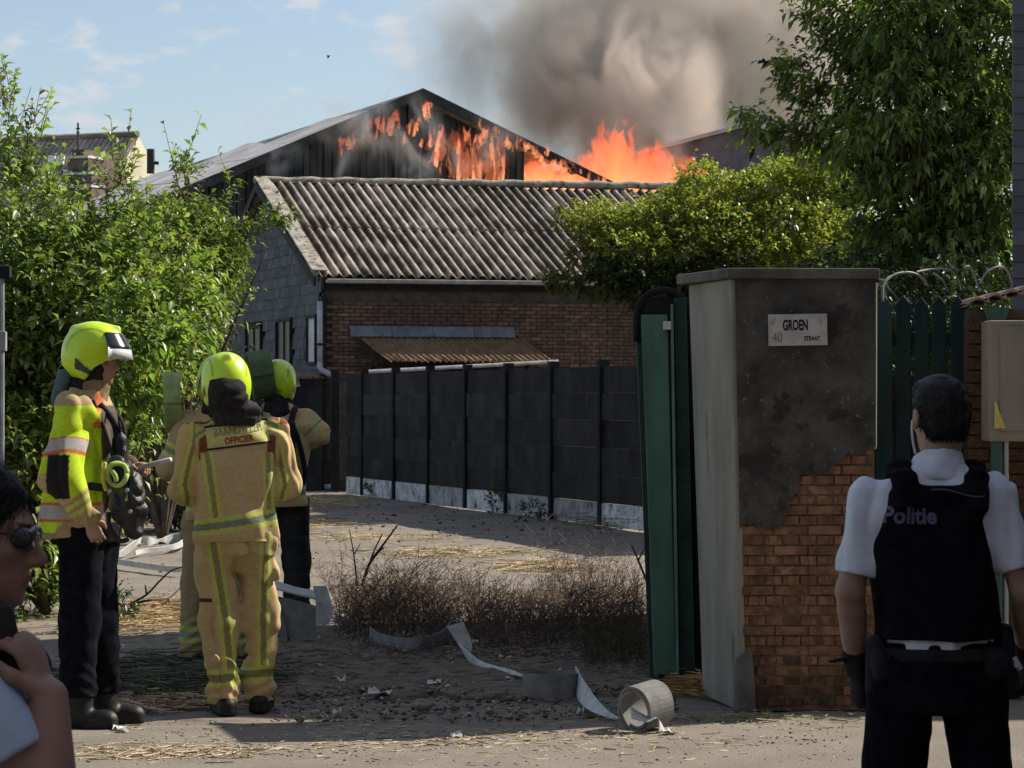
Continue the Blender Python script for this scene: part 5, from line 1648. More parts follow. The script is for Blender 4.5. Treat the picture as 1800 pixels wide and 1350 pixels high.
def roll(name, c, axis, rad, width, label, m, group=None, turns=5, inner=.35, twist=0, core=True):
    """flat hose rolled up: a spiral band round an axis"""
    T = empty(name, c, label, 'hose roll', group)
    ax = Vector(axis).normalized()
    a = ax.cross(Vector((0, 0, 1))).normalized(); b = ax.cross(a)
    n = turns * 16; pts, wd = [], []
    for k in range(n + 1):
        t = k / n; th = 2 * math.pi * turns * t + twist
        r = rad * (inner + (1 - inner) * t)
        pts.append(Vector(c) + a * (r * math.cos(th)) + b * (r * math.sin(th)) + ax * (.004 * math.sin(7 * th / turns))); wd.append(ax * width)
    ribbon('spiral', pts, wd, rad * (1 - inner) / turns * .80, m, T, 2)
    if core:
        mb = MB(); mb.tube([Vector(c) - ax * width * .40, Vector(c) + ax * width * .40], rad * inner * .8, 14); mb.build('core', m_post_blk, T, smooth=True)
    return T
rc = gnd(1136, 1284)
roll('hose_roll', rc + Vector((0, 0, .118)), (-.72, -.66, -.14), .120, .165, 'loose grey hose roll standing on the pavement beside the pillar', m_hose_g, 'hoses lying on the ground', 2, .72, 1.0, core=False)
mb = MB()
tg = ribbon('hose_tail', [rc + Vector((-.08, -.10, .10)), rc + Vector((.0, -.12, .07)), rc + Vector((.05, -.13, .075)), rc + Vector((.07, -.12, .015))], [Vector((.0, .05, .05)), Vector((0, .06, .02)), Vector((0, .06, -.01)), Vector((.03, .05, 0))], .006, m_hose)
tag(tg, 'loose pale hose end curling inside the standing roll', 'hose', 'hoses lying on the ground')
def hose_far():
    H = empty('fire_hose', gnd(265, 985), 'white flat hose folded in a V on the sunny drive behind the black bag', 'hose', 'hoses lying on the ground')
    Z = Vector
    def P(px, py, z): return gnd(px, py, z)
    ribbon('strip', [P(334, 944, .10), P(315, 958, .07), P(285, 965, .05), P(255, 968, .05), P(238, 972, .05)], [Z((.02, -.02, .12)), Z((.0, -.04, .07)), Z((0, -.05, .05)), Z((0, -.04, .05)), Z((0, -.05, .05))], .008, m_hose, H)
    ribbon('twisted_strip', [P(320, 944, .1), P(300, 948, .08), P(280, 950, .08), P(262, 951, .09), P(246, 950, .10), P(236, 958, .08), P(222, 968, .06), P(205, 976, .05), P(190, 980, .05)],
           [Z((.02, -.05, .10)), Z((.0, -.03, .11)), Z((0, -.04, .03)), Z((0, -.03, .10)), Z((0, .02, .06)), Z((.06, .02, .12)), Z((.05, .0, .12)), Z((.02, -.08, .05)), Z((0, -.08, .08))], .008, m_hose, H)
    ribbon('strip', [P(190, 984, .05), P(225, 990, .05), P(260, 995, .05), P(300, 1000, .05), P(325, 1000, .06)], [Z((.0, -.08, .06)), Z((0, -.04, .06)), Z((0, -.04, .06)), Z((0, -.04, .06)), Z((0, -.04, .05))], .008, m_hose, H)
    ribbon('dark_strip', [P(300, 950, .06), P(318, 944, .10), P(334, 940, .13), P(345, 938, .13)], [Z((.0, -.05, .10)), Z((.0, -.05, .14)), Z((.0, -.05, .12)), Z((0, -.05, .1))], .008, m_hose_g, H)
hose_far()
def hose_box():
    H = empty('fire_hose', gnd(530, 1100), 'grey flat hose draped upright beside the officer, its top edge bright', 'hose', 'hoses lying on the ground')
    Z = Vector
    b = gnd(520, 1130)
    def Q(px, py): return at(px, py, b.y)
    ribbon('draped_band', [Q(474, 1080), Q(500, 1085), Q(530, 1092), Q(556, 1098)], [Z((.02, 0, .26)), Z((.02, 0, .26)), Z((.01, 0, .26)), Z((0, .0, .25))], .010, m_hose_g, H)
    ribbon('top_fold', [Q(478, 1026), Q(500, 1033), Q(525, 1040), Q(555, 1046)], [Z((.0, .09, .05)), Z((.0, .08, .04)), Z((0, .07, .04)), Z((0, .06, .05))], .012, m_hose, H)
    ribbon('hanging_fold', [Q(562, 1030), Q(568, 1055), Q(570, 1080), Q(566, 1098)], [Z((.085, .03, 0)), Z((.10, .02, 0)), Z((.11, .02, 0)), Z((.08, .03, .0))], .010, m_hose, H)
    ribbon('curl', [Q(476, 1058), Q(490, 1066), Q(500, 1090), Q(506, 1120), Q(500, 1140), Q(480, 1150)], [Z((.02, .06, .0))] * 6, .012, m_hose_g, H)
hose_box()

# ------------------------------------------------------------------ smoke
def smoke_mat(name, dens, col, scale, thr, soft, rise, seed, stretch=(1, 1, .7), fall=None, aniso=.2):
    m = bpy.data.materials.new(name); m.use_nodes = True
    nt = m.node_tree; N, L = nt.nodes, nt.links; N.clear()
    out = N.new('ShaderNodeOutputMaterial'); pv = N.new('ShaderNodeVolumePrincipled')
    pv.inputs['Color'].default_value = (*col, 1); pv.inputs['Anisotropy'].default_value = aniso
    tc = N.new('ShaderNodeTexCoord'); mp = N.new('ShaderNodeMapping'); mp.inputs['Scale'].default_value = stretch; mp.inputs['Location'].default_value = (seed, seed * .7, seed * .3)
    L.new(tc.outputs['Object'], mp.inputs['Vector'])
    n = N.new('ShaderNodeTexNoise'); n.inputs['Scale'].default_value = scale; n.inputs['Detail'].default_value = 4; n.inputs['Roughness'].default_value = .62; n.inputs['Distortion'].default_value = .6
    L.new(mp.outputs['Vector'], n.inputs['Vector'])
    r = N.new('ShaderNodeMapRange'); r.interpolation_type = 'SMOOTHSTEP'
    r.inputs['From Min'].default_value = thr; r.inputs['From Max'].default_value = thr + soft
    L.new(n.outputs['Fac'], r.inputs['Value'])
    # the plume thins out towards the skin of its body: distance from the axis stored in generated coordinates
    sp = N.new('ShaderNodeVectorMath'); sp.operation = 'SUBTRACT'; sp.inputs[1].default_value = (.5, .5, .5)
    L.new(tc.outputs['Generated'], sp.inputs[0])
    sc = N.new('ShaderNodeVectorMath'); sc.operation = 'MULTIPLY'; sc.inputs[1].default_value = (2, 2, 2 if fall is None else fall)
    L.new(sp.outputs[0], sc.inputs[0])
    ln = N.new('ShaderNodeVectorMath'); ln.operation = 'LENGTH'; L.new(sc.outputs[0], ln.inputs[0])
    e = N.new('ShaderNodeMapRange'); e.interpolation_type = 'SMOOTHSTEP'
    e.inputs['From Min'].default_value = 1.0; e.inputs['From Max'].default_value = .35; e.inputs['To Min'].default_value = 0; e.inputs['To Max'].default_value = 1
    L.new(ln.outputs['Value'], e.inputs['Value'])
    mu = N.new('ShaderNodeMath'); mu.operation = 'MULTIPLY'; L.new(r.outputs[0], mu.inputs[0]); L.new(e.outputs[0], mu.inputs[1])
    md = N.new('ShaderNodeMath'); md.operation = 'MULTIPLY'; md.inputs[1].default_value = dens; L.new(mu.outputs[0], md.inputs[0])
    L.new(md.outputs[0], pv.inputs['Density']); L.new(pv.outputs['Volume'], out.inputs['Volume'])
    return m
def puff(name, c, rad, m, label, rot=(0, 0, 0)):
    """closed ellipsoid body holding smoke"""
    v, f = [], []
    nu, nv_ = 20, 12
    for j in range(nv_ + 1):
        ph = math.pi * j / nv_
        for i in range(nu):
            th = 2 * math.pi * i / nu
            v.append((rad[0] * math.sin(ph) * math.cos(th), rad[1] * math.sin(ph) * math.sin(th), rad[2] * math.cos(ph)))
    for j in range(nv_):
        for i in range(nu):
            f.append((j * nu + i, (j + 1) * nu + i, (j + 1) * nu + (i + 1) % nu, j * nu + (i + 1) % nu))
    o = obj(name, v, f, m); o.location = c; o.rotation_euler = rot
    return tag(o, label, 'smoke', 'smoke from the fire', 'stuff')
SMC = (0.50, 0.42, 0.37)
puff('smoke', at(1090, 190, 85), (4.2, 3.0, 3.6), smoke_mat('smoke_core', 2.2, (.78, .70, .64), .62, .41, .18, 0, 3.0), 'dense brown-grey smoke boiling up behind the barn gable')
puff('smoke', at(1210, 30, 89), (8.0, 3.8, 5.6), smoke_mat('smoke_upper', 1.6, (.90, .85, .79), .50, .41, .20, 0, 11.0), 'paler smoke column rising over the flames')
puff('smoke', at(1430, 130, 92), (9.0, 3.4, 6.4), smoke_mat('smoke_right', 1.3, (.88, .83, .78), .46, .38, .22, 0, 17.0), 'grey smoke drifting behind the right tree')
puff('smoke', at(1240, 110, 95), (10.5, 4.0, 6.4), smoke_mat('smoke_back', .26, (.80, .75, .70), .3, .20, .3, 0, 29.0), 'even grey smoke bank behind the billowing column')
puff('smoke', at(950, 90, 87), (5.6, 3.0, 3.8), smoke_mat('smoke_left', .75, (.80, .76, .72), .6, .40, .2, 0, 23.0), 'thin smoke haze trailing above the barn peak')
puff('smoke', at(1110, 265, 78.3), (3.0, .7, 1.5), smoke_mat('smoke_front', .8, (.50, .43, .38), .8, .42, .2, 0, 41.0), 'brown smoke shreds drifting in front of the big flames')
puff('smoke', at(590, 262, 73.0), (3.8, .5, 1.9), smoke_mat('smoke_wisp', 2.6, (.62, .67, .74), .50, .42, .24, 0, 31.0), 'thin bluish smoke seeping over the barn roof edge')
puff('smoke', at(740, 225, 73.4), (3.4, .4, 1.7), smoke_mat('smoke_gable', 2.8, (.60, .56, .54), .6, .40, .24, 0, 37.0), 'light smoke veil rolling up the burning gable')

# ------------------------------------------------------------------ flames
def flame_mat(name, strength, c_lo, c_hi, nz, amin=.15, thr=.40, soft=.25, st=(1, 1, .45), edge=.35):
    m = bpy.data.materials.new(name); m.use_nodes = True
    nt = m.node_tree; N, L = nt.nodes, nt.links; N.clear()
    out = N.new('ShaderNodeOutputMaterial')
    em = N.new('ShaderNodeEmission'); em.inputs['Strength'].default_value = strength
    tp = N.new('ShaderNodeBsdfTransparent'); mx = N.new('ShaderNodeMixShader')
    at_ = N.new('ShaderNodeAttribute'); at_.attribute_name = 'Col'
    sep = N.new('ShaderNodeSeparateColor'); L.new(at_.outputs['Color'], sep.inputs[0])
    geo = N.new('ShaderNodeNewGeometry'); mp = N.new('ShaderNodeMapping'); mp.inputs['Scale'].default_value = st
    L.new(geo.outputs['Position'], mp.inputs['Vector'])
    n = N.new('ShaderNodeTexNoise'); n.inputs['Scale'].default_value = nz; n.inputs['Detail'].default_value = 5; n.inputs['Roughness'].default_value = .6; n.inputs['Distortion'].default_value = .8
    L.new(mp.outputs['Vector'], n.inputs['Vector'])
    r = N.new('ShaderNodeMapRange'); r.interpolation_type = 'SMOOTHSTEP'; r.inputs['From Min'].default_value = thr; r.inputs['From Max'].default_value = thr + soft
    L.new(n.outputs['Fac'], r.inputs['Value'])
    # colour by height in the tongue and by noise
    ad = N.new('ShaderNodeMath'); ad.operation = 'MULTIPLY_ADD'; ad.inputs[1].default_value = .9; L.new(n.outputs['Fac'], ad.inputs[0]); L.new(sep.outputs[0], ad.inputs[2])
    cr = N.new('ShaderNodeMixRGB'); cr.inputs[1].default_value = (*c_lo, 1); cr.inputs[2].default_value = (*c_hi, 1)
    r2 = N.new('ShaderNodeMapRange'); r2.inputs['From Min'].default_value = .35; r2.inputs['From Max'].default_value = 1.15; L.new(ad.outputs[0], r2.inputs['Value'])
    L.new(r2.outputs[0], cr.inputs[0]); L.new(cr.outputs[0], em.inputs['Color'])
    # transparency: edges fade, tips fade
    lw = N.new('ShaderNodeLayerWeight'); lw.inputs['Blend'].default_value = edge
    iv = N.new('ShaderNodeMath'); iv.operation = 'SUBTRACT'; iv.inputs[0].default_value = 1; L.new(lw.outputs['Facing'], iv.inputs[1])
    pw = N.new('ShaderNodeMath'); pw.operation = 'POWER'; pw.inputs[1].default_value = 2.0; L.new(iv.outputs[0], pw.inputs[0])
    m1 = N.new('ShaderNodeMath'); m1.operation = 'MULTIPLY'; L.new(pw.outputs[0], m1.inputs[0])
    a2 = N.new('ShaderNodeMapRange'); a2.inputs['To Min'].default_value = amin; a2.inputs['To Max'].default_value = 1; L.new(r.outputs[0], a2.inputs['Value']); L.new(a2.outputs[0], m1.inputs[1])
    tipf = N.new('ShaderNodeMapRange'); tipf.inputs['From Min'].default_value = 1.0; tipf.inputs['From Max'].default_value = .45; L.new(sep.outputs[0], tipf.inputs['Value'])
    m2 = N.new('ShaderNodeMath'); m2.operation = 'MULTIPLY'; L.new(m1.outputs[0], m2.inputs[0]); L.new(tipf.outputs[0], m2.inputs[1])
    L.new(m2.outputs[0], mx.inputs[0]); L.new(tp.outputs[0], mx.inputs[1]); L.new(em.outputs[0], mx.inputs[2])
    L.new(mx.outputs[0], out.inputs['Surface'])
    return m
def flames(name, label, spots, m, vs=.045, lean=.2, seed=0, noise=.10):
    """spots: (base point, width, height, thickness); each flame a lobed tongue that narrows upwards"""
    rng = np.random.default_rng(seed)
    V, F, C = [], [], []; off = 0
    for (b, w, h, th) in spots:
        b = Vector(b)
        lo = (b.x - w * 1.2 - lean * h - .1, b.y - th * 1.3 - .1, b.z - .2); hi = (b.x + w * 1.2 + lean * h + .1, b.y + th * 1.3 + .1, b.z + h * 1.15 + .1)
        q = SDF(lo, hi, max(vs, h / 46))
        k = 5
        x = 0; pts = []
        for i in range(k + 1):
            t = i / k
            x += rng.normal(0, .10) * w + lean * h / k * rng.uniform(.2, 1.6) * t
            pts.append((b.x + x, b.y + rng.normal(0, .1) * th, b.z + h * t))
        rr = [w * .5 * (1 - t) ** .7 * (1.0 if t else .9) + .02 for t in np.linspace(0, 1, k + 1)]
        for i in range(k): q.cone(pts[i], pts[i + 1], rr[i], rr[i + 1], w * .10, flat=((0, 1, 0), min(1.5, th / w * 1.0 + .05)))
        q.folds(noise * w, (2.2 / w, 2.2 / w, 1.2 / w), float(rng.uniform(0, 50)), band=.3)
        v, f = q.mesh()
        if len(v) == 0: continue
        t = np.clip((v[:, 2] - b.z) / h, 0, 1)
        V.append(v); F.append(f + off); off += len(v); C.append(np.stack([t, t, t], 1))
    v = np.concatenate(V); f = np.concatenate(F)
    me = mesh_from(name, v, f, True); set_col(me, np.concatenate(C))
    return tag(link(name, me, m), label, 'flames', 'flames of the burning barn')
fm_big = flame_mat('flame_big', 1.2, (1.0, .38, .13), (.95, .15, .06), .95, .0, .34, .30, (1, 1, .7), .6)
fm_wall = flame_mat('flame_wall', 1.0, (1.0, .38, .16), (.70, .17, .08), 2.6, .0, .45, .24, (1.8, 1.8, .35), .55)
rng = np.random.default_rng(21)
sp = []
def fl(px, py, d, w, h, th=None): sp.append((at(px, py, d), w, h, th or w * .7))
# the big fire behind the collapsed roof: three crests
for px, h in ((1012, .7), (1028, 1.2), (1040, 1.9), (1055, 2.3), (1072, 2.6), (1088, 2.2), (1105, 1.5), (1122, 1.3), (1140, 1.5), (1158, 1.7), (1174, 1.5), (1190, 1.0), (1202, .5)):
    for _ in range(4):
        fl(px + rng.normal(0, 8), 345 + rng.normal(0, 5), 80 + rng.uniform(-1.4, 1.4), rng.uniform(.45, 1.25), h * rng.uniform(.4, .80) + .55)
flames('flames', 'big orange flames leaping behind the collapsed right roof slope', sp, fm_big, .05, .22, 1, .2)
sp = []
for px, h in ((895, .3), (905, .45), (925, .6), (945, .75), (965, .75), (985, .55), (1005, .35)):
    for _ in range(3): fl(px + rng.normal(0, 6), 330 + rng.normal(0, 3), 77.4 + rng.uniform(-.4, .4), rng.uniform(.3, .75), h * rng.uniform(.7, 1.2) + .3)
flames('flames', 'red-orange flames glowing under the burnt right end of the gable', sp, fm_big, .04, .1, 2, .18)
# flames licking up the planks
def wallfl(px, py, w, h):
    k = (px - 900) / FPX
    s = (k * PK.y - PK.x) / (BU.x - k * BU.y)
    d = PK.y + BU.y * s - .14 - rng.uniform(0, .1)
    sp.append((at(px, py, d), w, h, .06))
sp = []
for _ in range(95):
    px = 735 + 155 * rng.beta(2.2, 1.4); top = 200 + (px - 735) * .36
    py = min(314, top + rng.uniform(25, 100))
    wallfl(px, py, rng.uniform(.04, .11), max(.2, min((py - top) / 64 * rng.uniform(.35, .9), .8)))
for px in range(806, 892, 8):
    wallfl(px + rng.normal(0, 1.5), 316, rng.uniform(.05, .09), rng.uniform(.4, 1.25))
for _ in range(16): wallfl(rng.normal(838, 22), rng.normal(268, 12), rng.uniform(.12, .3), rng.uniform(.25, .6))
for _ in range(12): wallfl(rng.normal(775, 14), rng.normal(252, 14), rng.uniform(.10, .22), rng.uniform(.2, .5))
flames('flames', 'streaky flames licking up the charred gable planks right of the peak', sp, fm_wall, .022, .12, 3, .25)
sp = []
for _ in range(16):
    t = rng.random(); wallfl(708 + 48 * t + rng.normal(0, 4), 252 - 58 * t + rng.normal(0, 5), rng.uniform(.08, .2), rng.uniform(.2, .55))
_tmp = sp; sp = []
for _ in range(16): wallfl(rng.normal(842, 28), rng.uniform(285, 318), rng.uniform(.25, .45), rng.uniform(.7, 1.3))
for _ in range(5): wallfl(rng.normal(775, 16), rng.uniform(255, 285), rng.uniform(.2, .4), rng.uniform(.4, .8))
flames('flames', 'dull red glow of flame spread wide over the planks right of the peak', sp, flame_mat('flame_glow', .34, (1.0, .26, .10), (.6, .12, .05), 1.6, .0, .42, .35, (1.6, 1.6, .5), .65), .03, .1, 8, .3)
sp = _tmp
flames('flames', 'slanting flame streak just below the barn peak', sp, fm_wall, .02, .5, 4, .25)
sp = []
for _ in range(40):
    t = rng.random(); wallfl(596 + 105 * t + rng.normal(0, 4), 262 - 50 * t + rng.normal(0, 9), rng.uniform(.06, .15), rng.uniform(.2, .55))
flames('flames', 'faint reddish flames near the roof edge left of the peak', sp, flame_mat('flame_faint', .5, (.9, .26, .14), (.6, .14, .08), 1.8, .0, .44, .25, (1.4, 1.4, .6), .42), .022, .3, 5, .25)
sp = []
for s_ in np.linspace(1.6, 6.4, 44):
    p = barn_pt(s_, -.55, -.10 - rng.uniform(0, .35)); sp.append((p, rng.uniform(.08, .24), rng.uniform(.12, .38), .08))
flames('flames', 'flames running along the burning right verge board', sp, fm_wall, .025, -.1, 6, .25)
# ------------------------------------------------------------------ people
V3 = lambda *a: np.array(a, dtype=np.float32)
def skin_mat(name, col): return mat(name, col, 0.55, 0.14, 14, attr=True, bump=.08, bscale=120, spec=.35)
m_skin = skin_mat('skin', (0.4, 0.25, 0.18))
m_cloth = mat('turnout_cloth', (.4, .3, .15), .9, .10, 60, attr=True, bump=.18, bscale=260)
m_cloth_dark = mat('cloth_dark', (.015, .015, .019), .9, .2, 20, bump=.25, bscale=160)
m_navy = mat('cloth_navy', (.0055, .006, .010), .95, .2, 20, spec=.06, bump=.25, bscale=160)
m_boot = mat('boot_leather', (.012, .012, .012), .5, .2, 20, bump=.2, bscale=60)
m_helmet = mat('helmet_lime', (.55, .80, .02), .32, .06, 10, attr=True, spec=.5, coat=.3)
m_visor = mat('visor_dark', (.02, .02, .025), .15, .1, 5, spec=.6)
m_visor_c = mat('visor_clear', (.55, .57, .58), .12, .1, 5, spec=.6)
m_hood = mat('hood_black', (.018, .017, .018), .92, .25, 20, bump=.3, bscale=120)
m_hair = mat('hair_dark', (.010, .008, .008), .55, .3, 30, bump=.6, bscale=220, stretch=(1, 1, .5))
m_polo = mat('polo_white', (.64, .69, .77), .9, .05, 20, bump=.2, bscale=300)
m_polo_b = mat('polo_pale_blue', (.44, .55, .70), .9, .05, 20, bump=.2, bscale=300)
m_print = mat('print_grey', (.10, .10, .155), .8, .1, 10)
m_red = mat('print_red', (.32, .03, .02), .8, .1, 10)
m_printg = mat('print_green_grey', (.24, .28, .13), .8, .1, 10)
m_panel = mat('panel_yellow', (.52, .50, .17), .7, .08, 20)
m_teal = mat('neck_curtain', (.075, .125, .135), .85, .15, 10)

def hat(v):
    v = np.array(v, dtype=np.float32); return v / (np.linalg.norm(v) + 1e-9)
def head_rot(yaw=0, pitch=0, roll=0):
    return np.array((Matrix.Rotation(R(yaw), 3, 'Z') @ Matrix.Rotation(R(pitch), 3, 'X') @ Matrix.Rotation(R(roll), 3, 'Y')), dtype=np.float32)
def sdf_head(q, c, Rm, s=1.0, ears=True):
    c = V3(*c)
    def T(*p): return c + Rm @ (V3(*p) * s)
    def E(p, r, k=.02, op='u'): q.ell(T(*p), np.array(r) * s, k, op, rot=Rm)
    E((0, -.012, .028), (.077, .097, .090))
    E((0, .020, -.032), (.062, .074, .080), .03)
    E((0, .036, -.078), (.046, .048, .036), .03)
    E((0, .074, -.100), (.017, .014, .013), .02)
    for sx in (-1, 1): E((sx * .043, .055, -.018), (.02, .022, .018), .02)
    E((0, .076, .022), (.050, .015, .012), .018)
    for sx in (-1, 1): E((sx * .031, .096, .002), (.017, .013, .011), .012, 's')
    for sx in (-1, 1): E((sx * .031, .076, .001), (.0125, .0125, .0115), .003)
    q.cone(T(0, .088, .008), T(0, .112, -.029), .0075 * s, .0115 * s, .012)
    E((0, .098, -.036), (.017, .014, .009), .008)
    E((0, .089, -.062), (.022, .011, .0065), .006)
    E((0, .086, -.074), (.018, .011, .007), .006)
    E((0, .103, -.0675), (.020, .010, .0018), .003, 's')
    if ears:
        for sx in (-1, 1):
            E((sx * .080, -.014, -.004), (.010, .022, .033), .008); E((sx * .090, -.010, .0), (.006, .012, .020), .006, 's')
def sdf_hand(q, w, d, n, side, curl=.5, s=1.0, dr=0.0, thumb_open=.6):
    w, d, n = V3(*w), hat(d), hat(n)
    n = hat(n - d * (n @ d)); side = hat(side); side = hat(side - d * (side @ d) - n * (side @ n))
    q.cone(w, w + d * .080 * s, .029 * s + dr, .039 * s + dr, .012, flat=(n, .42 + dr * 12))
    for off, L in ((.0315, .070), (.0105, .079), (-.0105, .073), (-.0305, .058)):
        p = w + (d * .082 + side * off) * s
        ang = 0; r0 = .0086 * s + dr
        pts = [p - d * .02 * s]; pts.append(p)
        for k, fr in enumerate((.45, .32, .23)):
            ang += curl * (0.85 + .12 * k)
            dd = d * math.cos(ang) + n * math.sin(ang)
            p = p + dd * (L * fr * s); pts.append(p)
        q.chain(pts, [r0, r0, r0 * .95, r0 * .88, r0 * .78], .003)
    a = w + (side * .026 + d * .018) * s
    b = a + hat(side * thumb_open + d * .75 + n * .35) * .046 * s
    c = b + hat(side * .15 + d * .9 + n * .45) * .032 * s
    q.chain([a, b, c], [.013 * s + dr, .0108 * s + dr, .0088 * s + dr], .01)

def person(name_label, loc, rz, J, vs, skin, s=1.0, group=None, hair=None, hands=(True, True)):
    """continuous body under the clothes; J holds the joints"""
    bd = J.get('box', ((-.55, -.45, -.02), (.55, .55, 1.97)))
    q = SDF(bd[0], bd[1], vs)
    nb, hc = V3(*J['neck']), V3(*J['head'])
    hips = (V3(*J['hipL']) + V3(*J['hipR'])) / 2; ch = V3(*J['chest'])
    q.cone(hips + V3(0, 0, .03), ch, .125, .135, .06, flat=((0, 1, 0), .72))
    q.cone(ch, nb - V3(0, 0, .05), .135, .07, .06, flat=((0, 1, 0), .75))
    for sd in 'LR':
        sh, el, wr = J['sh' + sd], J['el' + sd], J['wr' + sd]
        q.cone(ch + V3(0, 0, .08), sh, .06, .055, .05)
        ak = J.get('arm', 1.0)
        q.chain([sh, el, wr], [.050, .040 * ak, .027], .02)
        q.cone(V3(*el) * .75 + V3(*wr) * .25, V3(*wr), .040 * ak, .027, .02)
        hip, kn, an = J['hip' + sd], J['knee' + sd], J['ank' + sd]
        q.chain([hip, kn, an], [.085, .055, .038], .03)
        q.cone(V3(*kn) * .8 + V3(*an) * .2, V3(*an), .056, .038, .02)
        q.cone(an, V3(*an) + hat(J.get('toe' + sd, (0, 1, 0))) * .09 - V3(0, 0, .05), .034, .024, .03)
        h = J.get('hand' + sd)
        if h: sdf_hand(q, wr, *h[:3], curl=h[3], s=s * 1.0)
    Rm = J.get('hrot', head_rot())
    q.cone(nb, hc + Rm @ V3(0, -.022, -.06), .060, .056, .03)
    sdf_head(q, hc, Rm, s)
    v, f = q.mesh()
    me = mesh_from('person', v, f, True)
    col = np.tile(np.array(skin), (len(v), 1))
    hl = (v - hc) @ Rm / s
    lip = (np.abs(hl[:, 2] + .068) < .0105) & (np.abs(hl[:, 0]) < .021) & (hl[:, 1] > .078)
    col[lip] *= (1.0, .62, .62)
    eye = (np.abs(hl[:, 2] - .001) < .008) & (np.abs(np.abs(hl[:, 0]) - .031) < .011) & (hl[:, 1] > .080)
    col[eye] = (.5, .48, .46)
    iris = eye & (np.abs(np.abs(hl[:, 0]) - .031) < .005)
    col[iris] = (.03, .02, .02)
    brow = (np.abs(hl[:, 2] - .024) < .006) & (np.abs(np.abs(hl[:, 0]) - .031) < .020) & (hl[:, 1] > .07)
    col[brow] = (.02, .015, .012)
    set_col(me, col)
    o = link('person', me, m_skin)
    o.location = loc; o.rotation_euler = (0, 0, rz)
    tag(o, name_label, 'person', group)
    return o
def part(name, q, m, P, colf=None, cutlist=()):
    for c, n in cutlist: q.cut(c, n)
    v, f = q.mesh()
    me = mesh_from(name, v, f, True)
    if colf is not None: set_col(me, colf(v))
    return link(name, me, m, P, inv=False)
def bvh_of(o):
    me = o.data
    return BVHTree.FromPolygons([v.co for v in me.vertices], [tuple(p.vertices) for p in me.polygons])
def on_back(bv, x, z, off=.004, y0=-1.0):
    h = bv.ray_cast(Vector((x, y0, z)), Vector((0, 1, 0)))
    return Vector((x, (h[0].y if h[0] is not None else 0) - off, z))
def sub_text(body, size, bold, sx, bv, cx, cz, rot, m, name, P, off=.006, shear=0):
    v, f = text_mesh(body, size, bold, shear, sx)
    c, s_ = math.cos(rot), math.sin(rot)
    vv = [on_back(bv, cx + p.x * c - p.y * s_, cz + p.x * s_ + p.y * c, off) for p in v]
    return obj(name, vv, f, m, P, inv=False)

def sleeve(q, sh, el, wr, r, k=.05):
    q.cone(sh, el, r[0], r[1], k); q.cone(el, wr, r[1], r[2], .03)
def dist_seg(v, a, b):
    a, b = V3(*a), V3(*b); ab = b - a
    t = np.clip(((v - a) @ ab) / (ab @ ab), 0, 1)
    return np.linalg.norm(v - a - t[:, None] * ab, axis=1), t
TAN, LIME, SILV, DKR = np.array((.52, .39, .195)), np.array((.50, .54, .12)), np.array((.20, .23, .15)), np.array((.20, .065, .04))
def paint_band(col, d, w, lime=LIME, mid=SILV):
    """lime - silver - lime stripe, d = signed distance from its middle"""
    a = np.abs(d)
    col[a < w] = lime
    col[a < w * .42] = mid
def paint_double(col, d, w):
    a = np.abs(d)
    col[(a < w)] = np.array((.24, .22, .09))
    col[(a < w) & (a > w * .5)] = LIME

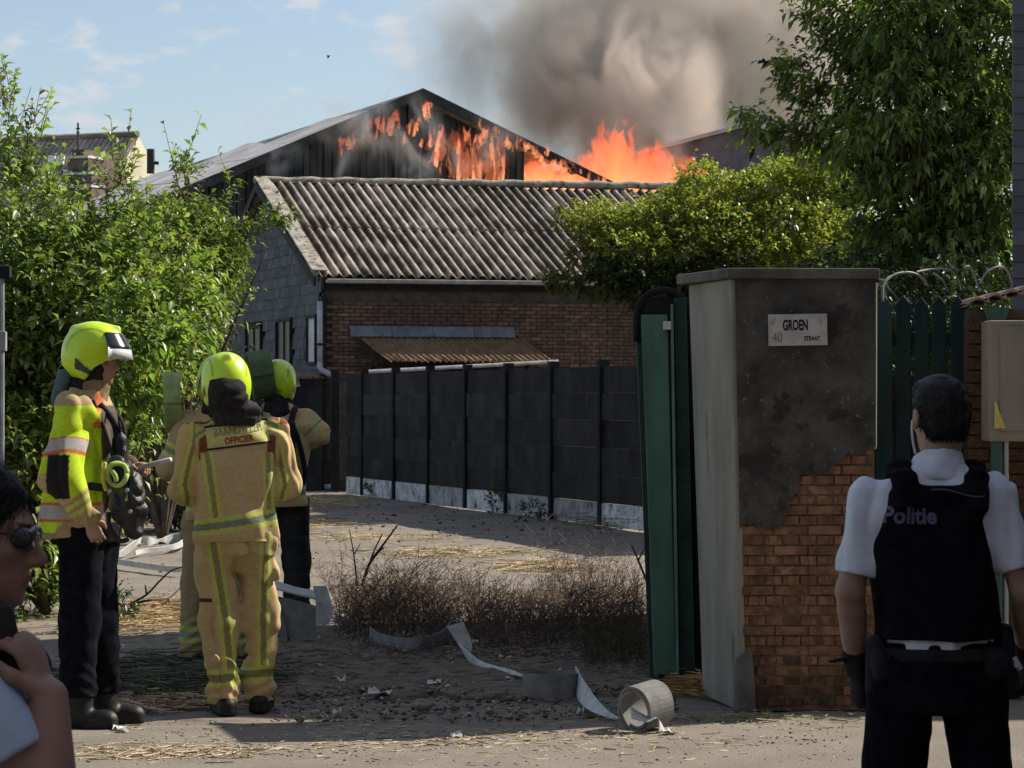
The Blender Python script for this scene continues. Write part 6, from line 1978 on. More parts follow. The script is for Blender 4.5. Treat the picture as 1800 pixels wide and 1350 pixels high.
def helmet(P, c, Rm, sc=1.0, name='helmet'):
    c = V3(*c)
    q = SDF(c - .24, c + .24, .0065)
    def T(*p): return c + Rm @ (V3(*p) * sc)
    q.ell(T(0, -.005, .035), V3(.126, .155, .132) * sc, 0, rot=Rm)
    q.ell(T(0, -.05, -.035), V3(.118, .108, .11) * sc, .05, rot=Rm)
    for sx in (-1, 1):
        q.ell(T(sx * .098, -.005, -.055), V3(.022, .062, .070) * sc, .03, rot=Rm)
        q.cone(T(sx * .055, .12, .085), T(sx * .070, -.10, .085), .012 * sc, .012 * sc, .012)
    q.cone(T(0, .10, .135), T(0, -.11, .12), .018 * sc, .022 * sc, .02)
    # hollow the inside and trim along the lower rim, seen from the side
    q.ell(T(0, -.002, .0), V3(.104, .130, .126) * sc, .004, 's', rot=Rm)
    G = q.grid(); L = ((G - c) @ Rm) / sc
    rim = np.interp(L[..., 1], [-.18, -.13, -.09, -.055, -.02, .02, .05, .10, .16], [-.035, -.075, -.115, -.135, -.120, -.060, -.040, -.018, .005])
    q.D = np.maximum(q.D, (rim - L[..., 2]).astype(np.float32) * .8 * sc)
    def cf(v):
        l = ((v - c) @ Rm) / sc
        col = np.tile(np.array((.56, .80, .015)), (len(v), 1))
        inside = np.linalg.norm(l / V3(.112, .138, .131), axis=1) < 1
        col[inside] = (.02, .02, .02)
        # dark inset by the ear
        e = (np.abs(l[:, 0]) > .07) & (l[:, 1] < .012) & (l[:, 1] > -.072) & (l[:, 2] < -.010 - (l[:, 1] + .075) * .75) & (l[:, 2] > -.070 - (l[:, 1] + .07) * .35)
        col[e] = (.03, .025, .02)
        r = np.abs(l[:, 0]) < .010
        col[r & (l[:, 2] > .12)] = (.42, .62, .02)
        g = (np.abs(np.abs(l[:, 0]) - .090) < .004) & (l[:, 2] > .02)
        col[g] *= .55
        return col
    h = part(name, q, m_helmet, P, cf)
    # dark visor mount and raised clear visor
    q = SDF(c - .26, c + .26, .007)
    for a in np.linspace(-58, 58, 60):
        th = R(a)
        q.cone(T(.100 * math.sin(th), .000 + .118 * math.cos(th), .105), T(.128 * math.sin(th), .022 + .142 * math.cos(th), .045), .012 * sc, .010 * sc, .004)
    v, f = q.mesh(); link('visor_mount', mesh_from('visor_mount', v, f, True), m_visor, h, inv=False)
    vv, ff = [], []
    for i in range(15):
        th = R(-62 + 124 * i / 14)
        for (r, z) in ((.160, .045), (.176, -.010), (.172, -.010), (.154, .045)):
            vv.append(T((r - .02) * math.sin(th), .012 + r * math.cos(th), z))
    for i in range(14):
        for k in range(4):
            ff.append((i * 4 + k, i * 4 + 4 + k, i * 4 + 4 + (k + 1) % 4, i * 4 + (k + 1) % 4))
    ff += [(3, 2, 1, 0), (56, 57, 58, 59)]
    link('visor', mesh_from('visor', vv, ff, True), m_visor_c, h, inv=False)
    return h

def boots(P, J, m=m_boot, hgt=.28, r=.075):
    for sd in 'LR':
        an, kn = V3(*J['ank' + sd]), V3(*J['knee' + sd])
        tdir = hat(J.get('toe' + sd, (0, 1, 0)))
        q = SDF(an - V3(.28, .28, .14), an + V3(.28, .34, hgt + .1), .008)
        up = an + hat(kn - an) * hgt
        q.cone(V3(an[0], an[1], .07), up, r * .85, r, .02)
        heel = V3(an[0], an[1], .05) - tdir * .05; toe = V3(an[0], an[1], .045) + tdir * .155
        q.cone(heel, toe, .050, .046, .03); q.ell(V3(an[0], an[1], .045) + tdir * .13, (.052, .07, .05), .02)
        q.cone(V3(*heel[:2], .018), V3(*toe[:2], .018), .052, .050, .004)
        q.cut((0, 0, .002), (0, 0, -1))
        part('boot', q, m, P)

def turnout_jacket(P, J, rows, sl_r, hem, colf, vs=.0075, amp=.011, m=m_cloth, collar=True, seed=1, freq=(7, 7, 5), bands=None, name='jacket', pw=2.6):
    q = SDF((-.52, -.42, hem - .05), (.52, .50, 1.86), vs)
    q.stack(rows, .03, pw=pw)
    for sd in 'LR': sleeve(q, J['sh' + sd], J['el' + sd], J['wr' + sd], sl_r)
    q.folds(amp, freq, seed)
    q.cut((0, 0, hem), (0, 0, -1))
    return part(name, q, m, P, colf)
def turnout_trousers(P, J, r, top, bot, colf, vs=.0075, amp=.012, m=m_cloth, seed=2, stackf=True, name='trousers', waist=(.2, .14)):
    q = SDF((-.42, -.35, bot - .03), (.42, .42, top + .05), vs)
    h = (V3(*J['hipL']) + V3(*J['hipR'])) / 2
    q.stack([(h[2] - .06, h[0], h[1], waist[0] * .98, waist[1]), (h[2] + .06, h[0], h[1], waist[0], waist[1]), (top, h[0], h[1], waist[0] * .95, waist[1])], .05)
    for sd in 'LR': q.chain([J['hip' + sd], J['knee' + sd], J['ank' + sd]], r, .04)
    q.folds(amp, (9, 9, 7), seed)
    if stackf:   # cloth stacking up over the boots
        G = q.grid(); z = G[..., 2]
        w = np.clip((.42 - z) / .3, 0, 1)
        q.D += (w * .006 * np.sin(z * 95 + 3 * np.sin(G[..., 0] * 20) + 2 * np.sin(G[..., 1] * 17))).astype(np.float32)
    q.cut((0, 0, bot), (0, 0, -1)); q.cut((0, 0, top), (0, 0, 1))
    return part(name, q, m, P, colf)

SKIN = (.36, .215, .155)
def fuzz(hair, n, ln, r, seed, flow, lift=.5, name='strands'):
    """short hair strands lying over the hair body, combed along flow"""
    rng = np.random.default_rng(seed)
    me = hair.data; k = len(me.vertices)
    co = np.empty(k * 3, 'f'); me.vertices.foreach_get('co', co); co = co.reshape(-1, 3)
    no = np.array([tuple(v.normal) for v in me.vertices])
    i = rng.integers(0, k, n)
    d = no[i] * lift + np.array(flow)[None] + rng.normal(0, .35, (n, 3))
    d = d - no[i] * np.minimum((d * no[i]).sum(1), 0)[:, None]
    d /= np.linalg.norm(d, axis=1, keepdims=True) + 1e-9
    L = ln * rng.uniform(.5, 1.3, n)
    A = co[i] - no[i] * .002; B = A + d * L[:, None]; C = B + (d - no[i] * .45) * (L * .6)[:, None]
    v1, f1 = stick_mesh(A, B, r); v2, f2 = stick_mesh(B, C, r * .8)
    o = obj(name, np.concatenate([v1, v2]), np.concatenate([f1, f2 + len(v1)]), m_hair, None)
    o.parent = hair
    return tag(o, kind='stuff')

# ---- the officer, seen from behind
def officer():
    loc = gnd(412, 1255)
    J = dict(hipL=(-.095, 0, .90), hipR=(.105, .02, .90), kneeL=(-.080, .0, .50), kneeR=(.140, .08, .50), ankL=(-.050, -.03, .10), ankR=(.140, .10, .10), toeL=(-.15, 1, 0), toeR=(.25, 1, 0),
             chest=(.01, 0, 1.30), neck=(0, .01, 1.53), head=(-.045, .04, 1.70), hrot=head_rot(8, -8),
             shL=(-.185, .0, 1.455), elL=(-.272, .02, 1.19), wrL=(-.20, .26, 1.16), shR=(.205, 0, 1.475), elR=(.275, .02, 1.20), wrR=(.20, .26, 1.14),
             handL=((.5, .8, 0), (0, 0, -1), (-.8, .5, 0), .5), handR=((-.5, .8, 0), (0, 0, -1), (.8, .5, 0), .5))
    P = person('person in a tan fire officer suit and lime helmet standing with their back to us', loc, R(9), J, .008, SKIN, group='firefighters in the yard')
    rows = [(.86, .005, 0, .222, .165), (.98, .0, 0, .215, .16), (1.12, .0, 0, .205, .152), (1.30, .005, 0, .222, .155), (1.42, .01, 0, .228, .145), (1.48, .01, .005, .20, .125), (1.53, .0, .01, .135, .10), (1.60, -.01, .015, .095, .085)]
    def cj(v):
        x, y, z = v.T
        col = np.tile(TAN, (len(v), 1))
        zb = z - .14 * x * (y < .3)
        dl, tl = dist_seg(v, J['shL'], J['elL']); dr_, tr = dist_seg(v, J['shR'], J['elR'])
        armL = (x < -.205) & (z > 1.0); armR = (x > .225) & (z > 1.0)
        body = ~(armL | armR)
        # dark red yoke beside the label and on the shoulders
        yk = body & (np.abs(x - .01 ) > .155) & (np.abs(x - .01) < .20) & (z > 1.33 ) & (z < 1.46)
        col[yk] = DKR
        sho = (z > 1.515) & (np.abs(x) > .10); col[sho] = DKR * 1.1
        # across the top of the back
        paint_m = body & (y < .08)
        c2 = col[paint_m]; d = (zb - 1.525)[paint_m] + .5 * np.maximum(np.abs(x[paint_m]) - .12, 0); k = np.abs(d) < .026; c2[k] = LIME; c2[np.abs(d) < .010] = SILV; col[paint_m] = c2
        for arm, sgn in ((armL, -1), (armR, 1)):
            c2 = col[arm]
            xe = np.interp(z[arm], [1.14, 1.20, 1.46], [.245, .262, .205]) * sgn
            d = x[arm] - xe
            k = (y[arm] < .05) & (np.abs(d) < .030); c2[k] = LIME; c2[k & (np.abs(d) < .011)] = np.array((.26, .21, .10)); col[arm] = c2
        # vertical doubles
        for x0, x1 in ((-.150, -.095), (.165, .180)):
            m_ = body & (z < 1.37) & (z > .98)
            xe = np.interp(z, [.98, 1.37], [x1, x0]); d = x - xe
            k = m_ & (np.abs(d) < .032) & (y < .06); col[k] = np.array((.27, .24, .11)); col[k & (np.abs(d) > .013)] = LIME
        # hem band
        k = body | (z < 1.06)
        c2 = col[k]; paint_band(c2, (zb - 1.005)[k], .042); col[k] = c2
        cuff, _ = dist_seg(v, J['wrL'], J['wrL']); col[cuff < .10] = LIME * .8
        cuff, _ = dist_seg(v, J['wrR'], J['wrR']); col[cuff < .10] = LIME * .8
        return col
    jk = turnout_jacket(P, J, rows, (.092, .084, .062), .905, cj, amp=.030, seed=4, vs=.0065, freq=(8, 8, 5))
    bv = bvh_of(jk)
    # back label with the two lines of lettering
    rot = R(7); n, mz = 22, 8; v, f = [], []
    cx, cz = .012, 1.462
    for i in range(n + 1):
        for k in range(mz + 1):
            a, b = (i / n - .5) * .325, (k / mz - .5) * .112
            v.append(on_back(bv, cx + a * math.cos(rot) - b * math.sin(rot), cz + a * math.sin(rot) + b * math.cos(rot), .004))
    for i in range(n):
        for k in range(mz):
            a = i * (mz + 1) + k; f.append((a, a + mz + 1, a + mz + 2, a + 1))
    lab = obj('back_label', v, f, m_panel, P, True, inv=False)
    sub_text('BRANDWEER', .058, .0008, .74, bv, cx, cz + .024, rot, m_printg, 'lettering', lab, .0065)
    sub_text('OFFICIER', .046, .0016, .80, bv, cx + .005, cz - .028, rot, m_red, 'lettering', lab, .0065)
    for zz in (.058, -.058):
        vv, ff = [], []
        for i in range(n + 1):
            a = (i / n - .5) * .335
            for b in (zz - .005, zz + .005): vv.append(on_back(bv, cx + a * math.cos(rot) - b * math.sin(rot), cz + a * math.sin(rot) + b * math.cos(rot), .006))
        for i in range(n): ff.append((2 * i, 2 * i + 2, 2 * i + 3, 2 * i + 1))
        obj('piping', vv, ff, m_cloth_dark, lab, inv=False)
    def ct(v):
        x, y, z = v.T
        col = np.tile(TAN, (len(v), 1))
        L = x < np.interp(z, [.1, .9], [.035, -.005])
        xe = np.interp(z, [.20, .50, .90], [-.02, -.05, -.115]); d = x - xe
        k = L & (y < .05) & (np.abs(d) < .036) & (z > .2); col[k] = np.array((.25, .22, .09)); col[k & (np.abs(d) > .016)] = LIME
        xe = np.interp(z, [.20, .50, .90], [.155, .15, .16]); d = x - xe
        k = (~L) & (y < .06) & (np.abs(d) < .034) & (z > .2); col[k] = np.array((.25, .22, .09)); col[k & (np.abs(d) > .015)] = LIME
        d = z - .20 - .05 * x; k = np.abs(d) < .045; col[k] = LIME; col[np.abs(d) < .020] = np.array((.24, .21, .10))
        pk = (np.abs(z - .60) < .012) & (x < -.12); col[pk] = (.05, .03, .02)
        return col
    turnout_trousers(P, J, [.118, .094, .086], .96, .055, ct, amp=.032, vs=.0065)
    boots(P, J, hgt=.10, r=.055)
    helmet(P, V3(-.045, .04, 1.725), J['hrot'])
    q = SDF((-.25, -.2, 1.5), (.2, .25, 1.85), .008)
    q.ell((-.045, .0, 1.70), (.096, .125, .10), 0); q.ell((-.042, -.088, 1.675), (.104, .084, .098), .03); q.cone((-.03, -.03, 1.62), (.0, -.01, 1.555), .095, .135, .04); q.ell((.03, -.07, 1.575), (.11, .05, .045), .03)
    q.folds(.013, (10, 10, 15), 3)
    fc = V3(-.045, .04, 1.70)
    q.ell(fc + V3(0, .14, -.02), (.06, .10, .075), .01, 's')
    part('flash_hood', q, m_hood, P)
officer()

# ---- the firefighter in the yellow vest, in profile
def vest_ff():
    loc = gnd(150, 1277)
    k = 1.0
    J = dict(hipL=(-.09, .03, .98), hipR=(.09, .0, .98), kneeL=(-.10, .05, .54), kneeR=(.09, -.02, .54), ankL=(-.10, .08, .10), ankR=(.10, -.02, .10), toeL=(-.1, 1, 0), toeR=(.15, 1, 0),
             chest=(0, -.01, 1.40), neck=(0, .015, 1.64), head=(0, .055, 1.835), hrot=head_rot(-4, -4),
             shL=(-.20, .02, 1.585), elL=(-.24, .02, 1.30), wrL=(-.14, .20, 1.31), shR=(.20, -.03, 1.585), elR=(.285, -.075, 1.255), wrR=(.255, .055, 1.06),
             handL=((.35, .9, .0), (.2, 0, -1), (.9, -.3, .2), .85), handR=((-.1, .35, -.9), (-1, 0, 0), (.0, .9, .3), .45))
    P = person('person in a lime yellow vest and dark trousers standing in profile with a black bag', loc, R(-90), J, .008, SKIN, group='firefighters in the yard')
    LM, OR, SL = np.array((.50, .68, .025)), np.array((.52, .16, .05)), np.array((.42, .38, .36))
    rows = [(.94, 0, -.055, .215, .175), (1.04, 0, -.06, .205, .18), (1.20, 0, -.04, .20, .175), (1.36, 0, -.02, .215, .17), (1.50, 0, -.01, .225, .16), (1.58, 0, .0, .20, .14), (1.64, 0, .01, .13, .105), (1.69, 0, .015, .10, .09)]
    def cj(v):
        x, y, z = v.T
        col = np.tile(LM, (len(v), 1))
        arm = (x > .205) | (x < -.205)
        front = (y > .105) & ~arm; col[front] = (.10, .075, .05)
        tip = (z > 1.615); col[tip] = TAN * .8
        _, t = dist_seg(v, J['shR'], J['elR']); d2, t2 = dist_seg(v, J['elR'], J['wrR'])
        for A, B, Cc in ((J['shR'], J['elR'], J['wrR']), (J['shL'], J['elL'], J['wrL'])):
            side = (x > .2) if A[0] > 0 else (x < -.2)
            d1, t1 = dist_seg(v, A, B); d2, t2 = dist_seg(v, B, Cc)
            up = side & (d1 <= d2 + .01)
            h = (t1 - .55) + (y - A[1]) * .55
            b = up & (np.abs(h) < .125); col[b] = OR; col[up & (np.abs(h + .02) < .085)] = SL
            fo = side & (d2 < d1) 
            col[fo] = TAN * .9
            lim = (side & (y > B[1] + .035) & (t2 < .45) & (d2 < d1 + .03)); col[lim] = LM * 1.05
            pad = side & (np.abs(y - B[1] + .005) < .058 - .0 * z) & (z < B[2] + .12) & (z > B[2] - .10); col[pad] = (.018, .016, .016)
            cf = fo & (t2 > .5); col[cf] = TAN * .75
            for tt in (.60, .78): col[fo & (np.abs(t2 - tt) < .05)] = LIME
        body = ~arm
        d = z - 1.085
        c = body & (np.abs(d) < .050); col[c & (y <= .11)] = OR; col[body & (np.abs(d) < .034) & (y <= .11)] = SL
        col[body & (z < .985)] = TAN * .55
        # orange piping along the shoulder seam
        e = body & (z > 1.50) & (np.abs(y - .085) < .018); col[e] = OR
        return col
    q = SDF((-.52, -.42, .9), (.52, .55, 1.80), .0075)
    q.stack(rows, .03, pw=2.5)
    sleeve(q, J['shR'], J['elR'], J['wrR'], (.098, .090, .060)); sleeve(q, J['shL'], J['elL'], J['wrL'], (.095, .082, .058))
    q.folds(.026, (8, 8, 5), 9)
    G = q.grid(); q.D = np.maximum(q.D, (np.interp(G[..., 1], [-.3, .2], [.935, .985]) - G[..., 2]).astype(np.float32))
    part('jacket', q, m_cloth, P, cj)
    q = SDF((-.2, -.2, 1.6), (.2, .25, 1.78), .007)
    q.cone((0, .02, 1.66), (0, .03, 1.71), .098, .092, .02); q.folds(.006, (12, 12, 12), 2); q.cone((0, .02, 1.60), (0, .035, 1.80), .075, .075, .01, 's')
    part('collar', q, mat('collar_tan', (.24, .17, .10), .9, .2, 20, bump=.2), P)
    q = SDF((-.2, -.2, 1.58), (.2, .22, 1.95), .007)
    q.ell((0, .03, 1.80), (.092, .105, .13), 0); q.cone((0, .01, 1.75), (0, .0, 1.64), .085, .10, .03); q.folds(.010, (11, 11, 14), 7)
    hc = V3(0, .055, 1.835)
    q.ell(hc + J['hrot'] @ V3(0, .145, -.025), (.075, .11, .105), .01, 's')
    part('flash_hood', q, m_hood, P)
    turnout_trousers(P, J, [.118, .102, .092], 1.02, .16, None, m=m_navy, amp=.013, waist=(.185, .15))
    boots(P, J, hgt=.34, r=.085)
    hl = helmet(P, hc + V3(0, -.005, .030), J['hrot'], 1.03)
    # teal neck curtain hanging behind
    q = SDF((-.16, -.28, 1.55), (.16, .05, 1.80), .007)
    q.cone((0, -.10, 1.745), (0, -.14, 1.645), .085, .060, .02, flat=((0, 1, 0), .55)); q.folds(.006, (14, 14, 8), 2)
    part('neck_curtain', q, m_teal, hl)
    # chest harness: straps, radio, hose of the mask
    def strap(pts, w=.035):
        mb = MB(); Pp = smooth_path(pts, 6); mb.tube(Pp, w / 2, 6); mb.build('strap', m_cloth_dark, P, True, inv=False)
    strap([(.12, .09, 1.62), (.12, .165, 1.52), (.12, .175, 1.40), (.11, .165, 1.25), (.10, .15, 1.10)]); strap([(-.12, .10, 1.62), (-.12, .17, 1.50), (-.12, .17, 1.30), (-.11, .15, 1.10)])
    strap([(.14, .06, 1.64), (.17, .12, 1.50), (.16, .165, 1.35), (.08, .18, 1.28)], .022)
    strap([(.19, .02, 1.22), (.16, .15, 1.20), (.0, .19, 1.19), (-.17, .14, 1.20)], .04)
    q = SDF((-.1, .08, 1.2), (.22, .30, 1.55), .008)
    q.cone((.12, .19, 1.44), (.12, .19, 1.33), .038, .042, .01); q.cone((.13, .20, 1.44), (.13, .19, 1.53), .010, .008, .01); q.ell((.08, .21, 1.30), (.05, .04, .05), .01); q.ell((.13, .215, 1.30), (.025, .03, .025), .01)
    part('radio', q, m_boot, P)
    # buckles with pale and red marks
    for p, m_, r in (((.14, .215, 1.40), m_zinc, .014), ((.15, .21, 1.345), m_red, .012), ((.13, .225, 1.275), m_zinc, .012)):
        mb = MB(); mb.tube([V3(*p) - V3(0, .006, 0), V3(*p) + V3(0, .008, 0)], r, 8); mb.build('buckle', m_, P, inv=False)
    # ---- things in hand
    W_ = Matrix.Translation(loc) @ Matrix.Rotation(R(-90), 4, 'Z')
    wr = Vector(J['wrL']); hd = wr + Vector((.035, .085, -.005))
    a = W_ @ (hd + Vector((-.01, -.08, -.02))); b = at(300, 808, loc.y - .02)
    mb = MB(); mb.tube([a, b], .013, 10)
    bt = mb.build('baton', mat('baton_pale', (.50, .52, .50), .5, .1, 10, spots=(.15, .16, .15), sscale=22, sthr=.56), smooth=True)
    tag(bt, 'pale striped rod held out level by the vest wearer', 'rod')
    bc = at(218, 878, loc.y - .30)
    q = SDF(bc - Vector((.2, .2, .32)), bc + Vector((.2, .2, .34)), .007)
    q.cone(bc + Vector((-.035, 0, .17)), bc + Vector((.015, 0, -.03)), .060, .092, .03, flat=((0, 1, 0), .9)); q.cone(bc + Vector((.015, 0, -.03)), bc + Vector((.045, 0, -.155)), .092, .052, .03)
    q.ell(bc + Vector((.05, -.02, .03)), (.052, .07, .13), .03); q.folds(.020, (11, 11, 11), 5)
    v, f = q.mesh(); B = obj('bag', v, f, mat('bag_nylon', (.010, .010, .011), .42, .2, 14, bump=.4, bscale=40, spec=.5), smooth=True)
    tag(B, 'black nylon bag with a lime strap ring hanging in front of the vest wearer', 'bag')
    mb = MB(); c = at(206, 834, loc.y - .36)
    n = 20; mb.tube([c + Vector((.048 * math.cos(t), .02 * math.sin(2 * t), .055 * math.sin(t))) for t in np.linspace(0, 2 * math.pi, n)], .013, 8)
    mb.tube(smooth_path([c + Vector((-.04, 0, .03)), c + Vector((-.01, -.02, .0)), c + Vector((.0, -.02, -.035))], 5), .013, 6); mb.tube(smooth_path([c + Vector((.03, 0, -.04)), c + Vector((.045, -.02, -.09)), c + Vector((.05, -.03, -.13))], 5), .009, 6)
    mb.build('strap_ring', mat('strap_lime', (.38, .52, .12), .8, .1, 20), B, True)
    mb = MB(); mb.tube(smooth_path([c + Vector((-.06, 0, .06)), c + Vector((-.065, -.02, -.02)), c + Vector((-.05, -.02, -.08))], 5), .010, 6); mb.build('strap', mat('strap_yellow', (.55, .45, .08), .8, .1, 20), B, True)
    mb = MB(); mb.tube(smooth_path([bc + Vector((-.07, -.05, -.06)), bc + Vector((-.06, -.06, -.14)), bc + Vector((-.01, -.06, -.20)), bc + Vector((.03, -.05, -.19))], 6), .012, 6); mb.build('strap', m_boot, B, True)
    for dx, dz in ((-.055, .045), (.03, .05), (.045, -.055)):
        mb = MB(); mb.tube([bc + Vector((dx, -.115, dz)), bc + Vector((dx, -.10, dz))], .010, 8); mb.build('buckle', m_zinc, B)
vest_ff()

# ---- two more firefighters carrying hose rolls on the shoulder
def carrier(loc, rz, label, dark_legs, arm_up, elbow, tint, vs=.010):
    J = dict(hipL=(-.10, 0, .93), hipR=(.10, 0, .93), kneeL=(-.13, .02, .51), kneeR=(.13, .02, .51), ankL=(-.15, -.02, .10), ankR=(.14, -.02, .10), toeL=(-.2, 1, 0), toeR=(.15, 1, 0),
             chest=(0, 0, 1.34), neck=(0, .01, 1.55), head=(.0, .05, 1.73), hrot=head_rot(-6, -6),
             shL=(-.19, .0, 1.49), elL=(-.30, .03, 1.22), wrL=(-.26, .16, 1.42), shR=(.19, .0, 1.49), elR=elbow[0], wrR=elbow[1],
             handL=((.1, .4, .9), (1, -.3, 0), (0, .9, -.3), .7), handR=((-.8, .3, .2), (0, .0, -1), (-.2, .3, .9), .8))
    P = person(label, loc, rz, J, vs, SKIN, group='firefighters in the yard')
    rows = [(.88, 0, 0, .21, .16), (1.10, 0, 0, .20, .15), (1.32, 0, 0, .225, .155), (1.46, 0, 0, .225, .14), (1.53, 0, .005, .17, .115), (1.62, 0, .01, .095, .085)]
    def cj(v):
        x, y, z = v.T
        col = np.tile(TAN * tint, (len(v), 1))
        c2 = col; paint_band(c2, z - 1.0 , .04)
        for A, B in ((J['elR'], J['wrR']), (J['elL'], J['wrL'])):
            d, t = dist_seg(v, A, B); k = (d < .11) & (np.abs(t - .75) < .13); c2[k] = LIME
        for A, B in ((J['shR'], J['elR']), (J['shL'], J['elL'])):
            d, t = dist_seg(v, A, B); k = (d < .12) & (np.abs(t - .62) < .16) & (np.abs(x) > .19); c2[k] = LIME; c2[k & (np.abs(t - .62) < .06)] = SILV
        for x0 in (-.12, .12):
            k = (np.abs(np.abs(x - x0)) < .030) & (z > 1.04) & (z < 1.44) & (np.abs(x) < .19); c2[k] = LIME; c2[k & (np.abs(x - x0) < .012)] = SILV
        return c2
    turnout_jacket(P, J, rows, (.090, .080, .060), .90, cj, vs=.010, amp=.012, seed=14)
    if dark_legs: turnout_trousers(P, J, [.118, .10, .09], .96, .10, None, m=mat('trousers_black', (.018, .019, .017), .92, .2, 20, bump=.25), vs=.010, seed=8)
    else:
        def ct(v):
            col = np.tile(TAN * .55, (len(v), 1)); d = v[:, 2] - .2; k = np.abs(d) < .05; col[k] = LIME * .8; col[np.abs(d) < .02] = SILV; return col
        turnout_trousers(P, J, [.118, .10, .095], .96, .06, ct, vs=.010, seed=8)
    boots(P, J, hgt=.16)
    helmet(P, V3(0, .045, 1.755), J['hrot'])
    q = SDF((-.2, -.2, 1.5), (.2, .2, 1.9), .010); q.ell((0, .03, 1.72), (.092, .10, .12), 0); q.cone((0, 0, 1.66), (0, 0, 1.56), .09, .12, .04); q.folds(.012, (11, 11, 14), 3)
    q.ell(V3(0, .19, 1.70), (.06, .10, .08), .01, 's'); part('flash_hood', q, m_hood, P)
    return P, J
bl_ = gnd(488, 1117)
P3, J3 = carrier(bl_, R(0), 'person in firefighting gear farther back, hose roll on the shoulder and right elbow out', True, True, ((.285, -.01, 1.40), (.13, .16, 1.34)), 1.1)
# breathing set on the back: plate, cylinder, straps
def breathing_set():
    b = bl_
    T = empty('breathing_set', b + Vector((.02, -.20, 1.25)), 'black breathing apparatus on the back of the firefighter with elbow out', 'breathing set')
    mb = MB(); mb.box(b + Vector((.02, -.19, 1.24)), (.24, .03, .50)); bevel(mb.build('back_plate', m_boot, T), .012)
    q = SDF(b + Vector((-.2, -.42, .9)), b + Vector((.25, -.1, 1.6)), .01); q.cone(b + Vector((.02, -.28, 1.02)), b + Vector((.02, -.28, 1.42)), .075, .075, 0)
    v, f = q.mesh(); obj('cylinder', v, f, mat('cylinder_olive', (.055, .06, .05), .5, .2, 10), T, True)
    mb = MB()
    for s in (-1, 1): mb.tube(smooth_path([b + Vector((s * .10, -.17, 1.45)), b + Vector((s * .12, -.10, 1.56)), b + Vector((s * .13, .04, 1.57)), b + Vector((s * .13, .15, 1.45))], 6), .022, 6)
    mb.tube(smooth_path([b + Vector((.10, -.17, 1.5)), b + Vector((.16, -.16, 1.35)), b + Vector((.20, -.12, 1.15)), b + Vector((.18, -.10, 1.05))], 6), .018, 6)
    mb.build('strap', m_cloth_dark, T, True)
breathing_set()
roll('hose_roll', at(459, 660, bl_.y - .06), (.96, .20, .16), .172, .150, 'dark green hose roll on the shoulder of the firefighter with elbow out', m_hose_green, 'hose rolls carried on the shoulder', 6, .3)
hl_ = gnd(383, 1170)
carrier(hl_, R(0), 'person in firefighting gear mostly hidden behind the officer, with an upright hose roll', False, True, ((.30, .05, 1.24), (.18, .26, 1.2)), .8)
roll('hose_roll', at(303, 708, hl_.y + .05), (.99, .14, .03), .185, .105, 'lime green hose roll upright left of the officer, sunlit on its edge', m_hose_lime, 'hose rolls carried on the shoulder', 7, .3)

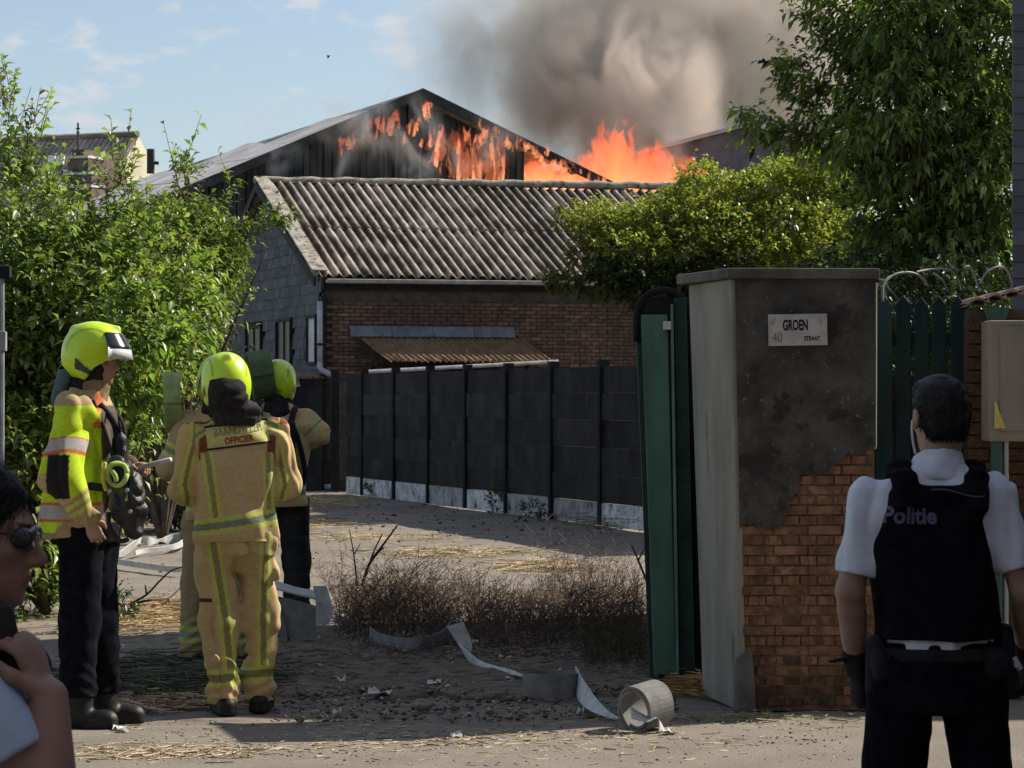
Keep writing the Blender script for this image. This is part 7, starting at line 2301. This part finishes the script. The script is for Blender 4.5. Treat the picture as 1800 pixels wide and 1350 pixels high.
# ---- the policeman, seen from behind on the right
def policeman():
    d = 8.0
    loc = Vector(((1637 - 900) / FPX * d, d, 0))
    J = dict(hipL=(-.075, 0, .88), hipR=(.105, 0, .88), kneeL=(-.115, .02, .48), kneeR=(.165, .02, .48), ankL=(-.14, -.02, .08), ankR=(.19, -.02, .08), toeL=(-.3, 1, 0), toeR=(.3, 1, 0),
             chest=(-.005, 0, 1.22), neck=(.02, .01, 1.43), head=(.033, .04, 1.592), hrot=head_rot(10, -4),
             shL=(-.185, .0, 1.355), elL=(-.240, -.02, 1.085), wrL=(-.212, .06, .865), shR=(.182, -.02, 1.365), elR=(.262, -.06, 1.085), wrR=(.300, .10, .90),
             handL=((.12, .25, -.95), (.95, .1, .1), (-.2, .9, .2), .55), handR=((.1, .5, -.8), (-1, .1, 0), (.0, .9, .4), .6))
    P = person('person in a black police vest over a white short-sleeved polo, seen from behind', loc, R(0), J, .0065, (.33, .205, .155))
    # polo shirt
    q = SDF((-.42, -.3, .86), (.42, .3, 1.56), .0065)
    q.stack([(.88, .02, 0, .172, .125), (1.05, .01, 0, .155, .115), (1.22, 0, 0, .185, .13), (1.33, 0, 0, .200, .12), (1.39, .005, .0, .178, .095), (1.43, .015, .01, .110, .080), (1.46, .02, .01, .075, .07)], .02)
    q.cone(J['shL'], J['elL'], .062, .054, .06); q.cone(J['shR'], J['elR'], .066, .056, .06)
    q.folds(.012, (11, 11, 7), 3)
    for a, b in ((J['shL'], J['elL']), (J['shR'], J['elR'])):
        a, b = V3(*a), V3(*b); dd = hat(b - a); sx = np.sign(a[0])
        G = q.grid()
        q.D = np.where(sx * G[..., 0] > .155, np.maximum(q.D, ((G - (a + dd * .225)) @ dd)), q.D).astype(np.float32)
    q.cut((0, 0, .905), (0, 0, -1))
    shirt = part('polo_shirt', q, m_polo, P)
    q = SDF((-.12, -.12, 1.37), (.16, .14, 1.54), .005)
    q.cone((.020, .012, 1.425), (.026, .012, 1.485), .092, .072, 0); q.cone((.02, .012, 1.36), (.028, .016, 1.53), .068, .060, .004, 's'); q.cut((.02, 0, 1.488), (0, .35, .94)); q.cut((.02, 0, 1.41), (0, 0, -1)); q.folds(.004, (12, 12, 12), 2)
    part('collar', q, m_polo, P)
    # ballistic vest: panel and shoulder straps
    q = SDF((-.28, -.26, .9), (.30, .26, 1.52), .0065)
    q.stack([(.948, .022, 0, .187, .140), (1.06, .012, 0, .186, .142), (1.20, -.005, 0, .182, .146), (1.30, -.01, 0, .165, .136), (1.375, -.005, .0, .145, .110)], .015, pw=3.0)
    for s in (-1, 1): q.chain([(.01 + s * .105, -.115, 1.33), (.015 + s * .105, -.075, 1.42), (.015 + s * .105, .02, 1.445), (.01 + s * .105, .10, 1.38), (.01 + s * .10, .13, 1.30)], [.034] * 5, .025, flat=((0, .5, .85), .5))
    q.cone((-.08, -.098, 1.372), (.11, -.098, 1.378), .026, .026, .03)
    for s in (-1, 1): q.ell((s * .215 - .0, 0, 1.31), (.055, .16, .095), .02, 's')
    q.folds(.006, (8, 8, 6), 6)
    vest = part('ballistic_vest', q, m_navy, P)
    bv = bvh_of(vest)
    sub_text('Politie', .066, .0020, .92, bv, -.082, 1.310, R(-1), m_print, 'lettering', vest, .004)
    vv, ff = [], []
    for i in range(25):
        x = -.02 + .155 * i / 24
        for z in (1.382, 1.387): vv.append(on_back(bv, x, z + .006 * math.sin(i * .25) - .0006 * i, .003))
    for i in range(24): ff.append((2 * i, 2 * i + 2, 2 * i + 3, 2 * i + 1))
    obj('seam', vv, ff, mat('seam_grey', (.06, .06, .055), .8, .1, 9), vest, inv=False)
    # trousers, belt with gear
    q = SDF((-.42, -.3, .0), (.45, .3, 1.0), .0075)
    q.stack([(.74, .015, 0, .180, .135), (.86, .017, 0, .178, .130), (.94, .020, 0, .168, .125)], .04)
    q.chain([J['hipL'], J['kneeL'], J['ankL']], [.108, .09, .082], .03); q.chain([J['hipR'], J['kneeR'], J['ankR']], [.108, .09, .082], .03)
    q.folds(.009, (8, 8, 6), 5); q.cut((0, 0, .935), (0, .06, 1)); q.cut((0, 0, .06), (0, 0, -1))
    part('trousers', q, m_navy, P)
    q = SDF((-.3, -.25, .78), (.34, .25, 1.0), .0065)
    q.stack([(.885, .02, 0, .182, .138), (.925, .02, 0, .180, .136)], 0); q.cone((-.168, -.04, .93), (-.172, -.03, .80), .030, .026, .008); q.cone((-.16, -.07, .90), (-.155, -.075, .85), .026, .026, .008)
    q.cone((.205, -.03, .94), (.222, -.03, .82), .030, .034, .01); q.cone((.215, .02, .96), (.225, .03, .86), .03, .03, .01); q.ell((.17, -.09, .88), (.04, .03, .05), .01)
    q.stack([(.86, .02, 0, .160, .118), (.95, .02, 0, .160, .118)], 0, 's')
    part('duty_belt', q, m_cloth_dark, P)
    mb = MB(); mb.tube([V3(.232, -.05, .895), V3(.250, -.06, .86)], .010, 8); mb.tube([V3(.236, -.06, .875), V3(.236, -.075, .875)], .008, 8); mb.build('key_clip', m_zinc, P, inv=False)
    # black gloves
    for sd in 'LR':
        h = J['hand' + sd]; w = V3(*J['wr' + sd]); dd = hat(h[0])
        q = SDF(w - .24, w + .24, .0055); q.cone(w - dd * .035, w + dd * .01, .040, .036, .01); sdf_hand(q, w, h[0], h[1], h[2], h[3], 1.12, .006)
        if sd == 'L': q.cone(w - dd * .02 + V3(-.03, -.02, 0), w - dd * .012 + V3(-.078, -.03, .0), .012, .008, .006, flat=((0, .1, 1), .6))
        part('glove', q, m_cloth_dark, P)
    boots(P, J, hgt=.14, r=.065)
    # short dark hair
    hc, Rm = V3(*J['head']), J['hrot']
    q = SDF(hc - .18, hc + .18, .0045)
    q.ell(hc + Rm @ V3(0, -.012, .034), (.084, .104, .094), 0, rot=Rm); q.ell(hc + Rm @ V3(0, .05, .09), (.060, .06, .035), .03, rot=Rm); q.ell(hc + Rm @ V3(0, -.055, -.03), (.066, .055, .055), .03, rot=Rm)
    q.folds(.0035, (40, 40, 26), 5)
    G = q.grid(); L = (G - hc) @ Rm
    low = np.interp(L[..., 1], [-.12, -.05, -.02, .02, .05, .09, .12], [-.072, -.066, -.015, .0, .030, .055, .06])
    q.D = np.maximum(q.D, (low - L[..., 2]).astype(np.float32) * .8)
    fuzz(part('hair', q, m_hair, P), 6500, .010, .0009, 3, (0, .1, -.9), .16)
    # white earpiece with its cable
    mb = MB(); ec = hc + Rm @ V3(-.088, -.005, -.02)
    mb.tube(smooth_path([ec + V3(.0, -.005, .012), ec + V3(-.004, -.018, -.012), ec + V3(-.001, -.022, -.05), ec + V3(.006, -.02, -.085)], 6), [.004] * 19, 6)
    mb.build('earpiece', m_white, P, True, inv=False)
    # dark emblem on the right sleeve
    mb = MB(); sh = V3(*J['shR']); el = V3(*J['elR'])
    for k in range(3):
        c = sh + (el - sh) * (.46 + .09 * k) + V3(.062, -.052, 0)
        mb.tube([c + V3(-.006, -.006, .006 - .002 * k), c + V3(.010, .004, -.004)], .006, 6)
    mb.build('sleeve_emblem', m_print, P, inv=False)
policeman()

# ---- the woman in sunglasses at the lower left, close to the camera
def woman():
    d = 4.5
    loc = Vector(((14 - 900) / FPX * d, d, 0))
    hc = (.0, -.052, 1.425); Rm = head_rot(2, -6)
    J = dict(arm=1.22, box=((-.30, -.26, -.02), (.30, .26, 1.60)), hipL=(-.085, -.06, .80), hipR=(.085, -.06, .80), kneeL=(-.10, -.04, .43), kneeR=(.10, -.04, .43), ankL=(-.11, -.07, .07), ankR=(.11, -.07, .07), toeL=(-.1, 1, 0), toeR=(.1, 1, 0),
             chest=(0, -.08, 1.10), neck=(0, -.085, 1.27), head=hc, hrot=Rm,
             shL=(-.155, -.08, 1.20), elL=(-.22, -.04, .97), wrL=(-.12, .11, .95), shR=(.155, -.050, 1.195), elR=(.185, .092, 0.985), wrR=(.14, .090, 1.172),
             handL=((.5, .8, .1), (0, 0, -1), (.8, -.5, 0), .5), handR=((-.12, -.40, .90), (-.35, -.90, -.35), (.95, -.15, .15), .80))
    P = person('person in dark sunglasses and a pale blue polo, close by in profile', loc, R(-90), J, .004, (.31, .19, .145), s=.98)
    hcv = V3(*hc)
    q = SDF(hcv - .24, hcv + .24, .005)
    q.ell(hcv + Rm @ V3(0, -.018, .040), (.086, .105, .094), 0, rot=Rm); q.ell(hcv + Rm @ V3(0, -.085, -.02), (.055, .06, .07), .03, rot=Rm); q.cone(hcv + Rm @ V3(0, -.11, -.01), hcv + Rm @ V3(0, -.15, -.12), .035, .02, .02)
    q.folds(.006, (30, 16, 30), 5)
    G = q.grid(); L = (G - hcv) @ Rm
    low = np.interp(L[..., 1], [-.2, -.06, -.03, .03, .06, .085, .12], [-.2, -.09, -.02, .01, .045, .070, .09])
    q.D = np.maximum(q.D, (low - L[..., 2]).astype(np.float32) * .8)
    fuzz(part('hair', q, m_hair, P), 4200, .032, .0009, 4, (0, -.8, -.7), .03)
    # sunglasses
    q = SDF(hcv - .16, hcv + .16, .0035)
    for s in (-1, 1):
        q.ell(hcv + Rm @ V3(s * .034, .094, .004), (.029, .009, .021), .004, rot=Rm); q.ell(hcv + Rm @ V3(s * .058, .082, .006), (.010, .018, .018), .006, rot=Rm)
        q.cone(hcv + Rm @ V3(s * .066, .078, .012), hcv + Rm @ V3(s * .080, -.02, .010), .0035, .003, .003, flat=((1, 0, 0), .6))
    q.cone(hcv + Rm @ V3(-.012, .100, .010), hcv + Rm @ V3(.012, .100, .010), .003, .003, .003)
    part('sunglasses', q, m_visor, P)
    # polo and collar
    q = SDF((-.35, -.32, .72), (.35, .22, 1.36), .006)
    q.stack([(.74, 0, -.07, .165, .125), (.95, 0, -.075, .145, .115), (1.10, 0, -.075, .165, .125), (1.19, 0, -.08, .16, .105), (1.25, 0, -.085, .085, .075), (1.275, 0, -.085, .065, .065)], .02)
    q.cone(J['shR'], J['elR'], .072, .075, .04); q.cone(J['shL'], J['elL'], .070, .068, .04); q.folds(.007, (11, 11, 8), 8)
    for a, b, c in ((J['shR'], J['elR'], .150), (J['shL'], J['elL'], .17)):
        a, b = V3(*a), V3(*b); dd = hat(b - a); G = q.grid()
        q.D = np.where((np.sign(a[0]) * G[..., 0] > .10) , np.maximum(q.D, ((G - (a + dd * c)) @ dd)), q.D).astype(np.float32)
    part('polo_shirt', q, m_polo_b, P)
    # dark vest and strap
    q = SDF((-.30, -.34, .74), (.30, .22, 1.33), .006)
    q.stack([(.78, 0, -.07, .172, .145), (.98, 0, -.075, .160, .140), (1.12, 0, -.075, .150, .145), (1.19, 0, -.08, .115, .125)], .015, pw=2.8)
    for s in (-1, 1): q.chain([(s * .085, -.20, 1.15), (s * .085, -.14, 1.255), (s * .085, -.06, 1.268), (s * .085, .015, 1.20), (s * .085, .045, 1.10)], [.036] * 5, .02)
    for s in (-1, 1): q.ell((s * .20, -.075, 1.16), (.055, .15, .10), .02, 's')
    q.folds(.006, (8, 8, 6), 6)
    part('ballistic_vest', q, m_navy, P)
    mb = MB(); mb.tube(smooth_path([(.095, .0, 1.262), (.118, .032, 1.20), (.122, .060, 1.12), (.118, .062, 1.03)], 6), .009, 6); mb.build('lanyard', m_polo, P, True, inv=False)
    q = SDF((-.3, -.3, .0), (.3, .15, .9), .009)
    q.stack([(.70, 0, -.06, .165, .13), (.85, 0, -.06, .15, .12)], .03); q.chain([J['hipL'], J['kneeL'], J['ankL']], [.10, .08, .07], .03); q.chain([J['hipR'], J['kneeR'], J['ankR']], [.10, .08, .07], .03)
    q.cut((0, 0, .84), (0, 0, 1)); q.cut((0, 0, .05), (0, 0, -1)); part('trousers', q, m_navy, P)
    boots(P, J, hgt=.12, r=.06)
    # the radio microphone she holds to her collar
    W_ = Matrix.Translation(loc) @ Matrix.Rotation(R(-90), 4, 'Z')
    q = SDF((.0, -.06, 1.17), (.2, .12, 1.36), .0045)
    q.cone((.112, .030, 1.215), (.100, .005, 1.300), .020, .024, .004, flat=((1, .2, 0), .7)); q.cone((.10, -.0, 1.30), (.09, -.012, 1.33), .008, .006, .006)
    v, f = q.mesh(); o = obj('microphone', [W_ @ Vector(tuple(p)) for p in v], [tuple(x) for x in f], m_boot, smooth=True)
    tag(o, 'black radio microphone held at the collar of the person in sunglasses', 'radio')
    mb = MB(); mb.tube([W_ @ Vector((.118, -.012, 1.285)), W_ @ Vector((.120, -.010, 1.288))], .007, 8); mb.build('button', m_zinc, o)
woman()
